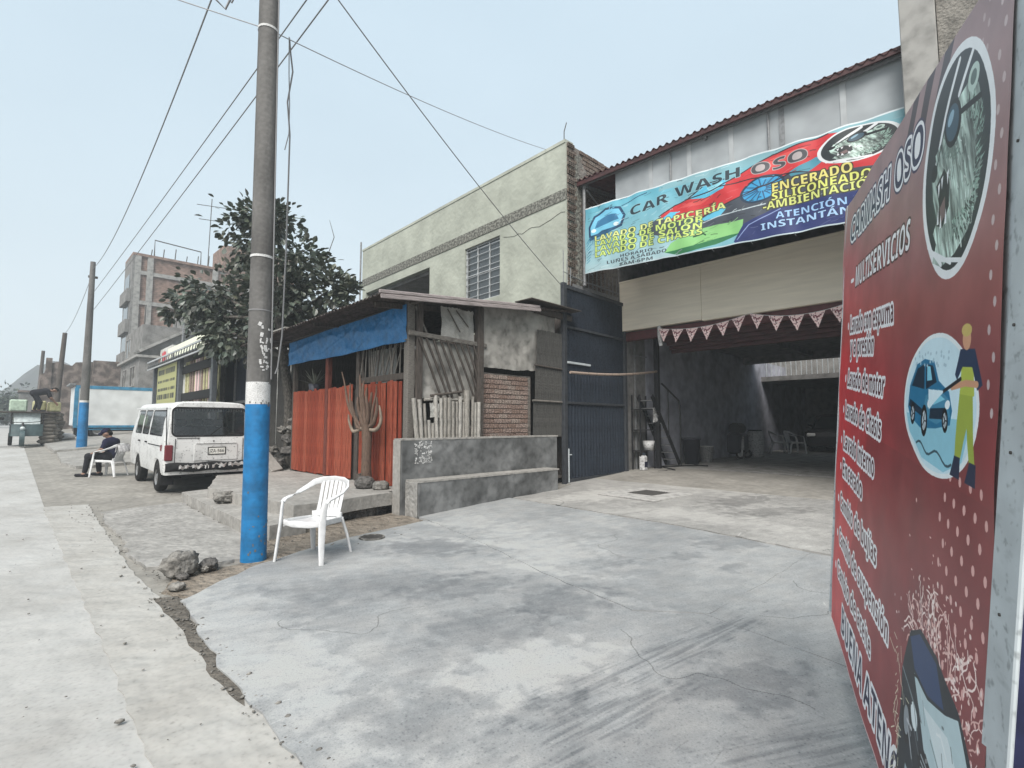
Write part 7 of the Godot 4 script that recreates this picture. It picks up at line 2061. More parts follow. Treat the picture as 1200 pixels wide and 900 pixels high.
func signs() -> void:
	var sans := face()
	# ---- the big red board beside the camera
	var W := 2.18
	var H := 2.446
	var cv := Canvas.new(W, H, 900, Color(0.55, 0.16, 0.19))
	var im := cv.im
	var nz := fbm(300, 0.004, 3)
	for y in range(0, im.get_height(), 6):   # the printed ground runs from red to brown in broad diagonal fields
		for x in range(0, im.get_width(), 6):
			var s := x / 900.0 / W
			var v := 1.0 - y / 900.0 / H
			var red := Color(0.80, 0.24, 0.26)
			var wine := Color(0.53, 0.24, 0.245)
			var smoke := Color(0.60, 0.52, 0.52)
			var c := red.lerp(wine, clamp(s * 1.5 - 0.10, 0.0, 1.0))
			c = c.lerp(smoke, clamp((v - 0.60) * 2.6 + (s - 0.5) * 0.3, 0.0, 0.9))
			c = c.lerp(Color(0.62, 0.30, 0.26), 0.5 * exp(-pow((v - 0.70) / 0.05, 2)) * (1.0 - s * 0.5))
			if s > 0.30 + 0.55 * v - 0.18 and v < 0.5: c = c.lerp(Color(0.45, 0.20, 0.21), 0.35)
			var n := 1.0 + 0.10 * nz.get_noise_2d(x, y)
			im.fill_rect(Rect2i(x, y, 6, 6), Color(c.r * n, c.g * n, c.b * n))
	for k in 3:   # dark bands in the top corner
		cv.poly([Vector2(1.42 + 0.16 * k, 2.446), Vector2(1.50 + 0.16 * k, 2.446), Vector2(1.36 + 0.16 * k, 2.20), Vector2(1.28 + 0.16 * k, 2.20)], Color(0.27, 0.22, 0.24))
	for i in 9:
		for j in 12:
			var px := 1.84 + i * 0.066 + 0.033 * (j % 2)
			var py := 1.24 - j * 0.062
			if px > 2.16 or px < 2.14 - 0.62 * exp(-pow((py - 0.95) / 0.33, 2)): continue
			cv.oval(px, py, 0.009, 0.013, Color(0.85, 0.66, 0.64))
	for j in 16: cv.oval(2.12 + 0.025 * (j % 2), 2.36 - j * 0.062, 0.008, 0.012, Color(0.75, 0.68, 0.68))
	for j in 9: cv.oval(2.02 + 0.03 * (j % 2), 2.44 - j * 0.03, 0.007, 0.01, Color(0.7, 0.62, 0.62))
	var white := Color(0.93, 0.93, 0.94)
	var ink := Color(0.09, 0.10, 0.24)
	cv.text("CARWASH OSO", 0.215, 2.20, 1.36, 0.125, sans, Color(0.10, 0.12, 0.27), white, 0.013, 0.0, 0.0, Color(0.20, 0.18, 0.30), 0.022)
	cv.line([Vector2(0.285, 1.975), Vector2(0.34, 1.975)], 0.022, white)
	cv.text("MULTISERVICIOS", 0.385, 1.93, 1.07, 0.105, sans, white, Color(0.25, 0.08, 0.10), 0.008)
	var rows := [["Lavado con espuma", 0.30, 1.69, 0.95, true], ["y a presión", 0.33, 1.572, 0.58, false], ["Lavado de motor", 0.29, 1.40, 0.85, true], ["Lavado de Chasis", 0.25, 1.225, 0.88, true], ["Lavado interno", 0.225, 1.05, 0.80, true], ["Encerado", 0.225, 0.90, 0.57, true], ["Cambio de bujías", 0.17, 0.705, 0.93, true], ["Cambio de suspensión", 0.165, 0.505, 1.17, true], ["Cambio de aceite", 0.155, 0.315, 0.92, true]]
	for r in rows:
		cv.text(r[0], r[1], r[2], r[3], 0.088, sans, Color(0.30, 0.07, 0.12), white, 0.0135)
		if r[4]: cv.oval(r[1] - 0.055, r[2] + 0.04, 0.018, 0.022, white)
	cv.text("BUENA ATENCIÓN", 0.335, 0.085, 1.55, 0.135, sans, ink, white, 0.018)
	bear(cv, 1.845, 2.085, 0.265, 0.315)
	# washing scene in the lower oval
	cv.oval(1.765, 1.42, 0.315, 0.205, Color(0.90, 0.93, 0.94))
	cv.oval(1.765, 1.42, 0.298, 0.192, Color(0.80, 0.90, 0.94))
	cv.poly([Vector2(1.49, 1.37), Vector2(2.04, 1.40), Vector2(1.98, 1.29), Vector2(1.85, 1.24), Vector2(1.66, 1.25), Vector2(1.53, 1.31)], Color(0.57, 0.79, 0.86))
	wet_car(cv, func(a, b): return Vector2(1.49 + a * 0.42, 1.33 + b * 0.22), 0.40, Color(0.12, 0.45, 0.60), Color(0.05, 0.17, 0.25), Color(0.52, 0.80, 0.89))
	for k in 26:
		cv.oval(1.55 + 0.013 * k + 0.02 * sin(k * 3.0), 1.55 + 0.02 * sin(k * 5.1), 0.007, 0.005, Color(0.67, 0.78, 0.83))
	var hose := []
	for k in 15: hose.append(Vector2(1.60 + 0.022 * k, 1.285 + 0.012 * sin(k * 0.9) - 0.001 * k))
	cv.line(hose, 0.007, Color(0.22, 0.33, 0.38))
	# the figure with the lance: overalls, boots, cap
	cv.poly([Vector2(1.955, 1.47), Vector2(2.035, 1.47), Vector2(2.065, 1.285), Vector2(2.03, 1.285), Vector2(2.01, 1.38), Vector2(1.965, 1.285), Vector2(1.93, 1.285)], Color(0.62, 0.68, 0.28))
	cv.poly([Vector2(1.965, 1.55), Vector2(2.035, 1.55), Vector2(2.045, 1.46), Vector2(1.955, 1.46)], Color(0.70, 0.75, 0.32))
	cv.poly([Vector2(1.955, 1.575), Vector2(2.045, 1.575), Vector2(2.09, 1.49), Vector2(2.06, 1.475), Vector2(2.03, 1.53), Vector2(1.97, 1.53), Vector2(1.935, 1.495), Vector2(1.92, 1.51)], Color(0.15, 0.22, 0.33))
	cv.line([Vector2(2.06, 1.49), Vector2(1.99, 1.49), Vector2(1.90, 1.475)], 0.016, Color(0.80, 0.60, 0.48))
	cv.line([Vector2(1.96, 1.50), Vector2(1.84, 1.46)], 0.010, Color(0.13, 0.13, 0.15))
	cv.poly([Vector2(1.84, 1.463), Vector2(1.84, 1.457), Vector2(1.72, 1.40), Vector2(1.71, 1.46)], Color(0.86, 0.94, 0.97))
	cv.oval(1.995, 1.60, 0.026, 0.028, Color(0.82, 0.62, 0.50))
	cv.oval(1.993, 1.622, 0.032, 0.016, Color(0.78, 0.70, 0.42))
	for q in [1.93, 2.03]: cv.poly([Vector2(q, 1.30), Vector2(q + 0.04, 1.30), Vector2(q + 0.035, 1.245), Vector2(q - 0.03, 1.245)], Color(0.11, 0.16, 0.27))
	# the car under the splash
	var r2 := RandomNumberGenerator.new()
	r2.seed = 44
	for k in 70:
		var a := r2.randf_range(0.15, 2.95)
		var d := r2.randf_range(0.16, 0.34)
		var p := Vector2(1.86 + cos(a) * d * 0.9, 0.58 + sin(a) * d * 0.85)
		var t := a + r2.randfn(0.0, 0.5)
		var pts := [p]
		for i in 7:
			t += r2.randfn(0.0, 0.45)
			p += Vector2(cos(t), sin(t)) * r2.randf_range(0.006, 0.020)
			pts.append(p)
		cv.line(pts, r2.randf_range(0.0025, 0.007), Color(0.84, 0.66, 0.63).lerp(Color(0.97, 0.92, 0.90), r2.randf()))
	for k in 240:
		var a := r2.randf_range(0.1, 3.0)
		var d: float = 0.2 + absf(r2.randfn(0.0, 0.13))
		cv.oval(1.86 + cos(a) * d * 0.9, 0.58 + sin(a) * d * 0.9, r2.randf_range(0.002, 0.008), r2.randf_range(0.002, 0.008), Color(0.86, 0.68, 0.65).lerp(Color(0.97, 0.92, 0.90), r2.randf()))
	cv.poly([Vector2(1.50, 0.0), Vector2(1.50, 0.36), Vector2(2.16, 0.36), Vector2(2.16, 0.0)], Color(0.12, 0.15, 0.17))
	cv.poly([Vector2(1.56, 0.06), Vector2(1.60, 0.27), Vector2(2.06, 0.25), Vector2(2.12, 0.06)], Color(0.62, 0.70, 0.73))
	cv.poly([Vector2(1.50, 0.334), Vector2(1.52, 0.524), Vector2(1.60, 0.689), Vector2(1.70, 0.740), Vector2(1.86, 0.740), Vector2(2.02, 0.689), Vector2(2.14, 0.588), Vector2(2.16, 0.346), Vector2(1.9, 0.270), Vector2(1.6, 0.270)], Color(0.10, 0.14, 0.17))
	cv.poly([Vector2(1.60, 0.670), Vector2(1.69, 0.721), Vector2(1.86, 0.721), Vector2(1.93, 0.638), Vector2(1.80, 0.600), Vector2(1.66, 0.600)], Color(0.13, 0.24, 0.40))
	cv.poly([Vector2(1.66, 0.588), Vector2(1.80, 0.588), Vector2(1.94, 0.632), Vector2(2.02, 0.670), Vector2(2.12, 0.562), Vector2(2.10, 0.435), Vector2(1.94, 0.397), Vector2(1.78, 0.435)], Color(0.72, 0.80, 0.82))
	cv.poly([Vector2(1.76, 0.549), Vector2(1.96, 0.588), Vector2(2.06, 0.524), Vector2(1.92, 0.461)], Color(0.84, 0.89, 0.90))
	cv.poly([Vector2(1.72, 0.397), Vector2(1.80, 0.435), Vector2(1.94, 0.391), Vector2(1.92, 0.321), Vector2(1.76, 0.321)], Color(0.06, 0.07, 0.08))
	for k in 5: cv.line([Vector2(1.76, 0.333 + 0.018 * k), Vector2(1.92, 0.330 + 0.0165 * k)], 0.006, Color(0.68, 0.73, 0.75))
	cv.oval(1.67, 0.461, 0.04, 0.035, Color(0.88, 0.92, 0.93), -0.5)
	cv.oval(2.02, 0.397, 0.045, 0.032, Color(0.88, 0.92, 0.93), 0.5)
	cv.oval(1.585, 0.397, 0.055, 0.070, Color(0.04, 0.045, 0.05))
	cv.oval(1.585, 0.397, 0.032, 0.044, Color(0.55, 0.58, 0.60))
	cv.line([Vector2(1.53, 0.537), Vector2(1.66, 0.499), Vector2(1.72, 0.422)], 0.008, Color(0.5, 0.56, 0.58))
	for k in 60:
		var p := Vector2(1.48 + r2.randfn(0, 0.03), r2.randf_range(0.05, 0.6))
		cv.line([p, p + Vector2(r2.randfn(0, 0.03), r2.randfn(0, 0.03))], 0.004, Color(0.86, 0.84, 0.74))
	for k in 90:   # reflections and drops on the bodywork
		var p := Vector2(r2.randf_range(1.54, 2.12), r2.randf_range(0.05, 0.70))
		if p.y > 0.70 - absf(p.x - 1.82) * 0.7: continue
		var c: Color = im.get_pixel(int(p.x * 900), int((H - p.y) * 900))
		cv.line([p, p + Vector2(r2.randf_range(0.01, 0.07), r2.randf_range(-0.06, 0.03))], r2.randf_range(0.002, 0.012), c.lightened(r2.randf_range(0.0, 0.5)) if r2.randf() < 0.6 else c.darkened(0.4))
	var speck := fbm(302, 0.02, 4)
	for yy in range(0, im.get_height(), 2):
		for xx in range(0, im.get_width(), 2):
			var n2 := 1.0 + 0.09 * speck.get_noise_2d(xx, yy) + r2.randf_range(-0.025, 0.025)
			var c2: Color = im.get_pixel(xx, yy)
			im.set_pixel(xx, yy, Color(c2.r * n2, c2.g * n2, c2.b * n2))
	cv.line([Vector2(0.003, 0), Vector2(0.003, H)], 0.010, Color(0.85, 0.72, 0.72))
	cv.line([Vector2(0, 0.003), Vector2(W, 0.003)], 0.010, Color(0.85, 0.72, 0.72))
	var P0 := Vector3(3.590, 0.347, -0.916)
	var a := Vector3(-0.93179, -0.11576, 0.34406)
	var b := Vector3(-0.02933, 0.99631, 0.08060)
	var nrm := Vector3(-0.35212, 0.06501, -0.93175).normalized()
	var wave := fbm(301, 0.9, 2)
	var sgn := thing("red_sign_board", "big red printed car wash sign with bear emblem and service list, nearest the camera", "sign")
	var sheet := MB.new()
	sheet.grid(func(u, v): return P0 + a * (W * u) + b * (H * v) + nrm * (0.004 + 0.006 * wave.get_noise_2d(u * 4.0, v * 5.0)), 60, 60, nrm)
	for i in sheet.uv.size(): sheet.uv[i] = Vector2(sheet.uv[i].x, 1.0 - sheet.uv[i].y)
	var pm := printed(cv.texture(1400, 1571), 0.42)
	part("printed_sheet", sheet, pm, sgn)
	var fb := Basis(a, b, a.cross(b).normalized()).orthonormalized()
	part("backing_board", MB.new().box(P0 + a * (W * 0.5 - 0.004) + b * H * 0.5 - nrm * 0.009, Vector3(W - 0.012, H, 0.008), fb), M.white_post, sgn)
	part("frame_edge", MB.new().box(P0 + b * H * 0.5 - a * 0.006 - nrm * 0.015, Vector3(0.010, H, 0.045), fb, 0.003), M.white_post, sgn)
	var wp := part("white_post", MB.new().box(P0 + a * (W + 0.064) + b * H * 0.5 - nrm * 0.002, Vector3(0.122, H + 0.9, 0.010), fb, 0.003), M.white_post, sgn)
	for v in [0.28, 0.62, 1.02, 1.36, 1.62, 2.0, 2.3]:
		var c = P0 + a * (W + 0.02 + 0.05 * fmod(v * 7.3, 1.0)) + b * v + nrm * 0.003
		part("screw", MB.new().tube([c, c + nrm * 0.003], 0.0035, 8), M.iron, wp)
	for s in [0.25, 1.2]:
		part("foot", MB.new().bar(P0 + a * s - nrm * 0.03, Vector3(P0.x + a.x * s, 0.02, P0.z + a.z * s) - nrm * 0.35, 0.035, 0.035), M.steel_grey, sgn)
	# ---- the long banner under the roof
	var BW := 6.25
	var BH := 1.66
	var o := 0.06   # the text was measured on a banner 6 cm shorter
	var bn := Canvas.new(BW, BH, 380, Color(0.48, 0.70, 0.75))
	var Q := func(pts: Array) -> Array: return pts.map(func(q): return Vector2(q[0], q[1] + o))
	for k in 24: bn.poly([Vector2(0, BH - k * 0.07), Vector2(2.6, BH - k * 0.07), Vector2(2.6, BH - k * 0.07 - 0.07), Vector2(0, BH - k * 0.07 - 0.07)], Color(0.40, 0.70, 0.78).lerp(Color(0.66, 0.77, 0.79), k / 23.0))
	bn.poly(Q.call([[2.0, 1.6], [6.25, 1.6], [6.25, 1.45], [4.4, 1.42], [2.0, 1.45]]), Color(0.52, 0.70, 0.74))
	bn.poly(Q.call([[1.4, 0.62], [2.5, 1.05], [4.2, 1.35], [5.2, 1.3], [6.25, 1.0], [6.25, 0.2], [2.6, 0.3]]), Color(0.26, 0.29, 0.33))
	# plain red car across the middle
	bn.poly(Q.call([[2.0, 0.88], [2.35, 1.05], [2.8, 1.12], [3.3, 1.16], [4.3, 1.50], [5.2, 1.56], [6.25, 1.2], [6.25, 0.75], [5.4, 0.86], [4.6, 1.05], [4.0, 0.92], [3.5, 0.80], [2.9, 0.66], [2.3, 0.72]]), Color(0.80, 0.18, 0.20))
	bn.poly(Q.call([[2.4, 0.96], [2.9, 1.06], [3.2, 1.06], [2.9, 0.93]]), Color(0.86, 0.32, 0.31))
	bn.poly(Q.call([[3.9, 1.30], [4.35, 1.46], [4.9, 1.44], [4.4, 1.28]]), Color(0.90, 0.33, 0.32))
	bn.poly(Q.call([[2.65, 1.10], [3.05, 1.32], [3.5, 1.28], [3.4, 1.10], [3.0, 1.04]]), Color(0.35, 0.75, 0.88))
	bn.poly(Q.call([[3.05, 1.22], [3.4, 1.24], [3.35, 1.14], [3.1, 1.12]]), Color(0.62, 0.88, 0.94))
	bn.poly(Q.call([[2.05, 0.80], [2.25, 0.93], [2.4, 0.90], [2.3, 0.78]]), Color(0.35, 0.75, 0.88))
	bn.oval(4.10, 0.90 + o, 0.40, 0.235, Color(0.09, 0.20, 0.30), 0.2)
	bn.oval(4.10, 0.90 + o, 0.35, 0.20, Color(0.22, 0.62, 0.82), 0.2)
	for k in 16: bn.line([Vector2(4.10, 0.90 + o) + Vector2(cos(k * 0.393) * 0.08, sin(k * 0.393) * 0.05).rotated(0.2), Vector2(4.10, 0.90 + o) + Vector2(cos(k * 0.393) * 0.34, sin(k * 0.393) * 0.19).rotated(0.2)], 0.02, Color(0.10, 0.32, 0.48))
	bn.poly(Q.call([[4.55, 1.06], [5.0, 1.22], [5.2, 1.16], [4.85, 0.98], [4.6, 0.98]]), Color(0.30, 0.58, 0.66))
	bn.poly(Q.call([[2.75, 0.58], [3.2, 0.72], [3.45, 0.70], [3.3, 0.56]]), Color(0.40, 0.76, 0.88))
	bn.line(Q.call([[2.85, 0.53], [3.4, 0.58], [4.15, 0.60]]), 0.02, Color(0.75, 0.80, 0.82))
	# lime bonnet and navy ribbon
	bn.poly(Q.call([[2.1, 0.06], [2.25, 0.24], [2.8, 0.42], [3.75, 0.40], [3.72, 0.16], [3.2, 0.02], [2.4, -0.04]]), Color(0.56, 0.80, 0.50))
	bn.poly(Q.call([[2.1, 0.06], [2.4, -0.04], [3.2, 0.02], [3.7, 0.14], [3.5, 0.16], [2.6, 0.08]]), Color(0.16, 0.46, 0.28))
	bn.line(Q.call([[2.75, 0.27], [2.95, 0.30], [3.0, 0.26]]), 0.03, Color(0.12, 0.30, 0.18))
	bn.poly(Q.call([[3.55, 0.0], [3.75, 0.30], [4.4, 0.50], [6.25, 0.42], [6.25, -0.06], [3.6, -0.06]]), Color(0.14, 0.19, 0.42))
	bn.line(Q.call([[3.62, 0.02], [3.85, 0.26], [4.4, 0.44]]), 0.018, Color(0.55, 0.62, 0.80))
	# pale blue car front in the corner
	bn.poly(Q.call([[0.14, 0.74], [0.12, 1.08], [0.28, 1.34], [0.62, 1.46], [1.02, 1.40], [1.16, 1.16], [1.05, 0.92], [0.6, 0.82]]), Color(0.09, 0.25, 0.38))
	bn.poly(Q.call([[0.19, 0.86], [0.18, 1.06], [0.32, 1.30], [0.62, 1.41], [0.98, 1.35], [1.09, 1.16], [1.0, 0.97], [0.6, 0.90]]), Color(0.47, 0.78, 0.90))
	bn.poly(Q.call([[0.30, 1.02], [0.38, 1.20], [0.66, 1.28], [0.92, 1.24], [0.98, 1.10], [0.64, 1.06]]), Color(0.20, 0.46, 0.62))
	bn.poly(Q.call([[0.24, 0.82], [0.5, 0.93], [1.0, 0.94], [0.6, 0.80]]), Color(0.13, 0.35, 0.50))
	for q in [[0.27, 0.97], [0.9, 1.0]]: bn.oval(q[0], q[1] + o, 0.07, 0.045, Color(0.90, 0.96, 0.97))
	bn.line(Q.call([[1.05, 1.40], [1.3, 1.45], [1.7, 1.52]]), 0.02, Color(0.12, 0.3, 0.42))
	for k in 26: bn.line(Q.call([[0.16 + 0.03 * k, 0.70 + 0.05 * sin(k * 2.2)], [0.17 + 0.03 * k, 0.80 + 0.03 * cos(k * 1.7)]]), 0.012, Color(0.15, 0.42, 0.58))
	for k in 8: bn.line(Q.call([[0.05, 0.2 + 0.07 * k], [0.14 + 0.02 * (k % 3), 0.26 + 0.08 * k]]), 0.02, Color(0.25, 0.55, 0.66))
	var r4 := RandomNumberGenerator.new()
	r4.seed = 77
	for k in 420:   # scattered drops, streaks and highlights of the crowded print
		var p := Vector2(r4.randf() * BW, r4.randf() * BH)
		var c: Color = bn.im.get_pixel(clampi(int(p.x * 380), 0, bn.im.get_width() - 1), clampi(int((BH - p.y) * 380), 0, bn.im.get_height() - 1))
		var d := r4.randf_range(-0.5, 0.45)
		c = c.darkened(-d) if d < 0 else c.lightened(d * 0.7)
		var e := Vector2(r4.randf_range(0.03, 0.22), r4.randf_range(-0.02, 0.07))
		bn.line([p, p + e * 0.5 + Vector2(0, r4.randf_range(-0.015, 0.015)), p + e], r4.randf_range(0.005, 0.022), c)
	for q in [[[2.0, 0.88], [2.35, 1.05], [2.8, 1.12], [3.3, 1.16], [4.3, 1.50], [5.2, 1.56]], [[2.3, 0.72], [2.9, 0.66], [3.5, 0.80], [4.0, 0.92], [4.6, 1.05], [5.4, 0.86]], [[2.65, 1.10], [3.05, 1.32], [3.5, 1.28]], [[3.3, 1.16], [3.9, 1.14], [4.6, 1.05]]]:
		bn.line(Q.call(q), 0.022, Color(0.16, 0.10, 0.14))
	var dark := Color(0.13, 0.20, 0.24)
	var rim := Color(0.55, 0.76, 0.80)
	bn.text("CAR", 1.25, 1.09 + o, 0.98, 0.20, sans, dark, rim, 0.012, 0.07)
	bn.text("WASH", 2.36, 1.22 + o, 1.40, 0.20, sans, dark, rim, 0.012, 0.03)
	bn.text("OSO", 3.90, 1.20 + o, 1.0, 0.20, sans, Color(0.28, 0.28, 0.30), Color(0.70, 0.66, 0.66), 0.014, 0.02)
	var lime := Color(0.80, 0.88, 0.46)
	var edge := Color(0.24, 0.36, 0.28)
	var y := [0.70, 0.575, 0.44, 0.30]
	var tx := ["LAVADO DE TAPICERÍA", "LAVADO DE MOTOR", "LAVADO DE SALÓN", "LAVADO DE CHASIS"]
	var tw := [3.16, 2.67, 2.67, 2.67]
	for k in 4: bn.text(tx[k], 0.27, y[k] + o, tw[k], 0.125, sans, lime if k else Color(0.88, 0.90, 0.56), edge, 0.013)
	bn.text("HORARIO", 0.98, 0.17 + o, 0.84, 0.07, sans, Color(0.20, 0.22, 0.25))
	bn.text("LUNES A SÁBADO", 0.62, 0.075 + o, 1.54, 0.075, sans, Color(0.20, 0.22, 0.25))
	bn.text("8AM-6PM", 0.95, -0.03 + o, 0.87, 0.075, sans, Color(0.20, 0.22, 0.25))
	bn.text("ENCERADO", 4.25, 0.79 + o, 1.29, 0.16, sans, Color(0.90, 0.86, 0.50), Color(0.22, 0.20, 0.12), 0.018)
	bn.text("SILICONEADO", 4.25, 0.625 + o, 1.55, 0.15, sans, Color(0.86, 0.88, 0.46), Color(0.22, 0.20, 0.12), 0.018)
	bn.text("-AMBIENTACIÓN", 4.10, 0.475 + o, 1.80, 0.14, sans, Color(0.84, 0.87, 0.50), Color(0.22, 0.22, 0.14), 0.018)
	bn.text("ATENCIÓN", 4.32, 0.265 + o, 1.12, 0.12, sans, Color(0.62, 0.78, 0.94), Color(0.08, 0.12, 0.32), 0.012)
	bn.text("INSTANTÁNEA", 4.05, 0.105 + o, 1.75, 0.12, sans, Color(0.66, 0.80, 0.94), Color(0.08, 0.12, 0.32), 0.012)
	bear(bn, 5.62, 1.24 + o, 0.60, 0.30)
	bn.line([Vector2(0, 0.012), Vector2(BW, 0.012)], 0.03, Color(0.74, 0.80, 0.82))
	bn.line([Vector2(0, BH - 0.012), Vector2(BW, BH - 0.012)], 0.03, Color(0.88, 0.92, 0.93))
	var ban := thing("car_wash_banner", "long printed blue and red banner hung under the maroon roof", "banner")
	var bs := MB.new()
	bs.grid(func(u, v):
		var top: float = lerp(6.75, 6.48, u)
		var bot: float = lerp(5.12, 4.80, u)
		return Vector3(9.78 + 0.05 * wave.get_noise_2d(u * 9.0, v * 2.0) + 0.018 * sin(u * 26.0 + v * 3.0) * sin(v * PI) + 0.012 * sin(u * 61.0 - v * 4.0), lerp(bot, top, v) - 0.022 * absf(sin(u * 25.0)) * (v - 0.35), lerp(-7.42, -1.16, u)), 120, 16, Vector3.LEFT)
	for i in bs.uv.size(): bs.uv[i] = Vector2(bs.uv[i].x, 1.0 - bs.uv[i].y)
	var bm := printed(bn.texture(1792, 476), 0.6)
	bm.albedo_color = Color(0.88, 0.88, 0.88)
	part("printed_cloth", bs, bm, ban)
	for k in 9:
		for e in [[5.13, 4.81], [6.74, 6.47]]:
			var u := (k + 0.15) / 8.3
			var c := Vector3(9.79, lerp(e[0], e[1], u), lerp(-7.40, -1.2, u))
			part("cord", MB.new().tube([c, c + Vector3(0.10, 0.06 if e[0] > 6.0 else -0.03, 0)], 0.006, 5), M.white_post, ban)
	# ---- bunting
	var bu := thing("bunting", "string of pink triangular pennants hung below the cream band", "bunting")
	var pc := Canvas.new(0.34, 0.36, 400, Color(0.90, 0.80, 0.79))
	var r3 := RandomNumberGenerator.new()
	r3.seed = 9
	for k in 46:
		var p := Vector2(r3.randf_range(0.02, 0.32), r3.randf_range(0.05, 0.34))
		pc.oval(p.x, p.y, r3.randf_range(0.006, 0.022), r3.randf_range(0.005, 0.014), [Color(0.45, 0.20, 0.25), Color(0.72, 0.42, 0.44), Color(0.35, 0.22, 0.27)][k % 3], r3.randf() * 3.0)
	for k in 5: pc.oval(0.10 + 0.035 * k, 0.26 + 0.02 * sin(k * 2.0), 0.018, 0.025, Color(0.48, 0.24, 0.28), k)
	var pmat := printed(pc.texture(), 0.7)
	pmat.backlight_enabled = true
	pmat.backlight = tone(0.12, 0.08, 0.08)
	for half in [[Vector3(11.36, 3.86, -6.40), Vector3(11.36, 3.90, -4.22), 0.13, 6], [Vector3(11.36, 3.90, -4.20), Vector3(11.36, 3.84, -2.30), 0.15, 5]]:
		var line := hang(half[0], half[1], half[2], 30)
		part("string", MB.new().tube(line, 0.006, 5), M.dull_white, bu)
		for k in half[3]:
			var i0 := int(30.0 * (k + 0.12) / half[3])
			var A: Vector3 = line[i0]
			var B: Vector3 = line[min(30, i0 + 4)]
			B = A + (B - A).normalized() * 0.30
			var tip := (A + B) * 0.5 + Vector3(-0.03 + r3.randf_range(-0.03, 0.03), -0.33, r3.randf_range(-0.03, 0.03))
			var m := MB.new()
			var n := (B - A).cross(tip - A).normalized()
			if n.x > 0: n = -n
			m.tri(A, B, tip, n, n, n, Vector2(0, 0), Vector2(1, 0), Vector2(0.5, 1))
			part("pennant", m, pmat, bu)

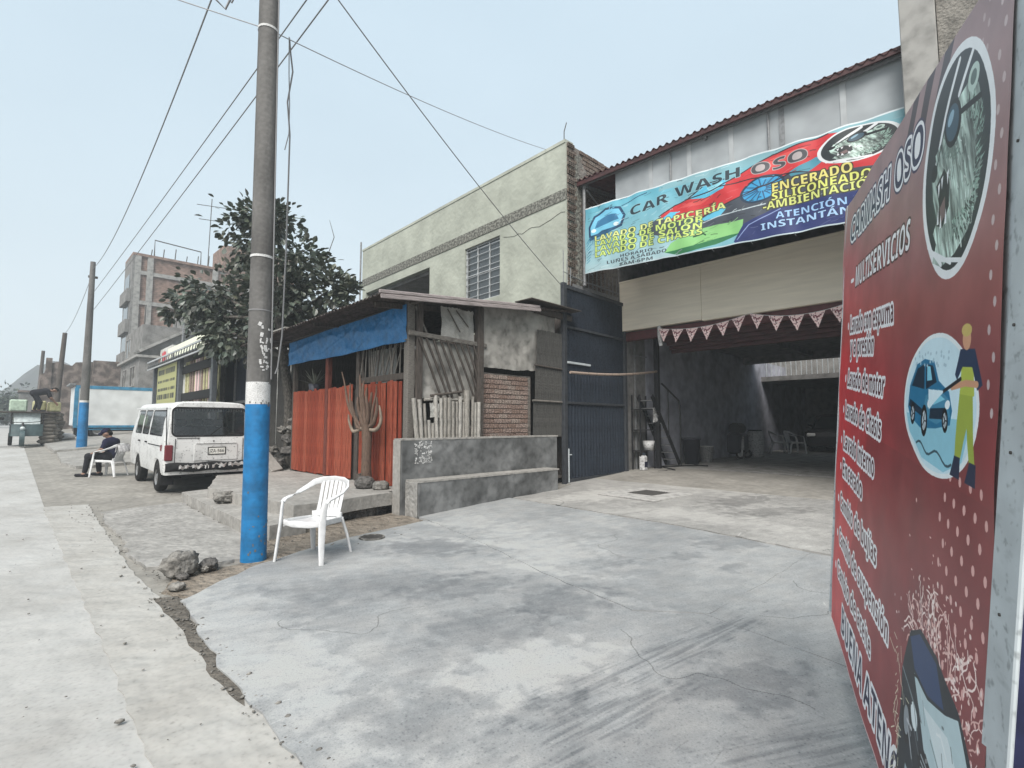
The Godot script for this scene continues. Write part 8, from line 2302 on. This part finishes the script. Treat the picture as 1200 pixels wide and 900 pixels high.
# ---------------------------------------------------------------- inside the garage
func inside_garage() -> void:
	var st := thing("steel_stair", "narrow dark steel stair with handrail inside the garage entrance", "stairs", Vector3(13.75, 0.31, -7.32))
	for s in [0.16, -0.26]:
		part("stringer", MB.new().bar(Vector3(0, 0.05, s), Vector3(-1.45, 1.95, s), 0.03, 0.12), M.steel_dark, st)
	for k in 9:
		part("tread", bx(-0.20 - k * 0.155, -0.0 - k * 0.155, 0.17 + k * 0.205, 0.20 + k * 0.205, -0.25, 0.15, 0.004), M.steel_grey, st)
	part("handrail", MB.new().tube([Vector3(0.05, 0.0, 0.18), Vector3(0.05, 1.72, 0.18), Vector3(-0.02, 1.86, 0.18), Vector3(-0.95, 2.30, 0.18)], 0.026, 8), M.steel_dark, st)
	part("rail_post", MB.new().tube([Vector3(-0.62, 0.85, 0.18), Vector3(-0.62, 2.15, 0.18)], 0.018, 7), M.steel_dark, st)
	var sh := thing("tool_rack", "dark rack of tools and cloths behind the gate, left of the steel column", "rack", Vector3(12.2, 0.28, -7.4))
	for x in [-0.28, 0.42]:
		for z in [-0.14, 0.1]: part("upright", MB.new().bar(Vector3(x, 0, z), Vector3(x, 2.0, z), 0.03, 0.03), M.steel_dark, sh)
	for y in [0.5, 1.05, 1.6]: part("shelf", bx(-0.3, 0.44, y, y + 0.025, -0.16, 0.12), M.steel_dark, sh)
	tag(part("rag", crumpled(Vector3(12.45, 1.55, -7.22), Vector3(0.22, 0, 0), Vector3(0, 0.4, 0), 0.04, 401, 5.0, 0.0, 12, 12), M.dull_white), "pale rag hanging from the dark rack by the steel column", "rag")
	tag(part("tub", MB.new().lathe([Vector2(0.001, 0), Vector2(0.13, 0.0), Vector2(0.16, 0.26), Vector2(0.145, 0.26), Vector2(0.12, 0.02), Vector2(0.001, 0.02)], 16, Vector3(12.42, 0.79, -7.36)), M.dull_white), "pale tub on the lowest shelf of the dark rack", "tub")
	var cn := thing("detergent_can", "white plastic detergent can standing at the hinge foot of the gate", "can", Vector3(12.0, 0.275, -7.28))
	part("body", MB.new().box(Vector3(0, 0.20, 0), Vector3(0.2, 0.40, 0.16), Basis.IDENTITY, 0.035), M.dull_white, cn)
	part("neck", MB.new().lathe([Vector2(0.05, 0.40), Vector2(0.045, 0.47), Vector2(0.001, 0.47)], 10, Vector3(0.04, 0, 0)), M.gate_blue, cn)
	part("label", bx(-0.07, 0.07, 0.10, 0.24, 0.081, 0.083), M.navy, cn)
	var bk := thing("waste_bin", "tall dark blue bin against the bluish garage wall beside the stair", "bin", Vector3(14.6, 0.32, -7.22))
	part("body", MB.new().lathe([Vector2(0.001, 0.0), Vector2(0.20, 0.0), Vector2(0.26, 0.72), Vector2(0.285, 0.72), Vector2(0.285, 0.77), Vector2(0.25, 0.77), Vector2(0.19, 0.04), Vector2(0.001, 0.04)], 20), M.bin_dark, bk)
	var dr := thing("paint_bucket", "smeared white bucket on the garage floor right of the dark bin", "bucket", Vector3(15.55, 0.33, -7.2))
	part("body", MB.new().lathe([Vector2(0.001, 0.0), Vector2(0.17, 0.0), Vector2(0.21, 0.46), Vector2(0.22, 0.46), Vector2(0.22, 0.49), Vector2(0.2, 0.49), Vector2(0.16, 0.03), Vector2(0.001, 0.03)], 18), M.dull_white, dr)
	part("handle", MB.new().tube([Vector3(-0.2, 0.44, 0.05), Vector3(-0.12, 0.3, 0.2), Vector3(0.12, 0.3, 0.2), Vector3(0.2, 0.44, 0.05)], 0.008, 6), M.steel_grey, dr)
	var vc := thing("wash_machine", "dark pressure washer with pale hose drum against the garage wall", "machine", Vector3(17.6, 0.35, -7.05))
	part("body", MB.new().box(Vector3(0, 0.5, 0), Vector3(0.7, 0.7, 0.5), Basis.IDENTITY, 0.08), M.bin_dark, vc)
	part("motor", MB.new().tube([Vector3(-0.25, 1.0, 0), Vector3(0.25, 1.0, 0)], 0.2, 14), M.steel_dark, vc)
	part("hose_loop", MB.new().tube([Vector3(-0.45, 0.1, 0.3), Vector3(-0.42, 0.6, 0.32), Vector3(-0.3, 0.75, 0.3), Vector3(-0.35, 0.3, 0.32)], 0.025, 7), M.dull_white, vc)
	for s in [-0.28, 0.28]: wheel(vc, Vector3(s, 0.15, 0.2), 0.15, 0.08, M.rim)
	var ba := thing("plastic_drum", "pale plastic drum beside the pressure washer", "drum", Vector3(18.75, 0.36, -6.9))
	part("body", MB.new().lathe([Vector2(0.001, 0.0), Vector2(0.24, 0.0), Vector2(0.26, 0.05), Vector2(0.28, 0.45), Vector2(0.26, 0.85), Vector2(0.2, 0.9), Vector2(0.001, 0.9)], 18), M.dull_white, ba)
	part("lid", MB.new().lathe([Vector2(0.22, 0.90), Vector2(0.22, 0.94), Vector2(0.001, 0.94)], 18), M.gate_blue, ba)
	for k in 2:
		plastic_chair("plastic_chair", ["pale plastic chair in the garage, against the far bluish wall", "pale plastic chair in the garage, farther from the bluish wall"][k], Vector3(21.2 + 0.22 * k, 0.39, -6.95 + 0.5 * k), 0.5 + 0.3 * k)
	var hp := []
	for k in 60:
		var u := k / 59.0
		hp.append(Vector3(12.0 + 2.3 * u + 0.12 * sin(u * 17.0), drive_y(12.0 + 2.3 * u) + 0.022, -7.0 + 0.35 * sin(u * 9.0) + 0.15 * cos(u * 21.0)))
	tag(part("hose", MB.new().tube(hp, 0.016, 7), M.rubber), "black hose snaking over the floor at the garage entrance", "hose")
	# a car parked deep inside, nose to the street
	var c := thing("parked_car", "dark hatchback parked deep inside the garage, partly behind the red sign", "car", Vector3(22.3, 0.40, -5.55))
	var sil := PackedVector2Array([Vector2(0.0, 0.25), Vector2(0.02, 0.62), Vector2(0.12, 0.80), Vector2(0.95, 0.92), Vector2(1.55, 1.38), Vector2(1.75, 1.46), Vector2(2.9, 1.48), Vector2(3.6, 1.05), Vector2(3.85, 0.9), Vector2(3.9, 0.3), Vector2(3.3, 0.22), Vector2(0.5, 0.2)])
	var bd := MB.new().grid(func(u, v):
		var i = u * (sil.size() - 0.001)
		var p: Vector2 = sil[int(i) % sil.size()].lerp(sil[(int(i) + 1) % sil.size()], i - floor(i))
		var z: float = (v - 0.5) * 2.0
		var w: float = 0.82 - 0.16 * max(0.0, p.y - 0.9)
		var k := 1.0 - 0.14 * pow(absf(z), 8.0)
		return Vector3(1.95 + (p.x - 1.95) * k, 0.75 + (p.y - 0.75) * k, sign(z) * w * pow(absf(z), 0.7)), 48, 14)
	bd.turn_out(func(_c): return Vector3(1.95, 0.75, 0))
	part("body", bd, M.steel_dark, c)
	for s in [-1.0, 1.0]:
		part("body_side", MB.new().prism(sil, Transform3D(Basis.IDENTITY, Vector3(0, 0, s * 0.79 - 0.01)), 0.02), M.steel_dark, c)
		part("headlight", MB.new().box(Vector3(0.06, 0.68, s * 0.58), Vector3(0.10, 0.13, 0.3), Basis.IDENTITY, 0.03), M.plate, c)
		part("mirror", MB.new().box(Vector3(1.2, 1.02, s * 0.92), Vector3(0.12, 0.12, 0.18), Basis.IDENTITY, 0.03), M.steel_dark, c)
	part("windscreen", MB.new().quad(Vector3(0.98, 0.95, -0.68), Vector3(0.98, 0.95, 0.68), Vector3(1.54, 1.40, 0.58), Vector3(1.54, 1.40, -0.58), Vector3(-1, 1, 0)), M.van_glass, c)
	for k in 2: part("roof_bar", MB.new().tube([Vector3(1.9 + k * 0.7, 1.56, -0.6), Vector3(1.9 + k * 0.7, 1.56, 0.6)], 0.025, 6), M.rim, c)
	for x in [0.72, 3.1]:
		for z in [-0.72, 0.72]: wheel(c, Vector3(x, 0.30, z), 0.30, 0.2, M.rim, true)
